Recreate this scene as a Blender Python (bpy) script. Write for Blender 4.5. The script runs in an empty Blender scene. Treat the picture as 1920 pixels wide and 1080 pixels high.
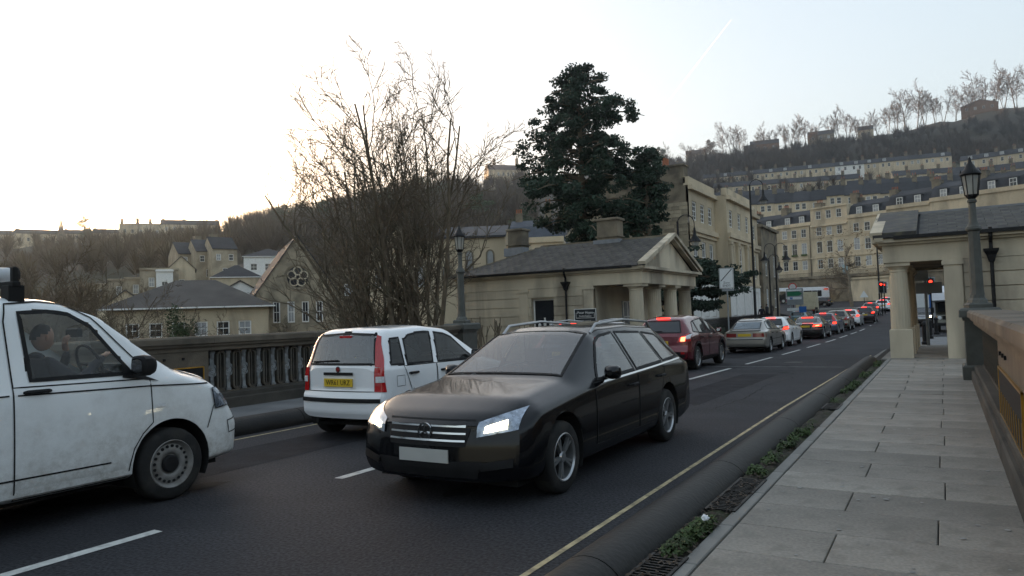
import bpy, bmesh, math, random
import numpy as np
from mathutils import Vector, Matrix
from mathutils.bvhtree import BVHTree
rng = random.Random(7)
S = bpy.context.scene
COL = S.collection
R = math.radians

# ------------------------------------------------------------------ camera
EYE = 1.6
YAW, PITCH, ROLL = R(30.5126), R(2.3076), R(1.89)
FPX = 1370.0
cf = Vector((-math.sin(YAW)*math.cos(PITCH), math.cos(YAW)*math.cos(PITCH), math.sin(PITCH)))
cr0 = Vector((math.cos(YAW), math.sin(YAW), 0))
cu0 = cr0.cross(cf)
cr = cr0*math.cos(ROLL) - cu0*math.sin(ROLL)
cu = cr0*math.sin(ROLL) + cu0*math.cos(ROLL)
cam = bpy.data.cameras.new('camera')
cam.lens = FPX/1920*36; cam.sensor_width = 36; cam.clip_start = .05; cam.clip_end = 6000
camo = bpy.data.objects.new('camera', cam); COL.objects.link(camo)
m = Matrix((cr, cu, -cf)).transposed().to_4x4(); m.translation = Vector((0, 0, EYE))
camo.matrix_world = m
S.camera = camo

# ------------------------------------------------------------------ light
SUN_EL, SUN_AZ = R(5.0), R(66)            # azimuth measured to the left of the road direction
W = bpy.data.worlds.new('World'); S.world = W; W.use_nodes = True
nt = W.node_tree; nt.nodes.clear()
wo = nt.nodes.new('ShaderNodeOutputWorld'); bg = nt.nodes.new('ShaderNodeBackground')
sk = nt.nodes.new('ShaderNodeTexSky'); sk.sky_type = 'NISHITA'; sk.sun_disc = False
sk.sun_elevation = SUN_EL; sk.sun_rotation = -SUN_AZ
sk.air_density = 1.0; sk.dust_density = 2.2; sk.ozone_density = 1.6; sk.altitude = 40
hs = nt.nodes.new('ShaderNodeHueSaturation'); hs.inputs['Saturation'].default_value = 1.0
gm = nt.nodes.new('ShaderNodeGamma'); gm.inputs[1].default_value = .42      # compresses the sky's brightness so the ground is lighter against it
nt.links.new(sk.outputs[0], gm.inputs[0]); nt.links.new(gm.outputs[0], hs.inputs['Color']); nt.links.new(hs.outputs[0], bg.inputs[0])
bg.inputs[1].default_value = .15
nt.links.new(bg.outputs[0], wo.inputs[0])
sl = bpy.data.lights.new('sun', 'SUN'); sl.energy = 3.0; sl.angle = R(.6); sl.color = (1, .62, .34)
slo = bpy.data.objects.new('sun', sl); COL.objects.link(slo)
sdir = Vector((-math.sin(SUN_AZ)*math.cos(SUN_EL), math.cos(SUN_AZ)*math.cos(SUN_EL), math.sin(SUN_EL)))
slo.rotation_euler = sdir.to_track_quat('Z', 'Y').to_euler(); slo.location = sdir*900
S.view_settings.view_transform = 'Standard'; S.view_settings.look = 'None'
S.view_settings.gamma = 1; S.view_settings.use_curve_mapping = False
S.view_settings.exposure = 2.45

# ------------------------------------------------------------------ mesh helpers
def ray(x, y):
    return cf + cr*((x-960)/FPX) - cu*((y-540)/FPX)
def at(x, y, D):
    return Vector((0, 0, EYE)) + ray(x, y)*D
def onx(x, y, X):
    d = ray(x, y); return Vector((0, 0, EYE)) + d*(X/d.x)
def ony(x, y, Y):
    d = ray(x, y); return Vector((0, 0, EYE)) + d*(Y/d.y)
def hor(x):
    """the point on the ground plan at column x of the view, per metre of depth"""
    y = 568.53-(x-1769.4)*.033
    d = ray(x, y); return Vector((d.x, d.y, 0))/(Vector((d.x, d.y, 0)).dot(Vector((-math.sin(YAW), math.cos(YAW), 0))))

class MB:
    def __init__(s): s.v = []; s.f = []; s.m = []
    def add(s, vs, fs, mi=0):
        o = len(s.v); s.v.extend([tuple(p) for p in vs])
        for f in fs: s.f.append(tuple(i+o for i in f)); s.m.append(mi)
        return s
    def box(s, x0, y0, z0, x1, y1, z1, mi=0):
        return s.add([(x0,y0,z0),(x1,y0,z0),(x1,y1,z0),(x0,y1,z0),(x0,y0,z1),(x1,y0,z1),(x1,y1,z1),(x0,y1,z1)],
              [(0,3,2,1),(4,5,6,7),(0,1,5,4),(1,2,6,5),(2,3,7,6),(3,0,4,7)], mi)
    def cbox(s, x0, y0, z0, x1, y1, z1, c=.01, mi=0):
        """a box whose top edges are chamfered"""
        return s.add([(x0,y0,z0),(x1,y0,z0),(x1,y1,z0),(x0,y1,z0),(x0,y0,z1-c),(x1,y0,z1-c),(x1,y1,z1-c),(x0,y1,z1-c),
              (x0+c,y0+c,z1),(x1-c,y0+c,z1),(x1-c,y1-c,z1),(x0+c,y1-c,z1)],
              [(0,3,2,1),(0,1,5,4),(1,2,6,5),(2,3,7,6),(3,0,4,7),(4,5,9,8),(5,6,10,9),(6,7,11,10),(7,4,8,11),(8,9,10,11)], mi)
    def beam(s, p0, p1, w, h, mi=0):
        p0, p1 = Vector(p0), Vector(p1); d = (p1-p0).normalized()
        a = d.cross(Vector((0,0,1)));
        if a.length < 1e-4: a = Vector((1,0,0))
        a = a.normalized()*w/2; b = a.cross(d).normalized()*h/2
        vs = [p+q for p in (p0,p1) for q in (-a-b, a-b, a+b, -a+b)]
        return s.add(vs, [(0,1,2,3),(7,6,5,4),(0,4,5,1),(1,5,6,2),(2,6,7,3),(3,7,4,0)], mi)
    def tube(s, pts, rad, n=6, cap=True, mi=0):
        pts = [Vector(p) for p in pts]
        if not hasattr(rad, '__len__'): rad = [rad]*len(pts)
        o = len(s.v); up = None
        for i, p in enumerate(pts):
            t = (pts[min(i+1,len(pts)-1)]-pts[max(i-1,0)]).normalized()
            if up is None: up = t.orthogonal().normalized()
            a = (up - t*up.dot(t))
            a = a.normalized() if a.length > 1e-5 else t.orthogonal().normalized()
            up = a; b = t.cross(a)
            for k in range(n):
                an = 2*math.pi*k/n; q = p + a*(math.cos(an)*rad[i]) + b*(math.sin(an)*rad[i]); s.v.append(tuple(q))
        for i in range(len(pts)-1):
            for k in range(n):
                k2 = (k+1) % n
                s.f.append((o+i*n+k, o+i*n+k2, o+(i+1)*n+k2, o+(i+1)*n+k)); s.m.append(mi)
        if cap:
            s.f.append(tuple(o+k for k in reversed(range(n)))); s.m.append(mi)
            e = o+(len(pts)-1)*n; s.f.append(tuple(e+k for k in range(n))); s.m.append(mi)
        return s
    def lathe(s, prof, n=16, c=(0,0,0), axis='z', cap=True, mi=0, flute=None):
        o = len(s.v)
        for r, z in prof:
            for k in range(n):
                an = 2*math.pi*k/n
                rr = r*(flute(k) if flute else 1)
                a, b = math.cos(an)*rr, math.sin(an)*rr
                p = {'z': (a, b, z), 'y': (b, z, a), 'x': (z, a, b)}[axis]
                s.v.append((p[0]+c[0], p[1]+c[1], p[2]+c[2]))
        for i in range(len(prof)-1):
            for k in range(n):
                k2 = (k+1) % n
                s.f.append((o+i*n+k, o+i*n+k2, o+(i+1)*n+k2, o+(i+1)*n+k)); s.m.append(mi)
        if cap:
            s.f.append(tuple(o+k for k in reversed(range(n)))); s.m.append(mi)
            e = o+(len(prof)-1)*n; s.f.append(tuple(e+k for k in range(n))); s.m.append(mi)
        return s
    def prism(s, poly, a, b, plane='xz', mi=0):
        """extrude a polygon given in a plane from a to b along the third axis"""
        n = len(poly)
        def P(u, v, w): return {'xz': (u, w, v), 'yz': (w, u, v), 'xy': (u, v, w)}[plane]
        vs = [P(u, v, a) for u, v in poly]+[P(u, v, b) for u, v in poly]
        fs = [tuple(range(n)), tuple(reversed(range(n, 2*n)))]+[(i, i+n, (i+1) % n+n, (i+1) % n) for i in range(n)]
        return s.add(vs, fs, mi)
    def wall(s, x0, x1, z0, z1, ops=(), y=0., depth=.15, mi=0, rmi=None):
        """a wall sheet in the xz plane at y, facing -y, with recessed rectangular openings (a,b,c,d)=(x0,x1,z0,z1)"""
        xs = sorted({x0, x1, *[o[0] for o in ops], *[o[1] for o in ops]})
        zs = sorted({z0, z1, *[o[2] for o in ops], *[o[3] for o in ops]})
        for i in range(len(xs)-1):
            for j in range(len(zs)-1):
                cx, cz = (xs[i]+xs[i+1])/2, (zs[j]+zs[j+1])/2
                if any(o[0] < cx < o[1] and o[2] < cz < o[3] for o in ops): continue
                s.add([(xs[i],y,zs[j]),(xs[i+1],y,zs[j]),(xs[i+1],y,zs[j+1]),(xs[i],y,zs[j+1])], [(0,1,2,3)], mi)
        for a, b, c, d in ops:
            r = mi if rmi is None else rmi
            y2 = y+depth
            s.add([(a,y,c),(b,y,c),(b,y2,c),(a,y2,c)], [(0,3,2,1)], r); s.add([(a,y,d),(b,y,d),(b,y2,d),(a,y2,d)], [(0,1,2,3)], r)
            s.add([(a,y,c),(a,y2,c),(a,y2,d),(a,y,d)], [(0,1,2,3)], r); s.add([(b,y,c),(b,y2,c),(b,y2,d),(b,y,d)], [(0,3,2,1)], r)
            s.add([(a,y2,c),(b,y2,c),(b,y2,d),(a,y2,d)], [(0,1,2,3)], r)
        return s
    def mesh(s, name, mats, smooth=False, sharp=35):
        me = bpy.data.meshes.new(name); me.from_pydata(s.v, [], s.f)
        if not isinstance(mats, (list, tuple)): mats = [mats]
        for m_ in mats: me.materials.append(m_)
        if len(mats) > 1: me.polygons.foreach_set('material_index', s.m)
        if smooth:
            me.polygons.foreach_set('use_smooth', [True]*len(me.polygons)); me.update()
            if sharp: me.set_sharp_from_angle(angle=R(sharp))
        me.update(); return me
    def build(s, name, mats, parent=None, smooth=False, loc=None, sharp=35):
        return ob(name, s.mesh(name, mats, smooth, sharp), parent, loc)
def ob(name, me, parent=None, loc=None, rz=None):
    o = bpy.data.objects.new(name, me); COL.objects.link(o)
    if parent: o.parent = parent
    if loc is not None: o.location = loc
    if rz is not None: o.rotation_euler = (0, 0, rz)
    return o
def thing(name, label, cat, loc=(0,0,0), rz=0., group=None):
    o = ob(name, None, None, loc, rz); o['label'] = label; o['category'] = cat
    if group: o['group'] = group
    return o
def tag(o, label, cat, group=None, kind=None):
    if label: o['label'] = label
    if cat: o['category'] = cat
    if group: o['group'] = group
    if kind: o['kind'] = kind
    return o
def struct(o): o['kind'] = 'structure'; return o
def stuff(o): o['kind'] = 'stuff'; return o
def kids(o): return list(o.children)
def dup(root, loc, rz=None, scale=None, label=None, group=None):
    c = root.copy(); COL.objects.link(c); c.location = loc
    if rz is not None: c.rotation_euler = (0, 0, rz)
    if scale is not None: c.scale = (scale,)*3 if not hasattr(scale, '__len__') else scale
    if label: c['label'] = label
    if group: c['group'] = group
    for ch in root.children:
        d = ch.copy(); COL.objects.link(d); d.parent = c
        for g in ch.children:
            e = g.copy(); COL.objects.link(e); e.parent = d
    return c

# ------------------------------------------------------------------ materials
def mat(name, col, rough=.85, var=.2, scale=2., bump=.0, bscale=30., metal=0., spec=.4, stain=None, sscale=.6, samt=.5,
        coat=0., rand=0., emit=None, estr=0., fine=0., stretch=None, alpha=None):
    m_ = bpy.data.materials.new(name); m_.use_nodes = True; t = m_.node_tree; N = t.nodes; Lk = t.links
    b = N['Principled BSDF']; b.inputs['Roughness'].default_value = rough; b.inputs['Metallic'].default_value = metal
    b.inputs['Specular IOR Level'].default_value = spec; b.inputs['Coat Weight'].default_value = coat
    b.inputs['Coat Roughness'].default_value = .04
    c4 = (*col, 1); b.inputs['Base Color'].default_value = c4
    if emit: b.inputs['Emission Color'].default_value = (*emit, 1); b.inputs['Emission Strength'].default_value = estr
    tc = N.new('ShaderNodeTexCoord'); src = tc.outputs['Object']
    if stretch:
        mp = N.new('ShaderNodeMapping'); mp.inputs['Scale'].default_value = stretch; Lk.new(src, mp.inputs[0]); src = mp.outputs[0]
    cur = None
    def noise(sc, det=4, dist=0.):
        n = N.new('ShaderNodeTexNoise'); n.inputs['Scale'].default_value = sc; n.inputs['Detail'].default_value = det
        n.inputs['Distortion'].default_value = dist; Lk.new(src, n.inputs['Vector']); return n
    if var or stain or rand or fine:
        n = noise(scale, 5); mr = N.new('ShaderNodeMapRange'); mr.inputs[1].default_value = .3; mr.inputs[2].default_value = .7
        mr.inputs[3].default_value = 1-var; mr.inputs[4].default_value = 1+var; Lk.new(n.outputs[0], mr.inputs[0])
        val = mr.outputs[0]
        if fine:
            n2 = noise(bscale, 2); m2 = N.new('ShaderNodeMapRange'); m2.inputs[1].default_value = .3; m2.inputs[2].default_value = .7
            m2.inputs[3].default_value = 1-fine; m2.inputs[4].default_value = 1+fine; Lk.new(n2.outputs[0], m2.inputs[0])
            mu = N.new('ShaderNodeMath'); mu.operation = 'MULTIPLY'; Lk.new(val, mu.inputs[0]); Lk.new(m2.outputs[0], mu.inputs[1]); val = mu.outputs[0]
        if rand:
            oi = N.new('ShaderNodeObjectInfo'); m3 = N.new('ShaderNodeMapRange'); m3.inputs[3].default_value = 1-rand; m3.inputs[4].default_value = 1+rand
            Lk.new(oi.outputs['Random'], m3.inputs[0])
            mu = N.new('ShaderNodeMath'); mu.operation = 'MULTIPLY'; Lk.new(val, mu.inputs[0]); Lk.new(m3.outputs[0], mu.inputs[1]); val = mu.outputs[0]
        vm = N.new('ShaderNodeVectorMath'); vm.operation = 'SCALE'; vm.inputs[0].default_value = col; Lk.new(val, vm.inputs['Scale'])
        cur = vm.outputs[0]
        if stain:
            n4 = noise(sscale, 6, .4); rp = N.new('ShaderNodeMapRange'); rp.inputs[1].default_value = .48; rp.inputs[2].default_value = .66
            rp.inputs[4].default_value = samt; Lk.new(n4.outputs[0], rp.inputs[0])
            mx = N.new('ShaderNodeMix'); mx.data_type = 'RGBA'; mx.inputs[7].default_value = (*stain, 1)
            Lk.new(rp.outputs[0], mx.inputs[0]); Lk.new(cur, mx.inputs[6]); cur = mx.outputs[2]
        Lk.new(cur, b.inputs['Base Color'])
    if bump:
        nb = noise(bscale, 4); bp = N.new('ShaderNodeBump'); bp.inputs['Strength'].default_value = bump; bp.inputs['Distance'].default_value = .02
        Lk.new(nb.outputs[0], bp.inputs['Height']); Lk.new(bp.outputs[0], b.inputs['Normal'])
    return m_
def glassmat(name, tint, ior=1.5, rough=.0, haze=0.):
    m_ = bpy.data.materials.new(name); m_.use_nodes = True; t = m_.node_tree; N = t.nodes; N.clear()
    o = N.new('ShaderNodeOutputMaterial'); tr = N.new('ShaderNodeBsdfTransparent'); tr.inputs[0].default_value = (*tint, 1)
    gl = N.new('ShaderNodeBsdfGlossy'); gl.inputs['Roughness'].default_value = rough
    lw = N.new('ShaderNodeLayerWeight'); lw.inputs[0].default_value = .5; pw = N.new('ShaderNodeMath'); pw.operation = 'POWER'; pw.inputs[1].default_value = 5.
    fr = N.new('ShaderNodeMath'); fr.operation = 'MULTIPLY_ADD'; r0 = 2*((ior-1)/(ior+1))**2; fr.inputs[1].default_value = 1-r0; fr.inputs[2].default_value = r0
    t.links.new(lw.outputs['Facing'], pw.inputs[0]); t.links.new(pw.outputs[0], fr.inputs[0]); mx = N.new('ShaderNodeMixShader')
    t.links.new(fr.outputs[0], mx.inputs[0]); t.links.new(tr.outputs[0], mx.inputs[1]); t.links.new(gl.outputs[0], mx.inputs[2])
    last = mx.outputs[0]
    if haze:
        df = N.new('ShaderNodeBsdfDiffuse'); df.inputs[0].default_value = (.5,.5,.47,1); m2 = N.new('ShaderNodeMixShader'); m2.inputs[0].default_value = haze
        t.links.new(last, m2.inputs[1]); t.links.new(df.outputs[0], m2.inputs[2]); last = m2.outputs[0]
    t.links.new(last, o.inputs[0]); return m_

A = {}
A['asphalt'] = mat('asphalt', (.036,.036,.04), .75, .4, .35, .6, 38, spec=.15, fine=.6, stain=(.022,.022,.025), sscale=.35, samt=.8)
A['soil'] = mat('soil', (.033,.029,.02), .95, .4, 8, .6, 40, stain=(.03,.045,.012), sscale=2.2, samt=.9)
A['flag'] = mat('flagstone', (.235,.218,.19), .8, .22, 1.1, .2, 45, rand=.2, fine=.16, stain=(.13,.122,.105), sscale=4.5, samt=.5)
A['joint'] = mat('joint_mortar', (.028,.026,.023), .95, .3, 6)
A['kerbiron'] = mat('kerb_black_iron', (.01,.0098,.0095), .52, .4, 1.6, .25, 25, spec=.2, stain=(.018,.017,.015), sscale=3, samt=.4)
A['kerb'] = mat('kerb_stone', (.2,.195,.18), .85, .2, 2, .2, 40)
A['yellow'] = mat('yellow_line_paint', (.42,.345,.2), .75, .35, 7, .1, 60, stain=(.1,.085,.06), sscale=9, samt=.6)
A['whiteline'] = mat('white_line_paint', (.56,.56,.53), .7, .2, 7, .1, 60, stain=(.16,.16,.16), sscale=7, samt=.6)
A['stone'] = mat('bath_stone', (.53,.46,.345), .9, .16, 1.1, .15, 35, stain=(.19,.16,.125), sscale=.8, samt=.75, rand=.11, stretch=(1,1,.3))
A['stonepale'] = mat('pale_bath_stone', (.55,.455,.32), .9, .14, .6, .1, 30, stain=(.22,.18,.13), sscale=.5, samt=.65, rand=.13, stretch=(1,1,.3))
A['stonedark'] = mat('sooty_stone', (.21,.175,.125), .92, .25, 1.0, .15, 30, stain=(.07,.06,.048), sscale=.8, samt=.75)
A['stoneparapet'] = mat('parapet_stone', (.12,.1,.076), .9, .3, 1.6, .2, 30, stain=(.05,.044,.036), sscale=1.2, samt=.7)
A['iron'] = mat('parapet_iron', (.06,.055,.046), .75, .35, 3, .2, 30, stain=(.12,.09,.055), sscale=4, samt=.5)
A['ironlight'] = mat('flaking_grey_iron', (.2,.215,.22), .7, .3, 9, .2, 30, stain=(.06,.05,.04), sscale=7, samt=.8)
A['gold'] = mat('gilding', (.5,.29,.05), .3, .15, 6, metal=.85)
A['black'] = mat('black_paint', (.008,.008,.009), .5, .2, 3, spec=.25)
A['slate'] = mat('slate', (.042,.039,.037), .75, .35, 2.5, .3, 22, rand=.42, stain=(.13,.12,.065), sscale=3.2, samt=.5)
A['slatefar'] = mat('dark_slate_roof', (.036,.037,.042), .8, .25, .8, .2, 8, rand=.25)
A['slatebrown'] = mat('brown_tile_roof', (.075,.066,.06), .85, .25, .5, .2, 6, rand=.15)
A['lead'] = mat('lead_sheet', (.2,.21,.225), .6, .2, 3)
A['whitepaint'] = mat('white_window_paint', (.72,.71,.68), .55, .08, 3)
A['pane'] = mat('dark_window_pane', (.022,.025,.03), .06, 0, spec=.6)
A['panebright'] = mat('curtained_window_pane', (.3,.31,.32), .15, .3, 1.2, spec=.6)
A['pot'] = mat('terracotta_pot', (.33,.12,.06), .85, .2, 4, rand=.2)
A['bark'] = mat('bare_bark', (.14,.108,.075), .9, .3, 3, .3, 14, stain=(.06,.065,.035), sscale=2, samt=.5)
A['twig'] = mat('brown_twig', (.1,.058,.034), .9, .3, 2)
A['needle'] = mat('dark_green_needles', (.026,.048,.03), .8, .4, .7, rand=.1)
A['cedar'] = mat('cedar_needles', (.022,.04,.026), .8, .4, .8)
A['leaf'] = mat('evergreen_leaf', (.045,.07,.024), .7, .45, 1.5, rand=.25)
A['weed'] = mat('weed_leaf', (.04,.068,.016), .7, .5, 6)
A['hill'] = mat('hill_scrub', (.07,.056,.04), .95, .35, .05, .4, .6, stain=(.035,.045,.022), sscale=.02, samt=.7)
A['brush'] = mat('winter_wood', (.075,.056,.042), .95, .45, .03)
A['water'] = mat('river_water', (.02,.025,.022), .12, .2, .2, .2, 1.2, spec=.6)

b_ = MB().box(-1700,-420,-12,1400,1700,240)
hz = bpy.data.materials.new('haze_air'); hz.use_nodes = True; t_ = hz.node_tree; t_.nodes.clear(); o_ = t_.nodes.new('ShaderNodeOutputMaterial'); pv_ = t_.nodes.new('ShaderNodeVolumePrincipled')
pv_.inputs['Color'].default_value = (.93,.94,.97,1); pv_.inputs['Density'].default_value = .00042; pv_.inputs['Anisotropy'].default_value = .86
t_.links.new(pv_.outputs[0], o_.inputs['Volume'])
stuff(b_.build('haze', hz))
# ------------------------------------------------------------------ terrain
TX = [-900, -400, 0, 250, 450, 600, 850, 1000, 1270, 1430, 1600, 1800, 1920, 2300]
TD = [40, 95, 128, 165, 220, 300, 370, 440, 505, 700]
TZ = {-900:[-4,-3,0,5,14,28,40,50,56,60], -400:[-4,-3,0,6,15,30,42,52,57,60], 0:[-4,-3,1,8,17,31,44,54,58,60],
 250:[-4,-3,4,12,20,33,45,54,56,58], 450:[-4,-3,5,14,22,34,48,58,60,62], 600:[-4,-3,4,12,22,38,56,68,72,74],
 850:[-4,-3,3,10,22,44,64,78,84,88], 1000:[-4,-3,3,10,22,46,66,86,96,100], 1270:[-1,-.6,4,12,26,48,64,86,104,110],
 1430:[-.6,-.6,5,12,26,48,64,88,112,116], 1600:[-.6,-.6,5,12,26,47,64,88,118,122], 1800:[-.6,-.6,5,12,25,47,67,92,128,132],
 1920:[-.6,-.6,5,11,24,46,68,96,137,140], 2300:[-.6,-.6,5,11,24,46,70,100,142,146]}
for x in TX:                                # the junction shelf below the terrace
    v = TZ[x]; v.insert(3, v[2]+(v[3]-v[2])*.55)
    if x >= 1270: v[1], v[2], v[3], v[4] = -.5, .2, 1.6, 7.0
TD.insert(3, 150)
TZA = np.array([TZ[x] for x in TX], float)
fh = np.array([-math.sin(YAW), math.cos(YAW)]); rh = np.array([math.cos(YAW), math.sin(YAW)])
TT = []
for x in TX:
    h = hor(x); TT.append(h.x*rh[0]+h.y*rh[1])
TT = np.array(TT)
def smooth_step(a, b, x):
    t = np.clip((x-a)/(b-a), 0, 1); return t*t*(3-2*t)
def terrain(X, Y):
    X = np.asarray(X, float); Y = np.asarray(Y, float)
    D = X*fh[0]+Y*fh[1]; L = X*rh[0]+Y*rh[1]
    Dc = np.maximum(D, 25); t = np.clip(L/Dc, TT[0], TT[-1])
    i = np.clip(np.searchsorted(TT, t)-1, 0, len(TX)-2); u = (t-TT[i])/(TT[i+1]-TT[i]); u = u*u*(3-2*u)*.5+u*.5
    dd = np.clip(Dc, TD[0], TD[-1]); j = np.clip(np.searchsorted(TD, dd)-1, 0, len(TD)-2)
    td = np.array(TD, float); w = (dd-td[j])/(td[j+1]-td[j])
    z = (TZA[i,j]*(1-u)+TZA[i+1,j]*u)*(1-w)+(TZA[i,j+1]*(1-u)+TZA[i+1,j+1]*u)*w
    z = z + np.where(D > 200, 1.6*np.sin(X*.05)*np.cos(Y*.043)+.9*np.sin(X*.13+Y*.11), 0)
    rad = np.hypot(X, Y); off = np.maximum(smooth_step(.05, .6, (L/np.maximum(np.abs(D), 1)-TT[-1])*np.sign(D+1e-6)), D < 0)   # unseen hills ring the valley, added to darken the low sky in reflections
    z = np.maximum(z, np.where(off > 0, (smooth_step(70, 420, rad)*95-6)*off-8*(1-off), -99))
    river = smooth_step(26, 12, Y)*smooth_step(130, 60, np.abs(X))           # the river under the bridge, towards the camera
    z = np.where(Y < 26, np.minimum(z, -.7)*(1-river)-8.5*river, z)
    return z
def tz(X, Y): return float(terrain(X, Y))
gx = np.concatenate([np.arange(-1500,-700,40), np.arange(-700,480,8), np.arange(480,1200,40)]); gy = np.concatenate([np.arange(-400,-20,40), np.arange(-20,640,8), np.arange(640,1500,40)])
GX, GY = np.meshgrid(gx, gy); GZ = terrain(GX, GY)
b = MB(); b.v = list(zip(GX.ravel().tolist(), GY.ravel().tolist(), GZ.ravel().tolist()))
nx_ = len(gx)
b.f = [(j*nx_+i, j*nx_+i+1, (j+1)*nx_+i+1, (j+1)*nx_+i) for j in range(len(gy)-1) for i in range(nx_-1)]; b.m = [0]*len(b.f)
struct(b.build('hillside_terrain', A['hill'], smooth=True, sharp=0))
b = MB(); b.add([(-500,-390,-5),(400,-390,-5),(400,17,-5),(-500,17,-5)], [(0,1,2,3)]); struct(b.build('river_water', A['water']))

# ------------------------------------------------------------------ road
RY = [-30, 0, 12, 20, 32, 45, 60, 66, 72, 85, 105, 130, 160, 185]
RDZ = [-.2, 0, 0, -.08, -.2, -.27, -.25, -.18, -.02, .4, 1.1, 2.0, 2.8, 3.0]
def zr(Y): return float(np.interp(Y, RY, RDZ))
def strip(name, ys, xl, xr, m_, dz=0., parent=None, nx=1):
    b = MB()
    for i, y in enumerate(ys):
        for k in range(nx+1):
            x = xl(y)+(xr(y)-xl(y))*k/nx; b.v.append((x, y, zr(y)+dz))
    for i in range(len(ys)-1):
        for k in range(nx):
            a = i*(nx+1)+k; b.f.append((a, a+1, a+nx+2, a+nx+1)); b.m.append(0)
    return struct(b.build(name, m_, parent))
def rl(y): return -8.95 if y < 42 else (-8.95-5.2*min(1, (y-42)/20.) if y < 88 else (-14.2-.35*(y-88) if y < 128 else -95))
def rr(y): return -2.0 if y < 30 else (-2.0+.9*min(1, (y-30)/14.) if y < 44 else (-1.1+6*min(1,(y-44)/8.) if y < 100 else 70))
ys = [-30,-10,0,4,8,12,16,20,24,28,32,36,40,42,44,47,50,52,56,60,65,70,75,80,85,90,95,99.9,100.1,105,110,115,120,127.9,128.1,135,145,155,165,175,185]
road = strip('road', ys, rl, rr, A['asphalt'], nx=8)
CL = -5.45
y = 5.6-12.0
k = 0
def mark(y0, y1, x0, x1, m_, name='road_marking', dz=.004):
    b = MB(); n = max(1, int((y1-y0)/2)); pts = [y0+(y1-y0)*i/n for i in range(n+1)]
    for i, yy in enumerate(pts): b.v += [(x0, yy, zr(yy)+dz), (x1, yy, zr(yy)+dz)]
    b.f = [(2*i, 2*i+1, 2*i+3, 2*i+2) for i in range(n)]; b.m = [0]*n
    o = b.build(name, m_, road); return o
while y < 74:
    mark(y, y+4, CL-.055, CL+.055, A['whiteline'], 'centre_dash'); y += 6.0
mark(-10, 29, -2.34, -2.295, A['yellow'], 'yellow_line')
mark(-10, 40, -8.73, -8.675, A['yellow'], 'yellow_line')
mark(22.4, 22.55, -8.3, -2.5, mat('worn_road_joint', (.12,.12,.12), .8, .5, 6), 'road_joint')
mark(27.0, 27.1, -5.0, -2.5, A['joint'], 'road_joint')
# tarmac repair patches and a manhole cover
b = MB(); b.lathe([(.0,0),(.3,0),(.3,.006),(.0,.007)], 20, (-4.2,24.6,zr(24.6)+.003), cap=False); b.build('manhole_cover', A['kerbiron'], road)
for (x0,y0,w_,l_) in ((-8.0,4.5,1.1,5.5),(-4.6,12.5,.9,7),(-7.9,27,1.5,6)):
    mark(y0, y0+l_, x0, x0+w_, mat('tarmac_repair', (.022,.022,.025), .8, .3, 3, fine=.4, bscale=50, spec=.1), 'tarmac_patch', .0025)
crk = mat('tar_seam', (.013,.013,.014), .8, .3, 9, spec=.1)
for (x, y0, y1, w_) in ((-4.15,8.6,13,.011),(-6.9,2.5,5.,.009),(-3.3,12,19,.01),(-5.2,17,30,.012)):
    b = MB(); yy = y0; xx = x
    while yy < y1:
        ww = w_*rng.uniform(.3,1.2); b.v += [(xx-ww, yy, zr(yy)+.0032), (xx+ww, yy, zr(yy)+.0032)]; xx += rng.uniform(-.035,.035); yy += rng.uniform(.06,.2)
    n_ = len(b.v)//2; b.f = [(2*i,2*i+1,2*i+3,2*i+2) for i in range(n_-1)]; b.m = [0]*(n_-1); b.build('tar_seam', crk, road)
oil = mat('oil_stain', (.018,.018,.019), .7, .3, 4, spec=.08)
for _ in range(26):
    x, y = rng.choice((-7.1,-3.9))+rng.gauss(0,.25), rng.uniform(1.5,26); r_ = rng.uniform(.03,.16); n_ = 11; b = MB(); b.v = [(x+r_*rng.uniform(.6,1.2)*math.cos(6.283*k/n_), y+1.8*r_*rng.uniform(.6,1.2)*math.sin(6.283*k/n_), zr(y)+.0036) for k in range(n_)]; b.f = [tuple(range(n_))]; b.m = [0]; b.build('oil_stain', oil, road)
PZ = .15
def pave(y): return PZ+zr(y)
# the bridge deck under everything
b = MB(); b.box(-12.2,-40,-1.6,1.2,25,-.62); struct(b.build('bridge_deck', A['stonedark']))
# ------------------------------------------------------------------ right pavement with its flags
b = MB(); b.box(-1.72,-6,-.6,.8,30,PZ-.03); pv = struct(b.build('pavement', A['joint']))
rowh = .6; PL, PR = -1.28, .44
meshes = {}
y = -.9; r = 0
while y < 29.5:
    cuts = [PL, PL+.62+.02*math.sin(r*2.1), PR] if r % 2 else [PL, PL+1.2+.02*math.sin(r*1.7), PR]
    for a, c in zip(cuts[:-1], cuts[1:]):
        g = .007; dz = rng.uniform(-.003, .003)
        bb = MB(); cx, cy = (a+c)/2, y+rowh/2
        bb.cbox(a-cx+g/2, -rowh/2+g/2, -.05, c-cx-g/2, rowh/2-g/2, 0, .005)
        o = bb.build('paving_slab', A['flag'], pv); o.location = (cx, cy, PZ+dz); o.rotation_euler = (rng.uniform(-.003,.003), rng.uniform(-.003,.003), 0)
    y += rowh; r += 1
b = MB()
for _ in range(150):
    x, y, r_ = rng.uniform(PL,PR-.03), rng.uniform(.5,16), rng.uniform(.008,.022); n_ = 7; o_ = len(b.v)
    b.v += [(x+r_*rng.uniform(.7,1.2)*math.cos(6.283*k/n_), y+r_*rng.uniform(.7,1.2)*math.sin(6.283*k/n_), PZ+.0055) for k in range(n_)]; b.f.append(tuple(range(o_,o_+n_))); b.m.append(0)
stuff(b.build('trodden_gum', mat('grey_gum', (.26,.26,.25), .9, .4, 3)))
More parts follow.
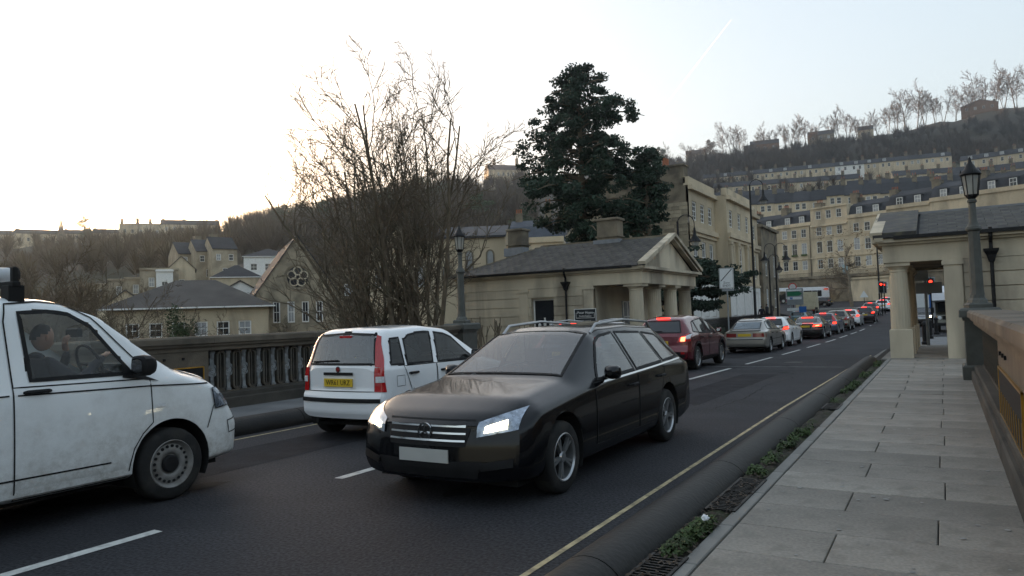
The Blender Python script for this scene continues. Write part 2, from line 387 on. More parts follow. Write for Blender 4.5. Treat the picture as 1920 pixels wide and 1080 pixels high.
# far right pavement
def fpr(y): return 8. if y < 44 else 12.
b = MB()
ysr = [29.6, 36, 43.9]
for i, yy in enumerate(ysr): b.v += [(rr(yy)+.15, yy, zr(yy)+.13), (8, yy, zr(yy)+.13)]
b.f = [(2*i,2*i+1,2*i+3,2*i+2) for i in range(len(ysr)-1)]; b.m = [0]*(len(ysr)-1)
struct(b.build('pavement', mat('far_paving', (.17,.172,.175), .85, .15, 1.2, fine=.1)))
b = MB()
for y0 in np.arange(23.8, 44, 1.0):
    y1 = y0+.985; b.add([(rr(y0),y0,zr(y0)-.1),(rr(y0)+.15,y0,zr(y0)-.1),(rr(y1)+.15,y1,zr(y1)-.1),(rr(y1),y1,zr(y1)-.1),
      (rr(y0)+.02,y0,zr(y0)+.135),(rr(y0)+.15,y0,zr(y0)+.135),(rr(y1)+.15,y1,zr(y1)+.135),(rr(y1)+.02,y1,zr(y1)+.135)],
      [(4,5,6,7),(0,1,5,4),(2,3,7,6),(3,0,4,7)])
struct(b.build('kerb', A['kerb']))
# left pavement: on the bridge behind the kerb beam, and on past the lodge
b = MB(); b.box(-11.6,-8,-.6,-9.15,25.6,PZ); struct(b.build('pavement', mat('left_paving', (.15,.15,.15), .85, .2, 1.5)))
b = MB(); ysl = [25.6, 32, 41.9, 47, 52, 57, 62, 70, 77.9, 87.9]
def rlp(y): return -8.95 if y < 42 else -8.95-5.2*min(1,(y-42)/20.)
for yy in ysl: b.v += [(-13.2-.09*max(0,yy-34), yy, zr(yy)+.13+.004*max(0,yy-34)), (rlp(yy)-.15, yy, zr(yy)+.13)]
b.f = [(2*i,2*i+1,2*i+3,2*i+2) for i in range(len(ysl)-1)]; b.m = [0]*len(b.f)
struct(b.build('pavement', mat('left_far_paving', (.16,.16,.165), .85, .2, 1.2, fine=.1)))
b = MB()
for yy, y2 in zip(ysl[:-1], ysl[1:]):
    b.add([(rlp(yy)-.15,yy,zr(yy)-.1),(rlp(yy),yy,zr(yy)-.1),(rlp(y2),y2,zr(y2)-.1),(rlp(y2)-.15,y2,zr(y2)-.1),
      (rlp(yy)-.15,yy,zr(yy)+.134),(rlp(yy)-.01,yy,zr(yy)+.134),(rlp(y2)-.01,y2,zr(y2)+.134),(rlp(y2)-.15,y2,zr(y2)+.134)],[(4,5,6,7),(1,2,6,5),(3,0,4,7),(0,1,5,4)])
struct(b.build('kerb', A['kerb']))
# ------------------------------------------------------------------ black half-round kerb beams
def kerb_beam(xc, y0, y1, label):
    t = thing('kerb_beam', label, 'kerb beam', (xc, y0, 0))
    seg = 2.9; y = y0
    while y < y1-.1:
        L = min(seg, y1-y)
        prof = [(-.22,-.3),(-.235,-.05)]+[(-.235*math.cos(a), .0+.24*math.sin(a)) for a in np.linspace(0, math.pi, 18)]+[(.235,-.05),(.22,-.3)]
        b = MB(); b.prism(prof, y-y0+.006, y-y0+L-.006, 'xz')
        b.build('iron_length', A['kerbiron'], t, smooth=True, sharp=50); y += L
    return t
kerb_beam(-1.8, -2, 22.0, 'long black half-round iron kerb beam beside the flagged pavement')
kerb_beam(-9.2, -6, 25.0, 'black half-round iron kerb beam behind the white van and white hatchback')
# soil strip, weeds, gratings
b = MB(); pts = []
for i in range(140):
    y = -1+i*.165
    for k in range(5):
        x = -1.575+k*.055; b.v.append((x, y, PZ-.025+.03*rng.random()*(k in (0,1,2))))
b.f = [(i*5+k, i*5+k+1, (i+1)*5+k+1, (i+1)*5+k) for i in range(139) for k in range(4)]; b.m = [0]*len(b.f)
struct(b.build('soil_strip', A['soil']))
y = -.8; i = 0
while y < 21.8:                       # narrow kerb setts along the outer edge of the flags
    L = rng.uniform(.75, 1.05)
    bb = MB(); bb.cbox(-.05,.006,-.1,.045,L-.006,0,.006); o = bb.build('edging_stone', A['kerb'], pv); o.location = (-1.335, y, PZ+.002); y += L
gr_spots = [(3.35,4.25),(5.35,6.45),(11.2,11.9)]
for (g0, g1), lab in zip(gr_spots, ('rusty slotted drain grating nearest the photographer in the kerb gutter','slotted drain grating half under dead leaves beside the weeds','small slotted drain grating farther along the weedy gutter')):
    t = thing('drain_grating', lab, 'drain grating', (-1.47, g0, PZ), 0)
    fr = MB(); fr.box(-.11,0,-.02,-.09,g1-g0,.012); fr.box(.09,0,-.02,.11,g1-g0,.012); fr.build('grating_frame', A['kerbiron'], t)
    bm_ = MB().box(-.09,-.008,-.015,.09,.008,.01).mesh('grating_bar', A['kerbiron'])
    yy = .03
    while yy < g1-g0: ob('grating_bar', bm_, t, (0, yy, 0)); yy += .042
# weeds: tufts of small leaves
def weeds(name, spots, hmax):
    V, F = [], []
    for (x, y, n, rad) in spots:
        for _ in range(n):
            a = rng.uniform(0, 6.28); r_ = rad*math.sqrt(rng.random()); px, py = x+.8*r_*math.cos(a)*.5, y+r_*math.sin(a)
            px = min(max(px, -1.56), -1.36)
            h = hmax*rng.uniform(.15, 1)*(1-.5*r_/rad); s_ = rng.uniform(.007, .02); an = rng.uniform(0, 6.28)
            d = Vector((math.cos(an), math.sin(an), rng.uniform(.0,.9)))*s_; e = Vector((-math.sin(an), math.cos(an), rng.uniform(-.3,.3)))*s_*.6
            p = Vector((px, py, PZ-.01+h)); o = len(V)
            V += [p-d, p+e, p+d, p-e]; F.append((o,o+1,o+2,o+3))
    b = MB(); b.add(V, F); return stuff(b.build(name, A['weed']))
sp = []
for i in range(230):
    y = -.5+rng.random()**1.0*21.5
    if any(a-.1 < y < c+.05 for a, c in gr_spots): continue
    dens = .5+.5*math.sin(y*2.3)+.4*math.sin(y*.9+1)
    if dens < .35: continue
    sp.append((-1.48+rng.uniform(-.09,.07), y, int(rng.uniform(30,130)*dens), rng.uniform(.05,.17)))
for (yy) in (4.42,4.6,4.8,4.95): sp.append((-1.47+rng.uniform(-.04,.04), yy+rng.uniform(-.05,.05), 480, .19))
weeds('weeds', sp, .085)
b = MB()
for _ in range(900):
    x, y = -1.47+rng.uniform(-.1,.1), rng.choice([rng.uniform(3.3,7.5), rng.uniform(0,21)]); s_ = rng.uniform(.008,.022); a = rng.uniform(0,6.28)
    p = Vector((x, y, PZ+.012+rng.uniform(0,.015))); d = Vector((math.cos(a),math.sin(a),rng.uniform(-.4,.4)))*s_; e = Vector((-math.sin(a),math.cos(a),rng.uniform(-.4,.4)))*s_*.6
    b.add([p-d,p+e,p+d,p-e],[(0,1,2,3)])
stuff(b.build('dead_leaves', mat('dead_leaf', (.05,.037,.026), .9, .5, 9)))
# crumpled litter among the weeds
bm = bmesh.new(); bmesh.ops.create_icosphere(bm, subdivisions=2, radius=.028)
for v in bm.verts: v.co *= rng.uniform(.65,1.2); v.co.z *= .8
me = bpy.data.meshes.new('litter'); bm.to_mesh(me); bm.free(); me.materials.append(mat('white_paper',(.7,.72,.74),.6,.2,30))
tag(ob('crumpled_paper', me, None, (-1.42,4.82,PZ+.09)), 'crumpled white paper lying on the green weeds', 'litter')

# ------------------------------------------------------------------ parapets
A['plinth'] = mat('grimy_plinth_stone', (.06,.054,.045), .92, .3, 1.4, .2, 30, stain=(.025,.023,.02), sscale=1.2, samt=.7)
def parapet(x, side, label, y0, y1, plain, bal):
    """side=+1: faces the road towards -x (right-hand parapet); -1: left-hand"""
    t = thing('bridge_parapet', label, 'parapet', (x, 0, 0), 0)
    sx = side
    def bx(b, xa, ya, za, xb, yb, zb, c=None):
        xa, xb = sorted((xa*sx, xb*sx))
        if c: b.cbox(xa, ya, za, xb, yb, zb, c)
        else: b.box(xa, ya, za, xb, yb, zb)
    b = MB(); bx(b, -.09, y0, .1, .5, y1, .34, .02); bx(b, -.04, y0, .34, .46, y1, .43, .02); b.build('plinth', A['plinth'], t)
    ycop = y0
    while ycop < y1-.2:
        L = min(2.4, y1-ycop); b = MB()
        bx(b, -.02, ycop+.003, 1.2, .42, ycop+L-.003, 1.28); bx(b, -.07, ycop+.003, 1.28, .47, ycop+L-.003, 1.33); bx(b, -.11, ycop+.003, 1.33, .51, ycop+L-.003, 1.45, .03)
        b.build('coping_stone', A['stoneparapet'], t); ycop += L
    for a, c in plain:
        b = MB(); bx(b, 0, a, .43, .4, c, 1.2); b.build('pier_panel', A['stoneparapet'], t)
        # gilt framed tablet
        w_ = c-a; ya, yb, za, zb = a+w_*.1, c-w_*.04, .42, .93
        f = MB()
        for (q0,q1,u0,u1) in ((ya,yb,zb-.02,zb),(ya,yb,za,za+.02),(ya,ya+.02,za,zb),(yb-.02,yb,za,zb)): bx(f, -.02, q0, u0, -.001, q1, u1)
        fr = f.build('gilt_frame', A['gold'], t)
        f = MB(); bx(f, -.012, ya+.022, za+.022, -.0005, yb-.022, zb-.022); f.build('black_tablet', A['black'], fr)
        n = int((yb-ya)/.24)
        barm = None
        for i in range(n):
            yy = ya+.1+(yb-ya-.2)*i/(n-1); f = MB(); bx(f, -.006, -.016, 0, -.001, .016, .22)
            o = f.build('gilt_bar', A['gold'], fr, loc=(-.013*sx, yy, za+.05))
        for i in range(3):
            f = MB(); bx(f, -.02, -.02, -.02, .0, .02, .02); f.build('iron_bolt', A['black'], t, loc=(-.001*sx, c-.5-.35*i, 1.08))
    for a, c in bal:
        n = round((c-a)/.345); st = (c-a)/n
        # baluster: strip, ring with roundel, strip
        u = MB()
        bx(u, .12, -.05, .44, .17, .05, .5); bx(u, .13, -.036, .5, .165, .036, .72); bx(u, .13, -.042, .93, .165, .042, 1.13); bx(u, .12, -.055, 1.13, .17, .055, 1.19)
        u.lathe([(.075,.12),(.115,.12),(.115,.17),(.075,.17)], 20, (0,0,.825), 'x', cap=False) if sx > 0 else u.lathe([(.075,-.12),(.115,-.12),(.115,-.17),(.075,-.17)], 20, (0,0,.825), 'x', cap=False)
        um = u.mesh('baluster', A['ironlight'], True)
        d = MB(); q = .135*sx; q2 = .16*sx; d.lathe([(.0,q),(.02,q-.012*sx),(.035,q),(.055,q-.006*sx),(.074,q),(.074,q2),(0,q2)], 18, (0,0,.825), 'x', cap=False)
        dm = d.mesh('roundel', A['ironlight'], True)
        # stadium loop
        l = MB()
        def stad(hw, z0, z1): return [(hw*math.cos(t_), z1-hw+hw*math.sin(t_)) for t_ in np.linspace(0, math.pi, 9)]+[(hw*math.cos(t_), z0+hw+hw*math.sin(t_)) for t_ in np.linspace(math.pi, 2*math.pi, 9)]
        o_, i_ = stad(.095,.45,1.18), stad(.055,.49,1.14); N_ = len(o_)
        X0, X1 = .1*sx, .18*sx
        l.v = [(X0,p,q_) for p, q_ in o_]+[(X0,p,q_) for p, q_ in i_]+[(X1,p,q_) for p, q_ in o_]+[(X1,p,q_) for p, q_ in i_]
        for i in range(N_):
            j = (i+1) % N_; l.f += [(i,j,N_+j,N_+i),(2*N_+i,3*N_+i,3*N_+j,2*N_+j),(i,2*N_+i,2*N_+j,j),(N_+i,N_+j,3*N_+j,3*N_+i)]
        l.m = [0]*len(l.f); bx(l, .12, -.012, .5, .16, .012, 1.13)
        lm = l.mesh('iron_loop', A['iron'], True)
        for i in range(n):
            y = a+st*(i+.5); o = ob('baluster', um, t, (0, y, 0)); ob('roundel', dm, o); ob('iron_loop', lm, t, (0, y+st/2 if i < n-1 else y-1e9, 0)) if i < n-1 else None
        b = MB(); bx(b, .09, a, .43, .2, c, .455); bx(b, .09, a, 1.17, .2, c, 1.2); bx(b, .215, a, .43, .235, c, 1.2); b.build('iron_rail', A['iron'], t)
    return t
parapet(-11.15, -1, 'left bridge parapet of iron loops and roundels behind the white cars', -6, 16.0, [(5.9,8.35),(-1.2,.6)], [(.6,5.9),(8.35,15.9)])
parapet(.47, 1, 'right bridge parapet with gilt tablet beside the flagged pavement', -6, 16.0, [(6.2,9.3),(-2,.2)], [(.2,6.2),(9.3,15.9)])
# end piers and lamps
A['lampiron'] = mat('lamp_green_grey_iron', (.075,.078,.07), .6, .25, 3, .1, 30, stain=(.04,.038,.032), sscale=3, samt=.5)
def pier(x, y, side, label):
    t = thing('parapet_pier', label, 'pier', (x, y, 0))
    b = MB(); b.cbox(-.33,-.1,.1,.33,.7,.42,.03); b.build('pier_base', A['lampiron'], t)
    b = MB(); b.box(-.26,-.03,.42,.26,.64,1.26); b.build('shaft', A['lampiron'], t)
    b = MB(); b.box(-.29,-.06,1.26,.29,.67,1.32); b.cbox(-.34,-.11,1.32,.34,.71,1.49,.04); b.build('cap', A['lampiron'], t)
pier(.58, 16.2, 1, 'dark square iron pier carrying the lamp beside the right lodge')
pier(-11.35, 16.2, -1, 'dark square iron pier carrying the lamp behind the white hatchback')
lampglass = glassmat('frosted_lamp_glass', (.75,.74,.7), 1.5, .25, .45)
def bridge_lamp(x, y, z, s_, label):
    t = thing('bridge_lamp', label, 'street lamp', (x, y, z), .2, 'cast iron lamps on the parapet piers'); t.scale = (s_*.82,s_*.82,s_*.955)
    b = MB(); b.cbox(-.24,-.24,0,.24,.24,.1,.03); b.lathe([(.22,.1),(.2,.16),(.16,.2),(.15,.26)], 8); b.build('lamp_base', A['lampiron'], t)
    b = MB(); b.lathe([(.15,.26),(.135,.36),(.12,1.5),(.125,1.53),(.15,1.55),(.155,1.62),(.12,1.66)], 16, flute=lambda k: 1 if k % 2 else .93)
    b.lathe([(.16,1.55),(.17,1.58),(.16,1.61)], 16); b.lathe([(.12,1.66),(.085,1.74),(.075,2.1),(.1,2.12),(.1,2.16),(.05,2.2)], 12); b.build('column', A['lampiron'], t, True)
    b = MB(); b.lathe([(.05,2.16),(.13,2.24),(.14,2.27)], 8); 
    for k in range(8):
        an = math.pi/4*k; b.beam((.137*math.cos(an),.137*math.sin(an),2.25),(.197*math.cos(an),.197*math.sin(an),2.66),.016,.016)
    b.build('lantern_frame', A['black'], t)
    b = MB(); b.lathe([(.13,2.26),(.19,2.66)], 8, cap=False); b.build('lantern_glass', lampglass, t)
    b = MB(); b.lathe([(.05,2.3),(.06,2.4),(.05,2.5),(.0,2.52)], 10); b.build('bulb', A['whitepaint'], t)
    b = MB(); b.lathe([(.2,2.65),(.225,2.68),(.2,2.73),(.13,2.78),(.09,2.86),(.07,2.88),(.04,2.93),(.03,3.0),(.0,3.05)], 16)
    for k in range(4):
        an = math.pi/2*k; b.lathe([(.02,2.7),(.012,2.76),(0,2.79)], 5, (.2*math.cos(an),.2*math.sin(an),0))
    b.build('lantern_roof', A['black'], t, True)
    return t
bridge_lamp(.56, 16.5, 1.49, 1.0, 'fluted grey lamp with white lantern in front of the right lodge')
bridge_lamp(-11.35, 16.5, 1.49, .93, 'grey lamp post with frosted lantern on the left parapet by the bare tree')
# ------------------------------------------------------------------ vehicles
def paint(name, col, metal=0., rough=.3, coat=1., dirt=None, dz=.5):
    m_ = mat(name, col, rough, .04, 1.5, metal=metal, coat=coat, spec=.5)
    if dirt:
        t = m_.node_tree; N = t.nodes; Lk = t.links; b = N['Principled BSDF']; src = b.inputs['Base Color'].links[0].from_socket
        tc = N.new('ShaderNodeTexCoord'); sp = N.new('ShaderNodeSeparateXYZ'); Lk.new(tc.outputs['Object'], sp.inputs[0])
        n = N.new('ShaderNodeTexNoise'); n.inputs['Scale'].default_value = 2.6; n.inputs['Detail'].default_value = 8; n.inputs['Roughness'].default_value = .7; Lk.new(tc.outputs['Object'], n.inputs[0])
        a = N.new('ShaderNodeMath'); a.operation = 'MULTIPLY_ADD'; a.inputs[1].default_value = 1.3; a.inputs[2].default_value = -.65; Lk.new(n.outputs[0], a.inputs[0])
        c = N.new('ShaderNodeMath'); c.operation = 'ADD'; Lk.new(a.outputs[0], c.inputs[0]); Lk.new(sp.outputs[2], c.inputs[1])
        r = N.new('ShaderNodeMapRange'); r.inputs[1].default_value = dz; r.inputs[2].default_value = .12; r.inputs[3].default_value = 0; r.inputs[4].default_value = .75; Lk.new(c.outputs[0], r.inputs[0])
        n2 = N.new('ShaderNodeTexNoise'); n2.inputs['Scale'].default_value = 14; n2.inputs['Detail'].default_value = 6; n2.inputs['Roughness'].default_value = .8; Lk.new(tc.outputs['Object'], n2.inputs[0])
        mu = N.new('ShaderNodeMath'); mu.operation = 'MULTIPLY'; Lk.new(r.outputs[0], mu.inputs[0]); r2 = N.new('ShaderNodeMapRange'); r2.inputs[1].default_value = .35; r2.inputs[2].default_value = .6; r2.inputs[3].default_value = .35; Lk.new(n2.outputs[0], r2.inputs[0]); Lk.new(r2.outputs[0], mu.inputs[1])
        mx = N.new('ShaderNodeMix'); mx.data_type = 'RGBA'; mx.inputs[7].default_value = (*dirt, 1); Lk.new(mu.outputs[0], mx.inputs[0]); Lk.new(src, mx.inputs[6]); Lk.new(mx.outputs[2], b.inputs['Base Color'])
        r3 = N.new('ShaderNodeMath'); r3.operation = 'SUBTRACT'; r3.inputs[0].default_value = coat; Lk.new(mu.outputs[0], r3.inputs[1]); Lk.new(r3.outputs[0], b.inputs['Coat Weight'])
    return m_
A['tyre'] = mat('tyre_rubber', (.013,.013,.013), .85, .3, 5, .2, 40, stain=(.05,.045,.038), sscale=6, samt=.4)
A['alloy'] = mat('alloy_wheel', (.38,.39,.4), .35, .1, 4, metal=.8)
A['steel'] = mat('dusty_steel_rim', (.22,.215,.205), .6, .25, 6, metal=.3, stain=(.09,.075,.06), sscale=8, samt=.6)
A['trim'] = mat('black_plastic_trim', (.012,.012,.013), .6, .2, 5, spec=.2)
A['chrome'] = mat('chrome', (.65,.66,.67), .15, 0, metal=1.)
A['under'] = mat('underbody_black', (.008,.008,.008), .9, 0)
A['seat'] = mat('dark_seat_fabric', (.022,.023,.025), .9, .2, 6)
A['glassclear'] = glassmat('clear_car_glass', (.9,.93,.92), 1.3, .0, .015)
A['glasstint'] = glassmat('tinted_car_glass', (.4,.44,.44), 1.9, .0)
A['glassside'] = glassmat('side_car_glass', (.3,.34,.33), 1.42, .0)
A['glassdark'] = mat('dark_car_glass', (.012,.014,.016), .03, 0, spec=.9)
A['redlens'] = mat('red_lamp_lens', (.42,.012,.014), .15, .1, 20, coat=1.)
A['darkred'] = mat('dim_red_lens', (.2,.012,.014), .2, .1, 20, coat=1.)
A['whitelens'] = mat('clear_lamp_lens', (.62,.64,.66), .12, .15, 30, coat=1.)
A['brake'] = mat('lit_brake_lamp', (.6,.02,.01), .3, 0, emit=(1,.025,.01), estr=1.1)
A['brakehot'] = mat('bright_brake_bulb', (.9,.1,.05), .3, 0, emit=(1,.1,.04), estr=2.2)
A['head'] = mat('lit_headlamp', (.9,.85,.7), .3, 0, emit=(1,.86,.55), estr=2.5)
A['amber'] = mat('amber_lens', (.6,.22,.02), .25, 0, coat=1.)
A['plateY'] = mat('yellow_number_plate', (.62,.42,.03), .4, .05, 5)
A['plateW'] = mat('white_number_plate', (.42,.42,.4), .4, .05, 5)
A['blueplastic'] = mat('pale_blue_paper', (.3,.5,.55), .6, .1, 5)

def text(s, size, m_, parent, loc, rot, name='lettering', align='CENTER', ext=.0008, sx=1.):
    cu_ = bpy.data.curves.new(name, 'FONT'); cu_.body = s; cu_.size = size; cu_.extrude = ext; cu_.align_x = align; cu_.align_y = 'CENTER'; cu_.resolution_u = 2
    tmp = bpy.data.objects.new('t', cu_); COL.objects.link(tmp); dg = bpy.context.evaluated_depsgraph_get(); dg.update()
    me = bpy.data.meshes.new_from_object(tmp.evaluated_get(dg)); bpy.data.objects.remove(tmp); bpy.data.curves.remove(cu_)
    me.materials.clear(); me.materials.append(m_); me.name = name
    o = ob(name, me, parent, loc); o.rotation_euler = rot; o.scale = (sx, 1, 1); return o

def pin(p, poly):
    x, y = p; c = False; j = len(poly)-1
    for i in range(len(poly)):
        xi, yi = poly[i]; xj, yj = poly[j]
        if (yi > y) != (yj > y) and x < (xj-xi)*(y-yi)/(yj-yi)+xi: c = not c
        j = i
    return c
def chaikin(p, it=2):
    for _ in range(it):
        q = [p[0]]
        for a, b in zip(p[:-1], p[1:]): q += [a*.75+b*.25, a*.25+b*.75]
        q.append(p[-1]); p = q
    return p

class Car:
    """x forward from the rear bumper, y to the left, z up."""
    def __init__(s, name, label, L, Wd, prof, belt, body, loc, rz, ground=.2, roofw=.36, tumble=None, hoodw=.44, arches=(), wr=.31, wy=None,
                 plan_f=.16, plan_r=.07, fascia_f=None, fascia_r=None, group=None, dx=.045, cab=None, drop=.075, cat='car', sill=.3, rimn='alloy', arch_trim=None, mid=None):
        s.L, s.W, s.prof, s.belt, s.m = L, Wd, prof, belt, body
        s.root = thing(name, label, cat, loc, rz, group)
        s.gaps = MB(); s.wins = []
        hw = Wd/2
        px, pz = zip(*prof); bx_, bz = zip(*belt)
        # stations: along the profile by arc length
        xs = [0.]
        fine = []
        for (xa, za), (xb, zb) in zip(prof[:-1], prof[1:]):
            n = max(1, int(math.hypot(xb-xa, zb-za)/dx)); fine += [xa+(xb-xa)*i/n for i in range(n)]
        fine.append(prof[-1][0]); xs = sorted(set(round(x, 4) for x in fine))
        def ztop(x):
            h = .05
            return float(np.mean([np.interp(min(max(x+d*h, 0), L), px, pz) for d in (-1,-.5,0,.5,1)])) if .06 < x < L-.06 else float(np.interp(x, px, pz))
        s.ztop = ztop
        c0, c1, c2, c3 = cab   # rear deck start of cabin, roof start, roof end, windscreen base
        def tw(x):              # 0 on bonnet or boot, 1 at the roof
            return float(np.interp(x, [c0, c1, c2, c3], [0 if c0 > .02 else .35, 1, 1, 0]))
        rings = []
        for x in xs:
            zt = ztop(x); zb = float(np.interp(x, bx_, bz)); t = tw(x)
            e = min(x, L-x); ew = np.interp(e, [0,.04,.14,.4], [.9,.945,.98,1.])
            if mid: ew *= np.interp(x, *zip(*mid))
            w = hw*ew
            wt = (hoodw*(1-t)+roofw*t)*Wd*ew
            zb = min(zb, zt-.04); dr = drop*(.45+.55*t)
            g = ground+ (np.interp(x, [0,.5,L-.6,L], [.1,0,0,.04]))
            zs = max(sill, g+.05)
            zm = zs+(zb-zs)*.5
            cp = [(0,g),(w*.86,g),(w*.955,g+.04),(w*.985,zs+.02),(w*1.0,zm),(w*.992,zb-.06),(w*.972,zb),((w*.972)*.45+wt*.55,zb+(zt-dr-zb)*.55),(wt*1.01,zt-dr-.01),(wt*.9,zt-dr*.35),(wt*.6,zt-dr*.1),(0,zt)]
            rings.append(chaikin([np.array(p) for p in cp], 2))
        n = len(rings[0]); V = []; F = []
        ff = fascia_f or [(0,-.1),(.3,0),(.55,0),(.6,-.02),(1.2,-.14)]; fr = fascia_r or [(0,-.08),(.3,0),(.5,0),(.56,-.03),(1.2,-.08)]
        fz, fx = zip(*ff); rz_, rx = zip(*fr)
        def dfm(x, y, z):
            ef = np.clip(1-(L-x)/.55, 0, 1)**1.5; er = np.clip(1-x/.5, 0, 1)**1.5; q = min(1.1, abs(y)/hw)
            return (x+ef*(np.interp(z, fz, fx)-plan_f*q**2.6)+er*(-np.interp(z, rz_, rx)+plan_r*q**2.6), y, z)
        for i, x in enumerate(xs):
            for (y, z) in rings[i]: V.append(dfm(x, y, z))
            for (y, z) in rings[i]: V.append(dfm(x, -y, z))
        N2 = 2*n
        for i in range(len(xs)-1):
            for k in range(n-1):
                a = i*N2+k; b_ = a+N2; F.append((a, b_, b_+1, a+1)); a2 = a+n; b2 = b_+n; F.append((a2, a2+1, b2+1, b2))
        for i, flip in ((0, True), (len(xs)-1, False)):     # end caps
            m_ = 7; base = len(V); x = xs[i]
            for k in range(n):
                y, z = rings[i][k]
                for j in range(m_): V.append(dfm(x, y*(1-2*j/(m_-1)), z))
            for k in range(n-1):
                for j in range(m_-1):
                    a = base+k*m_+j; q = (a, a+1, a+m_+1, a+m_); F.append(q if not flip else q[::-1])
        V = [Vector(v) for v in V]
        s.arches = []
        for ax in arches: s.arches.append((ax, wr+.03, wr*1.17))
        # cut the arches out of the sides
        keep = []
        def side(v): return abs(v.y) > hw*.6
        inside = [False]*len(V)
        for i, v in enumerate(V):
            for ax, az, ar in s.arches:
                if side(v) and v.z < az+ar and math.hypot(v.x-ax, max(v.z-az, 0) if v.z > az else 0) < ar and (v.z <= az or True):
                    if math.hypot(v.x-ax, v.z-az) < ar or (v.z < az and abs(v.x-ax) < ar): inside[i] = (ax, az, ar)
        F = [f for f in F if not all(inside[i] for i in f)]
        used = {i for f in F for i in f}
        for i in used:
            if inside[i]:
                ax, az, ar = inside[i]; v = V[i]
                if v.z >= az:
                    d = math.hypot(v.x-ax, v.z-az); k = ar/max(d, 1e-4); v.x = ax+(v.x-ax)*k; v.z = az+(v.z-az)*k
                else: v.x = ax+math.copysign(ar, v.x-ax)
        s.V, s.F = V, F
        s.bvh = BVHTree.FromPolygons([tuple(v) for v in V], F)
        s.parts = []
        for ax, az, ar in s.arches:                      # dark wheel wells
            for sy in (1, -1):
                b = MB()
                pts = [(ax+ar*math.cos(t), az+ar*math.sin(t)) for t in np.linspace(-.5, math.pi+.5, 22)]
                o = len(b.v)
                for (x, z) in pts: b.v += [(x, sy*(hw-.012), z), (x, sy*(hw*.45), z)]
                for i in range(len(pts)-1): b.f.append((o+2*i, o+2*i+1, o+2*i+3, o+2*i+2)); b.m.append(0)
                b.add([(x, sy*hw*.45, z) for x, z in pts], [tuple(range(len(pts)))])
                b.build('wheel_well', A['under'], s.root)
            if arch_trim:
                for sy in (1, -1):
                    b = MB()
                    ts = np.linspace(-.12, math.pi+.12, 24); o = len(b.v)
                    for t in ts:
                        for rr_ in (ar-.012, ar+.055):
                            x, z = ax+rr_*math.cos(t), az+rr_*math.sin(t); y = s.hit('L' if sy > 0 else 'R', (x, z))
                            b.v.append((x, (y.y if abs(y.y) > hw*.6 else sy*hw)+sy*.014, z))
                    for i in range(len(ts)-1): b.f.append((o+2*i,o+2*i+1,o+2*i+3,o+2*i+2)); b.m.append(0)
                    b.build('arch_trim', arch_trim, s.root)
        s.hw = hw
        b = MB(); b.box(.25, -hw*.8, ground-.03, L-.3, hw*.8, ground+.02); b.build('underbody', A['under'], s.root)
        s.wheels(arches, wr, (wy if wy else hw-.02), rimn)
    def wheels(s, arches, wr, wy, kind):
        w = wr*.62; tw = .2 if wr < .33 else .225
        tb = MB(); tb.lathe([(wr*.66,0),(wr*.9,-.005),(wr*.975,.015),(wr,.045),(wr,tw-.045),(wr*.975,tw-.015),(wr*.9,tw),(wr*.6,tw)], 30, axis='y', cap=False)
        tm = tb.mesh('wheel', A['tyre'], True, 50)
        rb = MB(); rr_ = wr*.67
        if kind == 'steel':
            rb.lathe([(rr_,.0),(rr_*.97,-.006),(rr_*.9,.012),(rr_*.86,.03),(rr_*.82,.036),(rr_*.62,.02),(rr_*.5,.02),(rr_*.44,.028),(rr_*.4,.045),(0,.045)], 40, axis='y', cap=False)
            rm = rb.mesh('rim', A['steel'], True, 50)
            hb = MB(); 
            for k in range(20):
                an = 2*math.pi*k/20; hb.lathe([(0,.021),(.014*wr/.32,.021),(.014*wr/.32,.03)], 8, (rr_*.73*math.cos(an),0,rr_*.73*math.sin(an)), 'y', cap=False)
            hb.lathe([(0,.005),(rr_*.3,.008),(rr_*.36,.02),(rr_*.36,.05)], 20, axis='y', cap=False)
            hm = hb.mesh('hub_cap', A['trim'], True)
        else:
            rb.lathe([(rr_,0),(rr_*.96,-.004),(rr_*.9,.012),(rr_*.88,.1)], 30, axis='y', cap=False)
            ns = 7 if kind == 'alloy' else 5
            for k in range(ns):
                an = 2*math.pi*k/ns
                for da in ((0,) if kind == 'alloy' else (-.12,.12)):
                    c_, s_ = math.cos(an+da), math.sin(an+da); p0 = Vector((rr_*.15*math.cos(an), .02, rr_*.15*math.sin(an))); p1 = Vector((rr_*.93*c_, .012, rr_*.93*s_))
                    tv = Vector((-s_, 0, c_))*rr_*(.1 if kind == 'alloy' else .055)
                    rb.add([p0-tv*.9, p0+tv*.9, p1+tv, p1-tv, p0-tv+Vector((0,.03,0)), p0+tv+Vector((0,.03,0)), p1+tv+Vector((0,.03,0)), p1-tv+Vector((0,.03,0))], [(0,3,2,1),(0,1,5,4),(1,2,6,5),(2,3,7,6),(3,0,4,7)])
            rb.lathe([(0,.008),(rr_*.2,.012),(rr_*.24,.03)], 14, axis='y', cap=False)
            rm = rb.mesh('rim', A['alloy'], True)
            hb = MB(); hb.lathe([(0,.09),(rr_*.9,.09)], 20, axis='y', cap=False); hb.lathe([(0,.075),(rr_*.6,.075)], 20, axis='y', cap=False); hm = hb.mesh('brake_disc', A['under'])
        for ax in arches:
            for sy in (1, -1):
                o = ob('wheel', tm, s.root, (ax, sy*wy, wr)); o.rotation_euler = (0, rng.uniform(0, 1.2), 0 if sy < 0 else math.pi)
                ob('rim', rm, o); ob('hub_cap' if kind == 'steel' else 'brake_disc', hm, o)
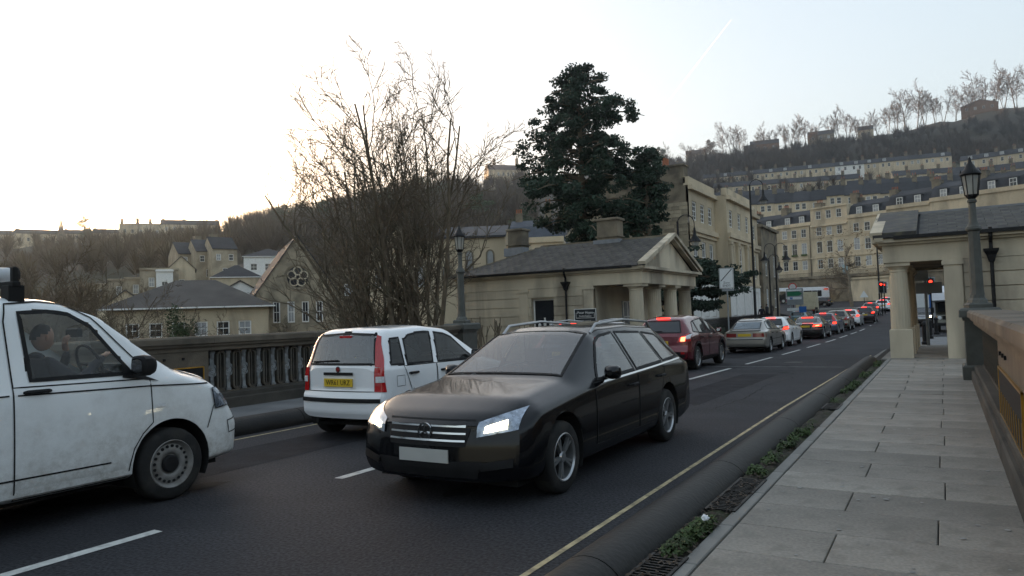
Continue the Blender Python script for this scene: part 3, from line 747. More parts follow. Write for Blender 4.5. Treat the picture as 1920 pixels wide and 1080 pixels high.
    def hit(s, d, p, off=0.):
        a, b = p
        if d in 'LR':
            sg = 1 if d == 'L' else -1; o = Vector((a, sg*3, b)); v = Vector((0, -sg, 0))
        elif d in 'FB':
            sg = 1 if d == 'F' else -1; o = Vector((s.L/2+sg*8, a, b)); v = Vector((-sg, 0, 0))
        else: o = Vector((a, b, 4)); v = Vector((0, 0, -1))
        h = s.bvh.ray_cast(o, v)
        if h[0] is None:
            h2 = s.bvh.find_nearest(o+v*(3 if d in 'LR' else 6)); q = h2[0]; return q+h2[1]*off
        n = h[1]
        if n.dot(v) > 0: n = -n
        return h[0]+(n*.6-v*.4)*off
    def patch(s, name, d, bot, top, m_, parent=None, off=.006, nx=12, nz=5, both=False):
        """sheet lying on the body between two edge polylines given in the projection plane of d"""
        def samp(poly, t):
            poly = [Vector(p) for p in poly]; ls = [(b_-a).length for a, b_ in zip(poly[:-1], poly[1:])]; T = t*sum(ls)
            for (a, b_), l in zip(zip(poly[:-1], poly[1:]), ls):
                if T <= l+1e-9: return a+(b_-a)*(T/l if l else 0)
                T -= l
            return poly[-1]
        out = []
        for dd in (('L', 'R') if both else (d,)):
            b = MB()
            for i in range(nx+1):
                p0, p1 = samp(bot, i/nx), samp(top, i/nx)
                for j in range(nz+1): b.v.append(tuple(s.hit(dd, p0+(p1-p0)*(j/nz), off)))
            for i in range(nx):
                for j in range(nz): a = i*(nz+1)+j; b.f.append((a, a+1, a+nz+2, a+nz+1)); b.m.append(0)
            o = b.build(name, m_, parent or s.root, True, sharp=60); out.append(o)
        return out if both else out[0]
    def ribbon(s, name, d, path, w, m_, parent=None, off=.007, closed=True, step=.06, inset=0.):
        pts = []
        P = [Vector(p) for p in path]; seq = list(zip(P, P[1:]+P[:1])) if closed else list(zip(P[:-1], P[1:]))
        for a, b_ in seq:
            n = max(1, int((b_-a).length/step)); pts += [a+(b_-a)*(i/n) for i in range(n)]
        if not closed: pts.append(P[-1])
        N_ = len(pts); b = MB(); cx = sum((p for p in pts), Vector((0,0)))/N_
        for i, p in enumerate(pts):
            q0 = pts[(i-1) % N_] if closed or i else p; q1 = pts[(i+1) % N_] if closed or i < N_-1 else p
            t = (q1-q0).normalized(); nrm = Vector((-t.y, t.x))
            if inset and nrm.dot(cx-p) < 0: nrm = -nrm
            a, c = (p-nrm*w*.25, p+nrm*w*.75) if inset else (p-nrm*w/2, p+nrm*w/2)
            b.v += [tuple(s.hit(d, a, off)), tuple(s.hit(d, c, off))]
        for i in range(N_ if closed else N_-1):
            j = (i+1) % N_; b.f.append((2*i, 2*i+1, 2*j+1, 2*j)); b.m.append(0)
        return b.build(name, m_, parent or s.root, True, sharp=60)
    def window(s, d, bot, top, m_, name='side_window', frame=.03, open_=False, both=False, fm=None, nx=12, nz=5):
        for dd in (('L', 'R') if both else (d,)):
            g = s.patch(name, dd, bot, top, m_, off=.004, nx=nx, nz=nz)
            poly = list(bot)+list(reversed(top))
            if frame: s.ribbon('window_seal', dd, poly, frame, fm or A['trim'], g, .0065, inset=1)
            if open_: s.wins.append((dd, poly))
    def door(s, d, poly, handle=None, gap=.011, both=False, m_=None, hm=None, bot=None, top=None):
        for dd in (('L', 'R') if both else (d,)):
            o = s.patch('door', dd, bot, top, m_ or s.m, off=.0035, nx=16, nz=10)
            s.ribbon('door_gap', dd, list(bot)+list(reversed(top)), gap, A['under'], o, .0055)
            if handle:
                hx, hz = handle; p = s.hit(dd, (hx, hz)); sy = 1 if dd == 'L' else -1
                b = MB(); b.tube([(-.1,0,0),(-.085,sy*.03,.003),(.07,sy*.034,.003),(.1,0,0)], [.012,.017,.017,.012], 8); b.build('handle', hm or A['trim'], o, True, p)
    def light(s, name, d, bot, top, m_, off=.01, **k): return s.patch(name, d, bot, top, m_, off=off, **k)
    def mirror(s, x, z, m_, sz=1., out=.12):
        for sy in (1, -1):
            p = s.hit('L' if sy > 0 else 'R', (x, z)); b = MB()
            b.tube([(0,-sy*.03,-.03),(0,sy*.07,.0)], .022, 6)
            c = Vector((.0, sy*out, .04)); prof = [(-.035,.062,.05),(-.02,.085,.068),(.02,.09,.07),(.06,.07,.055),(.09,.03,.025)]
            o = len(b.v)
            for dx_, ry, rz_ in prof:
                for k in range(12):
                    an = 2*math.pi*k/12; e = .6
                    b.v.append((c.x+dx_*sz, c.y+sz*ry*math.copysign(abs(math.cos(an))**e, math.cos(an)), c.z+sz*rz_*math.copysign(abs(math.sin(an))**e, math.sin(an))))
            for i in range(len(prof)-1):
                for k in range(12): k2 = (k+1) % 12; b.f.append((o+i*12+k, o+i*12+k2, o+(i+1)*12+k2, o+(i+1)*12+k)); b.m.append(0)
            b.f.append(tuple(o+(len(prof)-1)*12+k for k in range(12))); b.m.append(0)
            mo = b.build('wing_mirror', m_, s.root, True, p)
            g = MB(); g.v = [(c.x-.036*sz, c.y+sz*.056*math.copysign(abs(math.cos(a))**.6, math.cos(a)), c.z+sz*.044*math.copysign(abs(math.sin(a))**.6, math.sin(a))) for a in np.linspace(0, 2*math.pi, 13)[:-1]]; g.f = [tuple(range(12))]; g.m = [0]
            g.build('mirror_glass', A['chrome'], mo)
    def plate(s, d, y, z, tx=None, m_=None, size=(.52,.11)):
        p = s.hit(d, (y, z)); sg = 1 if d == 'F' else -1
        b = MB(); b.box(-.006, -size[0]/2, -size[1]/2, .006, size[0]/2, size[1]/2); o = b.build('number_plate', m_ or A['plateY'], s.root, loc=(p.x+sg*.012, y, z))
        if tx: text(tx, .098, A['black'], o, (sg*.0075, 0, -.002), (math.pi/2, 0, math.pi/2 if sg > 0 else -math.pi/2), 'plate_lettering', sx=.92)
        return o
    def box(s, name, m_, x0, y0, z0, x1, y1, z1, c=.01, parent=None):
        b = MB(); b.cbox(x0, y0, z0, x1, y1, z1, c); return b.build(name, m_, parent or s.root)
    def seats(s, xs, z=.5, ys=(.36,-.36), h=.62):
        for x in xs:
            for y in ys:
                b = MB(); b.prism([(-.2,-.08),(.28,-.05),(.3,.06),(.0,.1),(-.12,h),(-.22,h)], y-.24, y+.24, 'xz'); b.v = [(v[0]+x, v[1], v[2]+z) for v in b.v]
                b.prism([(x-.22,z+h+.04),(x-.13,z+h+.04),(x-.14,z+h+.2),(x-.2,z+h+.2)], y-.13, y+.13, 'xz'); b.build('seat', A['seat'], s.root)
    def steering(s, x, y, z):
        b = MB(); pts = [(x-.06*math.cos(a)*1.1, y+.185*math.sin(a), z+.175*math.cos(a)) for a in np.linspace(0, 2*math.pi, 25)]; b.tube(pts, .014, 6, cap=False)
        b.tube([(x, y-.17, z), (x, y+.17, z)], .018, 6); b.tube([(x, y, z), (x+.3, y, z-.15)], .03, 6); b.build('steering_wheel', A['trim'], s.root, True)
    def finish(s):
        F = s.F
        if s.wins:
            out = []
            for f in F:
                c = sum((s.V[i] for i in f), Vector())/len(f); kill = False
                for d, poly in s.wins:
                    if d == 'L' and c.y > s.hw*.3 or d == 'R' and c.y < -s.hw*.3: kill |= pin((c.x, c.z), poly)
                    elif d == 'B' and c.x < s.L*.35 and abs(c.y) < s.hw*.84: kill |= pin((c.y, c.z), poly) and c.z < s.ztop(max(0,min(s.L,c.x)))+.01
                    elif d == 'T' and c.z > s.ztop(c.x)-.16 and abs(c.y) < s.hw*.84: kill |= pin((c.x, c.y), poly)
                if not kill: out.append(f)
            F = out
        b = MB(); b.v = [tuple(v) for v in s.V]; b.f = F; b.m = [0]*len(F)
        s.body = b.build('body', s.m, s.root, True, sharp=32)
        return s.root
def topy(c, x, f=.86, Wd=None): return f
RZ = math.pi/2
PW = paint('white_car_paint', (.8,.81,.82), rough=.28)
A['vanlamp'] = mat('chromed_headlamp_lens', (.3,.34,.4), .1, .5, 14, metal=.7, coat=1.)
# ---- the white panel van with its driver
vp_ = paint('dirty_white_van_paint', (.77,.79,.79), rough=.4, coat=.5, dirt=(.2,.175,.135), dz=1.05)
VX, VY = -7.23, .32
van = Car('panel_van', 'dirty white panel van with its driver at the wheel, cut by the picture edge', 4.89, 1.9,
  [(0,1.80),(.05,1.86),(.5,1.93),(2.7,1.925),(3.05,1.9),(3.4,1.78),(4.12,1.24),(4.5,1.13),(4.72,1.0),(4.89,.86)],
  [(0,1.16),(3.5,1.16),(4.1,1.14),(4.6,.98),(4.89,.8)], vp_, (VX,VY,0), RZ, ground=.26, roofw=.415, hoodw=.41, arches=(.96,3.99), wr=.335, plan_f=.2,
  fascia_f=[(0,-.12),(.3,0),(.62,.02),(.72,-.02),(.8,-.06),(1.05,-.1),(1.4,-.14)], cab=(.0,.1,3.0,4.12), drop=.1, cat='van', rimn='steel', dx=.035)
wb, wt = [(2.76,1.215),(3.62,1.205)], [(2.72,1.775),(2.95,1.785),(3.12,1.76),(3.3,1.65),(3.6,1.25)]
van.window('R', wb, wt, A['glassclear'], frame=.034, open_=True, nx=28, nz=8); van.window('L', wb, wt, A['glassclear'], frame=.045, open_=True, nx=20)
van.door('R', None, (2.81,1.13), bot=[(2.63,.3),(3.555,.3),(3.575,.42),(3.61,.54),(3.69,.66),(3.79,.75)], top=[(2.63,1.175),(3.775,1.15)])
van.ribbon('door_gap', 'R', [(2.63,1.17),(2.61,1.7),(2.64,1.84),(2.9,1.86),(3.1,1.84),(3.32,1.72),(3.78,1.22)], .012, A['under'], closed=False)
van.ribbon('swage_line', 'R', [(0.3,1.115),(2.6,1.115)], .012, A['under'], closed=False)
van.ribbon('swage_line', 'R', [(2.66,1.112),(3.76,1.085),(4.4,1.05)], .012, A['under'], closed=False, off=.008)
van.ribbon('swage_line', 'R', [(.3,.47),(3.4,.455)], .014, A['trim'], closed=False, off=.006)
van.ribbon('bonnet_gap', 'R', [(4.06,1.225),(4.3,1.14),(4.5,1.05),(4.56,1.0)], .013, A['under'], closed=False)
van.ribbon('bumper_gap', 'R', [(4.36,.62),(4.43,.82),(4.47,.86)], .01, A['under'], closed=False)
van.light('headlamp', 'R', [(4.45,.8),(4.74,.83)], [(4.42,1.0),(4.62,1.0)], A['vanlamp'], off=.012); van.ribbon('headlamp_gap', 'R', [(4.45,.8),(4.74,.83),(4.62,1.0),(4.42,1.0)], .012, A['under'], off=.014)
van.light('headlamp', 'F', [(.56,.83),(.86,.8)], [(.56,.93),(.86,1.02)], A['whitelens'], off=.012); van.light('headlamp', 'F', [(-.86,.8),(-.56,.83)], [(-.86,1.02),(-.56,.93)], A['whitelens'], off=.012)
van.light('grille', 'F', [(-.5,.78),(.5,.78)], [(-.53,.92),(.53,.92)], A['trim'])
van.light('indicator', 'R', [(3.84,.885),(3.91,.885)], [(3.84,.915),(3.91,.915)], A['whitelens'], off=.012, nx=4, nz=2)
van.ribbon('bumper_moulding', 'R', [(4.6,.66),(4.8,.68),(4.82,.56),(4.62,.54)], .012, A['under'])
van.window('T', [(3.08,-.72),(4.1,-.8)], [(3.08,.72),(4.1,.8)], A['glassclear'], 'windscreen', frame=.0, open_=True)
van.patch('mirror_sail', 'R', [(3.52,1.18),(3.86,1.12)], [(3.54,1.3),(3.64,1.22)], A['trim'], off=.01)
van.mirror(3.62, 1.24, A['trim'], 1.35, .16)
van.plate('F', 0, .5, None, A['plateW'])
# cab inside: floor, dashboard, bulkhead lining, roof lining
van.box('dashboard', A['trim'], 3.55, -.8, .75, 4.05, .8, 1.13, .08); van.box('bulkhead', mat('grey_lining', (.42,.42,.4), .9, .15, 3), 2.3, -.85, .4, 2.36, .85, 1.85)
van.seats([3.0], .84, (.45,-.45), .5)
van.steering(3.5, -.45, 1.3)
b = MB(); b.cbox(-.03,-.1,-.05,.02,.1,.04,.015); b.build('rear_view_mirror', A['trim'], van.root, loc=(3.62,.02,1.6))
van.finish()
van.box('roof_rack_foot', A['under'], 2.69, -.74, 1.86, 2.81, -.62, 2.0); van.box('roof_rack_bar', A['under'], 2.72, -.74, 1.98, 2.78, .74, 2.03)
van.box('roof_rack_stop', A['under'], 2.73, -.72, 2.0, 2.77, -.68, 2.15)
p = thing('roof_pipe_tube', 'grey pipe carrier tube strapped on the roof of the white van', 'pipe carrier', (VX+.42, VY+.7, 2.1), RZ)
MB().tube([(0,0,0),(2.14,0,0)], .062, 20).build('tube', mat('grey_plastic_pipe', (.5,.52,.54), .35, .1, 4), p, True); MB().tube([(2.14,0,0),(2.2,0,0)], .07, 20).build('end_cap', A['trim'], p, True)

def skin_mesh(name, verts, edges, rad, m_, parent, sub=2, root=0):
    me = bpy.data.meshes.new(name); me.from_pydata(verts, edges, []); o = ob(name, me, None)
    md = o.modifiers.new('s', 'SKIN'); 
    for i, v in enumerate(me.skin_vertices[0].data): v.radius = (rad[i], rad[i]) if not hasattr(rad[i], '__len__') else rad[i]; v.use_root = (i == root)
    o.modifiers.new('u', 'SUBSURF').levels = sub
    dg = bpy.context.evaluated_depsgraph_get(); dg.update(); m2 = bpy.data.meshes.new_from_object(o.evaluated_get(dg)); bpy.data.objects.remove(o)
    m2.materials.clear(); m2.materials.append(m_); m2.polygons.foreach_set('use_smooth', [True]*len(m2.polygons)); m2.name = name
    return ob(name, m2, parent)
A['skin'] = mat('skin', (.3,.18,.13), .6, .1, 8); A['hair'] = mat('dark_cropped_hair', (.02,.016,.013), .8, .3, 20); A['jacket'] = mat('dark_navy_jacket', (.018,.019,.027), .9, .3, 6)
A['jeans'] = mat('dark_trousers', (.016,.017,.022), .9, .2, 6)
def head_mesh(name, parent, loc, rz, tilt=0.):
    """a head that faces +x"""
    bm = bmesh.new(); bmesh.ops.create_uvsphere(bm, u_segments=20, v_segments=14, radius=1)
    for v in bm.verts:
        x, y, z = v.co; w = .075*(1-.18*max(0,-z)); l = .095; h = .118
        if z < 0: w *= 1-.25*z*z; l *= 1-.1*z*z
        X = x*l+(.012 if x > .3 and z < -.3 else 0)
        if x > .75 and abs(y) < .25: X += .02*max(0, 1-abs(z+.12)/.25)      # nose
        if x > .6 and .05 < z < .3 and .2 < abs(y) < .55: X -= .008           # eye sockets
        if x > .8 and -.62 < z < -.42 and abs(y) < .35: X += .006
        v.co = (X, y*w, z*h)
    for sy in (1,-1):
        r = bmesh.ops.create_uvsphere(bm, u_segments=8, v_segments=6, radius=1)
        for v in r['verts']: v.co = (v.co.x*.018-.008, v.co.y*.01+sy*.074, v.co.z*.03-.005)
    me = bpy.data.meshes.new(name); bm.to_mesh(me); bm.free(); me.materials.append(A['skin']); me.polygons.foreach_set('use_smooth', [True]*len(me.polygons))
    o = ob(name, me, parent, loc); o.rotation_euler = (0, tilt, rz)
    bm = bmesh.new(); bmesh.ops.create_uvsphere(bm, u_segments=20, v_segments=14, radius=1)
    bmesh.ops.delete(bm, geom=[v for v in bm.verts if v.co.z < .2+max(0,v.co.x)*.8 - max(0,-v.co.x)*.6], context='VERTS')
    for v in bm.verts: v.co = (v.co.x*.097-.006, v.co.y*.079, v.co.z*.123)
    me = bpy.data.meshes.new('hair'); bm.to_mesh(me); bm.free(); me.materials.append(A['hair']); me.polygons.foreach_set('use_smooth', [True]*len(me.polygons)); ob('hair', me, o)
    return o
drv = thing('person', 'driver in a dark jacket with one hand to his face, seen through the van window', 'person', (VX+.45, VY+3.06, .86), RZ)
# local: x forward, y left; pelvis at the seat
Vd = [(0,0,.08),(-.03,0,.25),(-.04,0,.42),(-.03,0,.5),(0,0,.58), (-.02,-.2,.46),(.2,-.27,.3),(.42,-.16,.46),(.5,-.1,.5), (-.02,.2,.46),(.16,.28,.28),(.3,.16,.45),(.27,.06,.56),
      (.05,-.1,.05),(.48,-.14,.1),(.62,-.14,-.3),(.05,.1,.05),(.48,.14,.1),(.62,.14,-.3)]
Ed = [(0,1),(1,2),(2,3),(3,4),(2,5),(5,6),(6,7),(7,8),(2,9),(9,10),(10,11),(11,12),(0,13),(13,14),(14,15),(0,16),(16,17),(17,18)]
Rd = [(.17,.13),(.18,.13),(.19,.13),(.11,.09),(.055,.055),(.085,.085),(.06,.06),(.042,.042),(.036,.036),(.085,.085),(.06,.06),(.042,.042),(.036,.036),(.1,.1),(.08,.08),(.05,.05),(.1,.1),(.08,.08),(.05,.05)]
skin_mesh('torso_and_limbs', Vd, Ed, Rd, A['jacket'], drv)
head_mesh('head', drv, (.03,0,.70), .15, .1)
def hand(parent, loc, direction, up, s_=1.):
    d = Vector(direction).normalized(); u = Vector(up); u = (u-d*u.dot(d)).normalized(); w = d.cross(u)
    P = lambda a, b_, c: tuple(Vector(loc)+(d*a+w*b_+u*c)*s_)
    vs = [P(0,0,0), P(.045,0,0), P(.085,0,-.005)]; es = [(0,1),(1,2)]; rs = [(.024,.018),(.034,.016),(.036,.014)]
    for k, (bb, ln) in enumerate(((-.03,.07),(-.01,.08),(.011,.075),(.03,.058))):
        i = len(vs); vs += [P(.09,bb,-.008), P(.09+ln*.5,bb*1.05,-.03), P(.09+ln*.62,bb,-.03-ln*.5)]; es += [(2,i),(i,i+1),(i+1,i+2)]; rs += [.0095,.0088,.0075]
    i = len(vs); vs += [P(.03,-.035,-.01), P(.065,-.055,-.028), P(.09,-.05,-.045)]; es += [(1,i),(i,i+1),(i+1,i+2)]; rs += [.012,.0105,.0085]
    return skin_mesh('hand', vs, es, rs, A['skin'], parent, 1)
hand(drv, (.5,-.1,.5), (.6,.25,.35), (.3,0,1)); hand(drv, (.27,.06,.56), (-.35,-.12,.9), (-1,0,-.2))

# ---- generic cars
def gen(name, label, body, loc, rz, sp, cat='car', near=False, group='cars queuing on the bridge road', tx=None, lit=True, glass=None, extra=None):
    g = glass or A['glassdark']; dxs = .05 if near else .075
    c = Car(name, label, sp['L'], sp['W'], sp['prof'], sp['belt'], body, loc, rz, ground=sp.get('ground',.2), roofw=sp.get('roofw',.36), hoodw=sp.get('hoodw',.42), arches=sp['arches'], wr=sp.get('wr',.31),
            plan_f=sp.get('pf',.18), plan_r=sp.get('pr',.09), fascia_f=sp.get('ff'), fascia_r=sp.get('fr'), cab=sp['cab'], drop=sp.get('drop',.075), cat=cat, rimn=sp.get('rim','alloy'), arch_trim=sp.get('archtrim'), group=group, dx=dxs)
    for bt, tp in sp['win']: c.window('R', bt, tp, sp.get('sideglass', g), both=True, frame=.026, open_=near, nx=10, nz=4)
    bt, tp = sp['rear']; c.window('B', bt, tp, g, 'rear_window', frame=.03, open_=near)
    if 'screen' in sp:
        x0, y0, x1, y1 = sp['screen']; c.window('T', [(x0,-y0),(x1,-y1)], [(x0,y0),(x1,y1)], g, 'windscreen', frame=.03, open_=near)
    for bt, tp, h in sp.get('doors', ()): c.door('R', None, h, both=True, bot=bt, top=tp, hm=sp.get('hm'))
    for nm, d, bt, tp, m_, in sp.get('lamps', ()):
        if not lit and m_ in ('brake','brakehot'): m_ = 'redlens'
        of = .012 if nm in ('headlamp_housing','tail_lamp') else .022; nn = 10 if near else 6
        c.light(nm, d, bt, tp, A[m_], off=of, nx=nn, nz=4)
        if d in 'BF': c.light(nm, d, [(-a, z) for a, z in bt], [(-a, z) for a, z in tp], A[m_], off=of, nx=nn, nz=4)
    if 'high' in sp:
        z, hw_, x = sp['high']; b = MB(); b.cbox(-.02,-hw_,-.016,.03,hw_,.016,.004); b.build('high_brake_lamp', A['brake'] if lit else A['redlens'], c.root, loc=(x,0,z))
    for nm, d, bt, tp, m_, of in sp.get('trims', ()): c.patch(nm, d, bt, tp, A[m_], off=of, nx=14, nz=3)
    if sp.get('plate'): c.plate('B', 0, sp['plate'], tx)
    if 'fplate' in sp: c.plate('F', 0, sp['fplate'], None, A['plateW'])
    c.mirror(*sp['mirror'], sp.get('mm') or body)
    if sp.get('rails'):
        x0, x1, y_ = sp['rails']
        for sy in (1,-1):
            pts = [(x0,sy*y_,c.ztop(x0)-.05),(x0+.12,sy*y_,c.ztop(x0+.12)+.025),((x0+x1)/2,sy*y_,c.ztop((x0+x1)/2)+.035),(x1-.15,sy*y_,c.ztop(x1-.15)+.02),(x1,sy*y_,c.ztop(x1)-.05)]
            b = MB(); b.tube(pts, .017, 6); b.build('roof_rail', A[sp.get('railm','alloy')], c.root, True)
    if sp.get('wiper'):
        z, y0, y1 = sp['wiper']; p0, p1 = c.hit('B',(y0,z),.02), c.hit('B',(y1,z+.02),.02); b = MB(); b.tube([p0,p1], .012, 5); b.build('wiper', A['trim'], c.root)
    if near:
        c.seats(sp['seats'], sp.get('seatz',.45)); c.steering(sp['wheelx'], sp.get('wheely',-.35), sp.get('wheelz',.93))
        x0, x1 = sp['dash']; c.box('dashboard', A['trim'], x0, -c.hw*.82, .5, x1, c.hw*.82, sp.get('dashz',.93), .06)
        c.box('parcel_shelf', A['seat'], .3, -c.hw*.75, .4, sp['seats'][-1]-.2, c.hw*.75, sp.get('shelfz',.85), .03)
    c.finish()
    if extra: extra(c)
    return c
def quad(x0, x1, z0, x2, x3, z1): return ([(x0,z0),(x1,z0)], [(x2,z1),(x3,z1)])
# small upright hatchback (white, beside the left parapet)
PANDA = dict(sideglass=A['glassside'], L=3.54, W=1.58, prof=[(0,.99),(.17,1.46),(.34,1.525),(1.15,1.55),(1.75,1.49),(2.66,1.02),(3.3,.89),(3.54,.74)], belt=[(0,.985),(1,.985),(2.3,.97),(3.3,.84),(3.54,.68)],
  arches=(.56,2.86), wr=.285, cab=(0,.25,1.75,2.66), roofw=.385, hoodw=.41, pr=.1, ground=.2, drop=.085, rim='steel',
  fr=[(0,-.1),(.27,.0),(.38,.05),(.6,.05),(.66,.0),(1.0,0),(1.6,0)], ff=[(0,-.1),(.3,.0),(.6,.02),(.75,-.04),(1.2,-.1)],
  win=[([(.22,1.01),(.49,1.005)],[(.33,1.37),(.52,1.38)]), ([(.55,1.005),(1.14,.995)],[(.6,1.34),(.74,1.41),(1.0,1.44),(1.25,1.435)]), ([(1.25,.995),(2.22,.985)],[(1.36,1.43),(1.6,1.4),(1.78,1.34),(2.18,1.03)])],
  rear=([(-.6,1.025),(.6,1.025)], [(-.52,1.43),(0,1.455),(.52,1.43)]), screen=(1.84,.55,2.6,.62),
  doors=[([(.62,.62),(.8,.4),(1.2,.36)],[(.47,.985),(1.2,.98)],(.66,.88)), ([(1.22,.36),(2.2,.36)],[(1.215,.98),(2.26,.97)],(1.4,.87))],
  lamps=[('tail_lamp','B',[(.60,.995),(.72,.98)],[(.53,1.42),(.585,1.4)],'redlens'),('tail_lamp','B',[(.605,.66),(.75,.66)],[(.6,.985),(.72,.985)],'redlens'),('reversing_lamp','B',[(.625,.79),(.735,.79)],[(.625,.87),(.73,.87)],'whitelens'),
         ('headlamp','F',[(.45,.66),(.72,.64)],[(.45,.8),(.7,.84)],'whitelens')],
  trims=[('bumper_strip','B',[(-.71,.52),(.71,.52)],[(-.71,.575),(.71,.575)],'trim',.014),('boot_handle','B',[(-.27,.885),(.27,.885)],[(-.27,.925),(.27,.925)],'trim',.02),('plate_recess','B',[(-.3,.7),(.3,.7)],[(-.3,.88),(.3,.88)],'whitepaint',.004)],
  plate=.785, mirror=(2.14,1.02), mm=A['trim'], wiper=(1.06,.5,.02), seats=[1.75,.95], seatz=.45, wheelx=2.1, wheelz=.95, dash=(2.25,2.6), dashz=.97, shelfz=.8, high=(1.405,.11,.17))
def panda_extra(c):
    c.ribbon('fuel_flap', 'R', [(.3,.72),(.46,.72),(.46,.86),(.3,.86)], .007, A['under'], off=.006)
    c.ribbon('tailgate_gap', 'B', [(-.6,.99),(-.6,.665),(.6,.665),(.6,.99)], .01, A['under'], closed=False, off=.006)
    p = c.hit('B',(0,.965)); b = MB(); b.lathe([(.042,0),(.042,.012),(.034,.016)], 20, axis='x'); o = b.build('badge', A['chrome'], c.root, True, (p.x-.012,0,.965)); b = MB(); b.lathe([(.03,-.001),(.0301,.004)], 16, axis='x'); b.build('badge_centre', A['darkred'], o, loc=(-.002,0,0))
    b = MB(); b.tube([(0,0,0),(-.09,0,.12)], [.006,.003], 5); b.build('aerial', A['trim'], c.root, loc=(.62,0,1.53))
    b = MB(); b.tube([(.0,0,0),(.4,0,0)], .03, 8); b.build('exhaust', A['under'], c.root, loc=(.03,.45,.25))
gen('parked_car', 'small upright white hatchback with tall red tail lamps beside the left parapet', PW, (-7.2,7.45,0), RZ, PANDA, near=True, tx='WR61 URZ', glass=A['glasstint'], lit=False, extra=panda_extra).root.name = 'hatchback_car'
# black estate coming towards the camera
BLACKP = paint('black_metallic_paint', (.003,.0035,.005), metal=.0, rough=.25, coat=.45)
BLACKP.node_tree.nodes['Principled BSDF'].inputs['Specular IOR Level'].default_value = .15
SUV = dict(L=4.88, W=1.87, prof=[(0,.98),(.12,1.05),(.5,1.38),(.75,1.46),(1.6,1.5),(2.4,1.485),(2.75,1.42),(3.62,1.0),(4.4,.9),(4.78,.78),(4.88,.7)], belt=[(0,.93),(1.5,.97),(3.0,.93),(3.6,.88),(4.5,.78),(4.88,.66)],
  arches=(1.13,4.01), wr=.325, cab=(0,.6,2.6,3.62), roofw=.33, hoodw=.41, pf=.26, ground=.19, drop=.085, rim='twin',
  ff=[(0,-.15),(.22,-.02),(.35,.02),(.55,.0),(.62,-.02),(.8,-.06),(1.2,-.14)],
  win=[([(.5,1.02),(1.15,1.0)],[(.85,1.33),(1.25,1.37)]), ([(1.22,1.0),(2.1,.97)],[(1.32,1.375),(2.08,1.4)]), ([(2.18,.97),(3.18,.94)],[(2.16,1.4),(2.5,1.375),(2.72,1.31),(3.14,.98)])],
  rear=([(-.62,1.06),(.62,1.06)], [(-.5,1.36),(.5,1.36)]), screen=(2.68,.56,3.56,.68),
  doors=[([(1.45,.5),(1.6,.33),(2.12,.33)],[(1.2,.985),(2.12,.96)],(1.4,.84)), ([(2.15,.33),(3.3,.33)],[(2.15,.96),(3.3,.92)],(2.32,.82))],
  lamps=[('headlamp_housing','F',[(.50,.60),(.82,.66)],[(.50,.72),(.80,.83)],'vanlamp'),('headlamp','F',[(.56,.635),(.74,.67)],[(.57,.685),(.72,.735)],'head'),('fog_lamp','F',[(.55,.33),(.8,.36)],[(.52,.39),(.8,.43)],'trim'),('tail_lamp','B',[(.55,.75),(.85,.75)],[(.55,.95),(.82,.95)],'redlens')],
  trims=[('lower_grille','F',[(-.5,.26),(.5,.26)],[(-.55,.4),(.55,.4)],'trim',.006),('radiator_grille','F',[(-.4,.52),(.4,.52)],[(-.46,.74),(.46,.74)],'trim',.006),
         ('chrome_belt','R',[(.5,.985),(3.15,.905)],[(.5,1.003),(3.15,.923)],'chrome',.012),('chrome_sill','R',[(1.6,.315),(3.55,.315)],[(1.6,.335),(3.55,.335)],'alloy',.012),('chrome_belt','L',[(.5,.985),(3.15,.905)],[(.5,1.003),(3.15,.923)],'chrome',.012)],
  plate=.7, fplate=.44, mirror=(3.02,.97), rails=(.7,2.6,.56), seats=[2.35,1.4], seatz=.4, wheelx=2.85, wheelz=.92, dash=(3.0,3.5), dashz=.93, shelfz=.85)
def suv_extra(c):
    for k in range(3):
        z = .56+k*.06; c.patch('grille_bar', 'F', [(-.4,z),(.4,z)], [(-.4,z+.016),(.4,z+.016)], A['chrome'], off=.014, nx=8, nz=1)
    p = c.hit('F',(0,.64)); b = MB(); b.lathe([(.06,0),(.075,0),(.075,.012),(.06,.012)], 24, axis='x', cap=False); b.beam((.006,0,0),(.006,0,.065),.012,.012); b.beam((.006,0,0),(.006,.056,-.033),.012,.012); b.beam((.006,0,0),(.006,-.056,-.033),.012,.012)
    b.build('badge', A['chrome'], c.root, loc=(p.x+.012,0,.64))
    c.box('dashboard_paper', A['blueplastic'], 3.2, .28, .935, 3.42, .58, .955, .002)
gen('estate_car', 'black estate car with lit headlamps coming down the road towards the camera', BLACKP, (-3.93,9.97,0), -RZ, SUV, near=True, glass=A['glasstint'], extra=suv_extra, group=None)
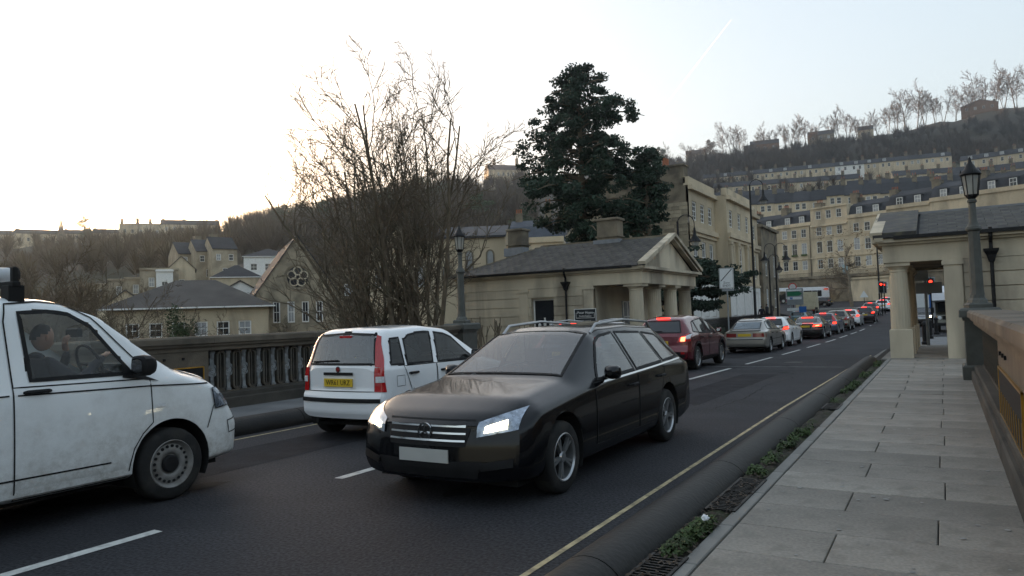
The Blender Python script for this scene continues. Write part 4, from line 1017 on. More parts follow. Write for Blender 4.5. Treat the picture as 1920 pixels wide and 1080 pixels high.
# SUV / crossover
def suvspec(L=4.31, W=1.78, H=1.61, **k):
    d = dict(L=L, W=W, prof=[(0,1.0),(.1,1.1),(.42,1.48),(.6,1.55),(1.3,H),(2.1,H-.02),(2.5,H-.1),(3.25,1.13),(3.95,1.0),(4.2,.86),(L,.74)], belt=[(0,1.0),(1.4,1.04),(3.2,.98),(4.0,.88),(L,.72)],
      arches=(.82,3.45), wr=.35, cab=(0,.55,2.3,3.25), roofw=.335, hoodw=.42, ground=.24, pr=.13, drop=.09,
      fr=[(0,-.1),(.3,.02),(.6,.06),(.68,.0),(1.1,-.02),(1.6,-.02)],
      win=[([(.62,1.12),(1.05,1.08)],[(.95,1.4),(1.1,1.43)]), ([(1.12,1.08),(1.95,1.05)],[(1.15,1.44),(1.95,1.49)]), ([(2.03,1.05),(2.95,1.02)],[(2.0,1.49),(2.3,1.46),(2.5,1.4),(2.9,1.06)])],
      rear=([(-.6,1.1),(.6,1.1)], [(-.5,1.45),(.5,1.45)]), screen=(2.45,.55,3.2,.66),
      doors=[([(1.15,.6),(1.3,.36),(1.95,.36)],[(1.0,1.07),(1.97,1.04)],(1.22,.95)), ([(1.99,.36),(3.0,.36)],[(2.0,1.04),(3.08,1.0)],(2.15,.93))],
      lamps=[('tail_lamp','B',[(.5,.83),(.86,.86)],[(.58,.98),(.84,1.1)],'redlens'),('brake_lamp','B',[(.6,.86),(.72,.86)],[(.62,.97),(.74,.98)],'brakehot'),('reversing_lamp','B',[(.74,.92),(.85,.94)],[(.74,1.0),(.84,1.06)],'whitelens'),('headlamp','F',[(.45,.7),(.8,.72)],[(.45,.82),(.78,.9)],'whitelens'),('reflector','B',[(.62,.5),(.72,.5)],[(.62,.56),(.72,.56)],'redlens')],
      trims=[('rear_bumper_cladding','B',[(-.8,.3),(.8,.3)],[(-.82,.56),(.82,.56)],'trim',.008),('sill_cladding','R',[(1.2,.27),(3.05,.27)],[(1.2,.37),(3.05,.37)],'trim',.01)],
      plate=.82, mirror=(2.92,1.06), high=(1.525,.2,.42), archtrim=A['trim'], wiper=(1.13,.35,-.05)); d.update(k); return d
REDP = paint('dark_red_metallic_paint', (.13,.008,.016), metal=.35, rough=.25)
gen('crossover_car', 'dark red crossover car with its brake lamps lit behind the black estate', REDP, (-7.1,20.3,zr(22)), RZ, suvspec(), glass=A['glassdark'])
# estate with roof rails hidden behind the black car
NAVYP = paint('dark_blue_grey_paint', (.06,.075,.1), metal=.5, rough=.3)
EST = suvspec(4.55, 1.8, 1.49, rails=(.6,2.5,.58), high=(1.44,.2,.3), rear=([(-.6,1.02),(.6,1.02)],[(-.5,1.38),(.5,1.38)]), prof=[(0,.95),(.1,1.02),(.32,1.38),(.5,1.45),(1.4,1.49),(2.2,1.47),(2.6,1.4),(3.4,1.02),(4.2,.9),(4.45,.78),(4.55,.7)], belt=[(0,.92),(1.4,.96),(3.3,.92),(4.2,.8),(4.55,.66)], arches=(.9,3.62), wr=.315, cab=(0,.4,2.4,3.4), ground=.19, archtrim=None,
  win=[([(.5,1.02),(1.05,1.0)],[(.65,1.36),(1.1,1.38)]), ([(1.12,1.0),(1.98,.98)],[(1.16,1.385),(1.98,1.4)]), ([(2.06,.98),(3.05,.95)],[(2.04,1.4),(2.3,1.38),(2.55,1.31),(3.0,.98)])], screen=(2.55,.55,3.35,.66),
  doors=[([(1.25,.5),(1.4,.33),(1.98,.33)],[(1.1,.99),(2.0,.97)],(1.25,.86)), ([(2.03,.33),(3.1,.33)],[(2.03,.97),(3.12,.94)],(2.2,.84))],
  lamps=[('tail_lamp','B',[(.62,.85),(.86,.85)],[(.52,1.36),(.6,1.4)],'redlens'),('brake_lamp','B',[(.62,.72),(.82,.72)],[(.62,.84),(.84,.84)],'brake'),('headlamp','F',[(.45,.66),(.8,.68)],[(.45,.78),(.78,.84)],'whitelens')], trims=[], plate=.8, mirror=(2.95,.98))
gen('estate_car', 'dark blue grey estate with silver roof rails mostly hidden behind the black estate', NAVYP, (-7.15,14.2,zr(15)), RZ, EST)
# grey fastback
def fastback(**k):
    d = dict(L=4.64, W=1.71, prof=[(0,.93),(.3,.99),(.95,1.32),(1.3,1.4),(1.9,1.43),(2.45,1.38),(3.3,.95),(4.2,.83),(4.5,.74),(4.64,.66)], belt=[(0,.9),(1.5,.94),(3.2,.89),(4.2,.76),(4.64,.62)], arches=(.98,3.58), wr=.305,
      cab=(.02,1.1,2.3,3.3), roofw=.335, hoodw=.43, pr=.12, ground=.19, drop=.07, fr=[(0,-.12),(.28,.02),(.38,.06),(.58,.06),(.62,0),(1.0,-.02)],
      win=[([(.72,.98),(1.2,.97)],[(1.05,1.27),(1.25,1.3)]), ([(1.27,.97),(2.02,.95)],[(1.32,1.31),(2.05,1.345)]), ([(2.1,.95),(3.02,.92)],[(2.12,1.345),(2.35,1.32),(2.5,1.27),(2.98,.95)])],
      rear=([(-.56,.99),(.56,.99)], [(-.5,1.33),(.5,1.33)]), screen=(2.5,.52,3.25,.62),
      doors=[([(1.3,.5),(1.45,.33),(2.05,.33)],[(1.15,.96),(2.07,.94)],(1.3,.82)), ([(2.1,.33),(3.1,.33)],[(2.1,.94),(3.12,.9)],(2.25,.8))],
      lamps=[('tail_lamp','B',[(.33,.68),(.83,.68)],[(.33,.83),(.82,.83)],'darkred'),('headlamp','F',[(.4,.6),(.78,.62)],[(.4,.72),(.76,.76)],'whitelens')],
      trims=[('boot_lip','B',[(-.62,.925),(.62,.925)],[(-.6,.95),(.6,.95)],'trim',.02),('bumper_strip','B',[(-.8,.57),(.8,.57)],[(-.8,.595),(.8,.595)],'trim',.01),('door_strip','R',[(1.3,.55),(3.2,.55)],[(1.3,.575),(3.2,.575)],'trim',.01)],
      plate=.76, mirror=(2.9,.96)); d.update(k); return d
SILVERP = paint('weathered_silver_paint', (.29,.275,.25), metal=.6, rough=.35)
A['glassbright'] = mat('sky_reflecting_glass', (.12,.15,.17), .05, .3, 3, spec=1., metal=.5)
gen('fastback_car', 'silver fastback car with a wide sloping rear window third in the queue', SILVERP, (-7.08,30.6,zr(32)), RZ, fastback(), glass=A['glassbright'])
# white hatchback
def hatch(**k):
    d = dict(L=4.1, W=1.75, prof=[(0,.95),(.1,1.02),(.34,1.36),(.5,1.43),(1.2,1.46),(2.0,1.44),(2.35,1.37),(3.15,.98),(3.75,.87),(4.0,.76),(4.1,.68)], belt=[(0,.93),(1.4,.97),(3.0,.91),(3.8,.8),(4.1,.64)], arches=(.78,3.35), wr=.315,
      cab=(0,.45,2.2,3.15), roofw=.335, hoodw=.42, pr=.15, ground=.19, fr=[(0,-.1),(.3,.02),(.58,.06),(.66,.0),(1.1,-.02)],
      win=[([(.62,1.04),(1.05,1.01)],[(.85,1.31),(1.1,1.34)]), ([(1.12,1.01),(1.82,.98)],[(1.16,1.345),(1.84,1.37)]), ([(1.9,.98),(2.86,.95)],[(1.9,1.37),(2.15,1.35),(2.35,1.29),(2.8,.98)])],
      rear=([(-.56,1.04),(.56,1.04)], [(-.48,1.34),(.48,1.34)]), screen=(2.32,.52,3.1,.63),
      doors=[([(1.05,.5),(1.2,.33),(1.84,.33)],[(1.0,1.0),(1.86,.97)],(1.15,.86)), ([(1.88,.33),(2.92,.33)],[(1.88,.97),(2.95,.93)],(2.05,.84))],
      lamps=[('tail_lamp','B',[(.55,.82),(.86,.84)],[(.6,.98),(.8,1.04)],'redlens'),('brake_lamp','B',[(.58,.84),(.82,.86)],[(.62,.94),(.8,.97)],'brake'),('headlamp','F',[(.42,.64),(.78,.66)],[(.42,.76),(.76,.82)],'whitelens')],
      trims=[('bumper_insert','B',[(-.6,.3),(.6,.3)],[(-.62,.4),(.62,.4)],'trim',.008)], plate=.72, mirror=(2.8,.98), high=(1.405,.22,.3)); d.update(k); return d
gen('hatchback_car', 'white hatchback with lit brake lamps just ahead of the silver fastback', PW, (-7.25,36.6,zr(38)), RZ, hatch())
# dark coupe
CHARP = paint('charcoal_brown_paint', (.022,.018,.018), metal=.3, rough=.25)
gen('coupe_car', 'dark low coupe with glowing red tail lamps in the middle of the queue', CHARP, (-7.1,45.9,zr(48)), RZ, fastback(prof=[(0,.92),(.35,.97),(1.0,1.27),(1.4,1.34),(2.0,1.37),(2.5,1.32),(3.35,.93),(4.2,.81),(4.5,.72),(4.64,.64)], W=1.85, arches=(.98,3.73), wr=.335,
  lamps=[('tail_lamp','B',[(.42,.74),(.88,.76)],[(.46,.86),(.85,.88)],'brake'),('brake_lamp','B',[(.55,.77),(.78,.79)],[(.57,.82),(.76,.84)],'brakehot'),('headlamp','F',[(.4,.6),(.78,.62)],[(.4,.72),(.76,.76)],'whitelens')], high=(1.28,.32,1.0), trims=[('bumper_insert','B',[(-.75,.27),(.75,.27)],[(-.75,.42),(.75,.42)],'trim',.008)]))
BLUEGP = paint('steel_blue_paint', (.11,.14,.19), metal=.5, rough=.3)
gen('estate_car', 'steel blue estate with a red high brake lamp ahead of the dark coupe', BLUEGP, (-7.1,53.2,zr(55)), RZ, dict(EST, rails=None))
BEIGEP = paint('bronze_beige_paint', (.17,.15,.12), metal=.5, rough=.35)
gen('estate_car', 'bronze beige tall estate with unlit lamps in the queue', BEIGEP, (-7.05,60.0,zr(62)), RZ, dict(suvspec(H=1.58), archtrim=None, high=(1.5,.05,.42)), lit=False)
gen('hatchback_car', 'white hatchback with brake lamps lit near the far end of the queue', PW, (-6.95,67.2,zr(69)), RZ, hatch())
DARKP = paint('dark_plum_paint', (.035,.022,.026), metal=.4, rough=.3)
gen('hatchback_car', 'dark plum hatchback half hidden beside the far white hatchback', DARKP, (-6.2,72.6,zr(75)), RZ, hatch())
GREYP = paint('mid_grey_paint', (.1,.105,.11), metal=.5, rough=.3)
def place_px(x, y, D): return at(x, y, D)
def car_at(px, py, D, name, label, paint_, spec, rz=RZ, **k):
    """rear (or nose) centre on the ground at a view point and depth, resting on the road there"""
    p = at(px, py, D); h = hor(px)*D
    return gen(name, label, paint_, (h.x, h.y, zr(h.y)), rz, spec, **k)
car_at(1631, 582, 79, 'hatchback_car', 'grey hatchback ahead of the white one, at the far lights', GREYP, hatch())
car_at(1654, 578, 87, 'hatchback_car', 'white saloon like hatchback beside the far traffic light', PW, hatch(W=1.8))
car_at(1661, 570, 97, 'hatchback_car', 'farthest white car of the queue at the traffic lights', PW, hatch())
TEALP = paint('pale_teal_paint', (.16,.24,.26), metal=.4, rough=.3)
car_at(1494, 600, 65, 'hatchback_car', 'pale teal hatchback behind the green and white direction sign', TEALP, hatch(W=1.66), lit=False, group='cars in the left lane')
car_at(1732, 575, 61, 'saloon_car', 'dark saloon with lit headlamps seen through the right portico', CHARP, dict(fastback(), lamps=[('headlamp','F',[(.45,.62),(.75,.63)],[(.45,.74),(.74,.76)],'head'),('tail_lamp','B',[(.33,.68),(.83,.68)],[(.33,.83),(.82,.83)],'redlens')], trims=[('radiator_grille','F',[(-.35,.5),(.35,.5)],[(-.38,.7),(.38,.7)],'alloy',.006)]), rz=-RZ, group=None)
BLUEP = paint('bright_blue_paint', (.02,.1,.4), rough=.3)
car_at(1712, 566, 84, 'hatchback_car', 'bright blue car side on beyond the right portico', BLUEP, hatch(), rz=0., lit=False, group=None)
car_at(1560, 572, 112, 'hatchback_car', 'dark car parked beyond the bare street tree', CHARP, hatch(), rz=math.pi*.92, lit=False, group=None)
# ------------------------------------------------------------------ the two lodges at the bridge end
def slates(parent, o, u, v, nu, nv, m_, limit=300, size=None):
    """slates laid in lapped courses on a slope: o lower corner, u along the eave, v up the slope (full extents)"""
    o, u, v = Vector(o), Vector(u), Vector(v); n = u.cross(v).normalized()
    if n.z < 0: n = -n
    du, dv = u/nu, v/nv; lu, lv = du.length, dv.length
    M3 = Matrix((u.normalized(), v.normalized(), n)).transposed()
    me = MB().box(-lu/2+.006, -.02, 0, lu/2-.006, lv*1.25, .024).mesh('slate', m_); rest = MB(); c = 0
    for j in range(nv):
        for i in range(nu+(j % 2)):
            p = o+du*(i+(.5 if j % 2 == 0 else 0))+dv*j
            if j % 2 and i in (0, nu): p += du*(.25 if i == 0 else -.25)
            M4 = (M3 @ Matrix.Rotation(R(3.2+rng.uniform(-.6,1.)), 3, 'X') @ Matrix.Rotation(R(rng.uniform(-1.2,1.2)), 3, 'Z')).to_4x4(); M4.translation = p+n*rng.uniform(.012,.022)
            sx = .5 if (j % 2 and i in (0, nu)) else 1
            if c < limit:
                q = ob('slate', me, parent); q.matrix_local = M4 @ Matrix.Diagonal((sx,1,1,1)); c += 1
            else: rest.add([M4 @ Vector((w.co.x*sx, w.co.y, w.co.z)) for w in me.vertices], [tuple(f.vertices) for f in me.polygons])
    if rest.v: stuff(rest.build('slates', m_, parent))
def doric(parent, x, y, z0, z1, r, pedestal=0.):
    b = MB()
    if pedestal: b.cbox(x-r*1.12,y-r*1.12,z0,x+r*1.12,y+r*1.12,z0+pedestal,.02); z0 += pedestal
    b.lathe([(r,z0),(r*.985,z0+.6),(r*.86,z1-.26)], 40, (x,y,0), flute=lambda k: 1 if k % 2 else .935)
    b.lathe([(r*.86,z1-.26),(r*.9,z1-.25),(r*.9,z1-.22),(r*.86,z1-.2),(r*1.12,z1-.1)], 24, (x,y,0)); b.cbox(x-r*1.2,y-r*1.2,z1-.1,x+r*1.2,y+r*1.2,z1,.01)
    b.build('column', A['stone'], parent, True, sharp=40)
def hopper(parent, x, y, z0, z1, dy):
    b = MB(); b.tube([(x,y,z0),(x,y,z1-.75)], .045, 10); b.tube([(x,y,z1-.45),(x,y,z1-.3),(x,y+dy,z1-.12),(x,y+dy,z1+.1)], .045, 10)
    b.add([(x+sx*w,y+sy*w*.8,z) for z,w in ((z1-.78,.06),(z1-.6,.11),(z1-.5,.16),(z1-.44,.17)) for sx,sy in ((-1,-1),(1,-1),(1,1),(-1,1))],
      [(4*i+k,4*i+(k+1)%4,4*i+4+(k+1)%4,4*i+4+k) for i in range(3) for k in range(4)]+[(12,13,14,15)])
    b.build('drainpipe', A['black'], parent)
def lodge(label, sg, X0, depth, Y0, Yw, length, wins, gap_skip=None, ped=0., hip=True, pipe=None, chim=(), ncol=4, r=.3, z0=.1, rise=1.42):
    """sg=-1: the building runs to -x from its portico front at X0; the side wall towards the camera is at Y0"""
    t = thing('lodge', label, 'lodge', (X0, Y0, 0))
    ze, zf, zc = 2.75, 3.22, 3.4; X = lambda d: sg*d          # d: distance back from the portico front
    def bx(b, d0, y0, z0_, d1, y1, z1, c=None):
        a, e = sorted((X(d0), X(d1))); (b.cbox(a,y0,z0_,e,y1,z1,c) if c else b.box(a,y0,z0_,e,y1,z1))
    # inner wall
    b = MB()
    ops = [(w[0],w[1],w[2],w[3]) for w in wins]
    b.wall(min(X(depth),X(length)), max(X(depth),X(length)), z0-.5, ze, [(min(X(a),X(c)),max(X(a),X(c)),d,e) for a,c,d,e in ops], .06, .22)
    b.box(*( (X(depth),.3,z0-.5,X(depth)+sg*.05,Yw-.06,ze) if sg > 0 else (X(depth)-.05,.3,z0-.5,X(depth),Yw-.06,ze) ))
    b.box(min(X(depth),X(length)), Yw-.1, z0-.5, max(X(depth),X(length)), Yw-.06, ze); b.box(min(X(length),X(length)-sg*.05),.06,z0-.5,max(X(length),X(length)-sg*.05),Yw-.06,ze)
    b.build('wall', A['stone'], t)
    # stone courses laid on it, proud of the joints
    nc = 7; ch = (ze-z0)/nc
    pil = [depth, depth+.42] ; gaps = [(w[0],w[1],w[2],w[3]) for w in wins]
    for k in range(nc):
        za, zb = z0+k*ch+.012, z0+(k+1)*ch-.012; segs = [(depth+.45, length)]
        for a, c, d, e in gaps:
            if zb > d and za < e: segs = [q for s0, s1 in segs for q in ((s0, min(s1, a)), (max(s0, c), s1)) if q[1]-q[0] > .05]
        for s0, s1 in segs:
            n = max(1, round((s1-s0)/2.4)); 
            for i in range(n):
                a, c = s0+(s1-s0)*i/n, s0+(s1-s0)*(i+1)/n; b = MB(); bx(b, a+.002, .0, za, c-.002, .075, zb); b.build('stone_course', A['stone'], t)
    for d in (depth, length-3.6, length-.42) if hip else (depth, length-.42):
        b = MB(); bx(b, d, -.045, z0, d+.42, .07, ze-.14); bx(b, d-.04, -.08, ze-.14, d+.46, .07, ze-.04); bx(b, d-.02,-.06,ze-.04,d+.44,.07,ze); b.build('pilaster', A['stone'], t)
    for a, c, d, e in wins:
        b = MB(); w0, w1 = sorted((X(a),X(c))); fw = .06
        b.box(w0,.2,d,w0+fw,.25,e); b.box(w1-fw,.2,d,w1,.25,e); b.box(w0+fw,.2,e-fw,w1-fw,.25,e); b.box(w0,.14,d,w1,.25,d+.06); b.box(w0+fw,.2,(d+e)/2-.02 if e-d > 2 else d+.3,w1-fw,.24,(d+e)/2+.02 if e-d > 2 else d+.33)
        f = b.build('window', A['whitepaint'], t); b = MB(); b.box(w0+fw,.222,d+.06,w1-fw,.23,e-fw); b.build('pane', A['pane'], f)
    # entablature and cornice
    b = MB(); bx(b, 0, 0, ze, length, .5, zf); bx(b, 0, .5, ze, .5, Yw, zf); bx(b, .5, Yw-.5, ze, length, Yw, zf); b.build('entablature', A['stone'], t)
    b = MB(); bx(b, -.1, -.1, zf+.002, length, Yw+.1, zf+.07); bx(b, -.24, -.24, zf+.07, length+.1, Yw+.24, zc); b.build('cornice', A['stone'], t)
    b = MB(); bx(b, .3, -.34, zc-.04, length, -.245, zc+.05); b.build('gutter', A['black'], t)
    # ceiling of the porch
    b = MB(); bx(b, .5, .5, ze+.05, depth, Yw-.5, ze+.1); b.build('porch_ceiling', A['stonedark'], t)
    # roof planes
    yr = Yw/2; zr_ = zc+rise; hipd = length-2.6 if hip else length
    ov = .3
    b = MB(); P = lambda d, y, z: (X(d), y, z)
    b.v = [P(-.2,-ov,zc),P(length+ov,-ov,zc),P(length+ov,Yw+ov,zc),P(-.2,Yw+ov,zc),P(-.2,yr,zr_),P(hipd,yr,zr_)]; b.f = [(0,1,5,4),(1,2,5),(2,3,4,5),(0,3,2,1)]; b.m = [0]*4
    b.build('roof', A['slatefar'], t)
    sv = Vector((0, yr+ov, zr_-zc)); nv_ = 15; L = length+ov-.1
    lim = 300
    if hip:
        # main slope up to the hip line: rows shortened towards the top
        rows = 15; cnt = 0; me = None; rest = MB(); lv = sv.length/rows; vn = sv.normalized(); wsl = .34
        nrm = Vector((0,-(zr_-zc), yr+ov)).normalized(); un = Vector((1,0,0))
        me = MB().box(-wsl/2+.006,-.02,0,wsl/2-.006,lv*1.22,.024).mesh('slate', A['slate'])
        M3 = Matrix((un, vn, nrm)).transposed()
        for j in range(rows):
            d1 = length+ov-(length+ov-hipd)*(j+.4)/rows; d = -.1+(wsl/2 if j % 2 else 0)
            while d < d1:
                M4 = (M3 @ Matrix.Rotation(R(3.+rng.uniform(-.7,1.1)),3,'X') @ Matrix.Rotation(R(rng.uniform(-1.3,1.3)),3,'Z')).to_4x4(); M4.translation = Vector((X(d), -ov, zc))+vn*(lv*j)+nrm*rng.uniform(.012,.024)
                if cnt < lim: q = ob('slate', me, t); q.matrix_local = M4; cnt += 1
                else: rest.add([M4 @ w.co for w in me.vertices], [tuple(f.vertices) for f in me.polygons])
                d += wsl
        stuff(rest.build('slates', A['slate'], t))
        b = MB(); b.beam(P(-.1,yr,zr_+.03),P(hipd,yr,zr_+.03),.3,.07); b.beam(P(hipd,yr,zr_+.03),P(length+ov,-ov,zc+.04),.26,.06); b.build('ridge_tiles', A['stonedark'], t)
    else:
        slates(t, (X(.9) if sg > 0 else X(length), -ov, zc), (length-.9,0,0), sv, 24, 13, A['slate'])
        b = MB(); b.beam(P(.7,yr,zr_+.03),P(length,yr,zr_+.03),.3,.07); b.build('ridge_tiles', A['lead'], t)
        b = MB(); yA = -ov
        b.add([P(-.2,yA,zc+.02),P(.85,yA,zc+.02),P(.85,yr,zr_+.02),P(-.2,yr,zr_+.02),P(-.2,yA,zc+.15),P(.85,yA,zc+.15),P(.85,yr,zr_+.15),P(-.2,yr,zr_+.15)],[(0,3,2,1),(4,5,6,7),(0,1,5,4),(1,2,6,5),(2,3,7,6),(3,0,4,7)]); b.build('verge_slab', A['slate'], t)
    # pediment: recessed tympanum under raking cornices
    b = MB(); b.add([P(.08,.2,zc),P(.08,Yw-.2,zc),P(.08,yr,zr_-.12)],[(0,1,2)]); b.build('tympanum', A['stone'], t)
    for ya in (-.3, Yw+.3):
        b = MB(); p0, p1 = Vector(P(-.12,ya,zc+.1)), Vector(P(-.12,yr,zr_+.06)); b.beam(p0, p1, .3, .14); b.beam(p0+Vector((X(.06),0,-.13)), p1+Vector((X(.06),0,-.13)), .22, .1); b.build('raking_cornice', A['stone'], t)
    for k in range(ncol): doric(t, X(r*1.3+.02), r*1.3+.02+(Yw-2*(r*1.3+.02))*k/(ncol-1), z0, ze, r, ped)
    b = MB(); bx(b, -.15,-.15,-.4,depth,Yw+.15,z0); b.build('step', A['kerb'], t)
    if pipe is not None: hopper(t, X(pipe), -.12, z0, zc+.0, -.12)
    for d, w, h in chim:
        b = MB(); bx(b, d-w/2, yr-.35, zr_-.5, d+w/2, yr+.35, zr_+h, .02); bx(b, d-w/2-.06, yr-.41, zr_+h*.16, d+w/2+.06, yr+.41, zr_+h*.22); bx(b, d-w/2-.07, yr-.42, zr_+h*.9, d+w/2+.07, yr+.42, zr_+h, .02)
        c = b.build('chimney', A['stonedark'], t); b = MB(); bx(b, d-w/2-.14, yr-.5, zr_-.34, d+w/2+.14, yr+.1, zr_+.04); b.build('lead_flashing', A['lead'], c)
    return t
LX, LY = -9.85, 26.5
dl = lambda px, py=540: LX-ony(px, py, LY).x
ll = lodge('left stone lodge with pediment, four fluted columns and black studio sign', -1, LX, 2.05, LY, 7.0, 8.6, [(dl(1037), dl(995), 1.05, 2.32), ], pipe=dl(1063), chim=[(2.7,.95,1.0),(7.4,.75,.95)], r=.31)
b = MB(); b.box(-.02,-.5,0,.02,.5,2.05); f = b.build('porch_door', A['panebright'], ll, loc=(-2.02, 3.4, .1)); b = MB()
for y in (-.5,-.02,.46): b.box(.02,y,0,.05,y+.05,2.05)
for z in (0,.7,1.35,2.0): b.box(.021,-.5,z,.049,.5,z+.05)
b.build('door_frame', A['whitepaint'], f)
for px, h in ((1006,.22),(1016,.42),(1027,.28),(1034,.32)):
    v = thing('vase', {1006:'small pale pot leftmost in the studio window',1016:'tall pale vase in the studio window',1027:'short pale goblet right of the tall vase in the studio window',1034:'pale vase at the right edge of the studio window'}[px], 'vase', (LX-dl(px), LY+.17, 1.13))
    MB().lathe([(.03,0),(.06,h*.3),(.07,h*.6),(.03,h*.85),(.045,h)], 12).build('pottery_body', A['whitepaint'], v, True)
sg_ = thing('signboard', 'black signboard with white lettering for a studio and gallery on two posts', 'sign', (ony(1097,575,LY-.35).x, LY-.35, 0))
sw, sz0, sz1 = .95, 1.12, 1.85
b = MB(); b.box(-sw/2,-.02,sz0,sw/2,.02,sz1); b.build('board', mat('sign_navy_black', (.012,.017,.022), .5, .1, 3), sg_)
b = MB()
for q in ((-sw/2,-.03,sz0,-sw/2+.025,.0,sz1),(sw/2-.025,-.03,sz0,sw/2,.0,sz1),(-sw/2,-.031,sz1-.025,sw/2,.0,sz1),(-sw/2,-.031,sz0,sw/2,.0,sz0+.025)): b.box(*q)
b.build('sign_border', A['whitepaint'], sg_)
b = MB(); x0, x1, za, zb = -.4, .4, sz0+.36, sz0+.57
for q in ((x0,-.024,za,x1,-.0205,za+.014),(x0,-.024,za,x0+.014,-.0205,zb),(x1-.014,-.024,za,x1,-.0205,zb),(x0,-.024,zb-.014,x0+.07,-.0205,zb),(x1-.07,-.024,zb-.014,x1,-.0205,zb)): b.box(*q)
b.build('inner_border', A['whitepaint'], sg_)
for s_, sz, z in (('Peter Hayes',.135,sz0+.575),('Studio/Gallery',.092,sz0+.44),('01225-466215',.085,sz0+.24),('www.peterhayes-ceramics.uk.com',.04,sz0+.1)): text(s_, sz, A['whitepaint'], sg_, (0,-.0225,z), (math.pi/2,0,0), 'sign_lettering')
for x in (-.3,.3): MB().tube([(x,.03,0),(x,.03,sz0+.3)], .025, 8).build('post', A['black'], sg_)
RX = -1.38
dr_ = lambda px, py=540: ony(px, py, 22.4).x-RX
lodge('right stone lodge whose portico stands over the flagged pavement', 1, RX, 1.42, 22.4, 6.6, 11.5, [], ped=.78, hip=False, pipe=dr_(1862), ncol=4, r=.25, z0=PZ, rise=.95)

# ------------------------------------------------------------------ windows and houses
_wc = {}
def winmesh(w, h, bars=(2,2), fw=.1, bright=False, arch=False):
    key = (round(w,2), round(h,2), bars, bright, arch)
    if key in _wc: return _wc[key]
    b = MB(); y0, y1 = -.03, .03
    if arch:
        r = w/2; z1 = h-r
        pts = [(-r,0),(r,0)]+[(r*math.cos(a), z1+r*math.sin(a)) for a in np.linspace(0, math.pi, 9)]
        ins = [(x*(1-fw/r), fw+(z-fw)*(1-fw/h) if z > 0 else fw) for x, z in pts]; n = len(pts)
        b.v = [(x,y0,z) for x,z in pts]+[(x,y0,z) for x,z in ins]+[(x,y1,z) for x,z in pts]; b.f = [(i,(i+1)%n,n+(i+1)%n,n+i) for i in range(n)]+[(i,2*n+i,2*n+(i+1)%n,(i+1)%n) for i in range(n)]; b.m = [0]*len(b.f)
        f = b.mesh('window', A['stonedark']); b = MB(); b.add([(x,.0,z) for x,z in ins],[tuple(range(n))])
    else:
        b.box(-w/2,y0,0,-w/2+fw,y1,h); b.box(w/2-fw,y0,0,w/2,y1,h); b.box(-w/2+fw,y0,0,w/2-fw,y1,fw); b.box(-w/2+fw,y0,h-fw,w/2-fw,y1,h)
        for i in range(1,bars[0]): x = -w/2+w*i/bars[0]; b.box(x-.018,y0+.005,fw,x+.018,y1-.005,h-fw)
        for i in range(1,bars[1]): z = h*i/bars[1]; k = .03 if 2*i == bars[1] else .018; b.box(-w/2+fw,y0+.008,z-k,w/2-fw,y1-.008,z+k)
        f = b.mesh('window', A['whitepaint']); b = MB(); b.box(-w/2+fw,.0,fw,w/2-fw,.01,h-fw)
    p = b.mesh('pane', A['panebright'] if bright else A['pane']); _wc[key] = (f, p); return f, p
def put_window(parent, x, y, z, w, h, rz=0., **k):
    bright = k.pop('bright', rng.random() < .3); f, p = winmesh(w, h, bright=bright, **k)
    o = ob('window', f, parent, (x, y, z), rz); q = ob('pane', p, o); q.rotation_euler = (rng.uniform(-.02,.02), 0, rng.uniform(-.02,.02)); return o
def facerot(h, off=0.): return math.atan2(h.y, h.x)-math.pi/2+off
def chimney(parent, x, y, z0, z1, w=.9, d=.6, pots=3, m_=None):
    b = MB(); b.box(x-w/2,y-d/2,z0,x+w/2,y+d/2,z1-.12); b.cbox(x-w/2-.08,y-d/2-.08,z1-.12,x+w/2+.08,y+d/2+.08,z1,.02)
    c = b.build('chimney', m_ or A['stonedark'], parent)
    for i in range(pots):
        px_ = x-w/2+w*(i+.5)/pots; MB().lathe([(.11,z1),(.12,z1+.08),(.09,z1+.2),(.1,z1+.55),(.12,z1+.6),(.08,z1+.6)], 8, (px_,y,0)).build('chimney_pot', A['pot'], c)
    return c
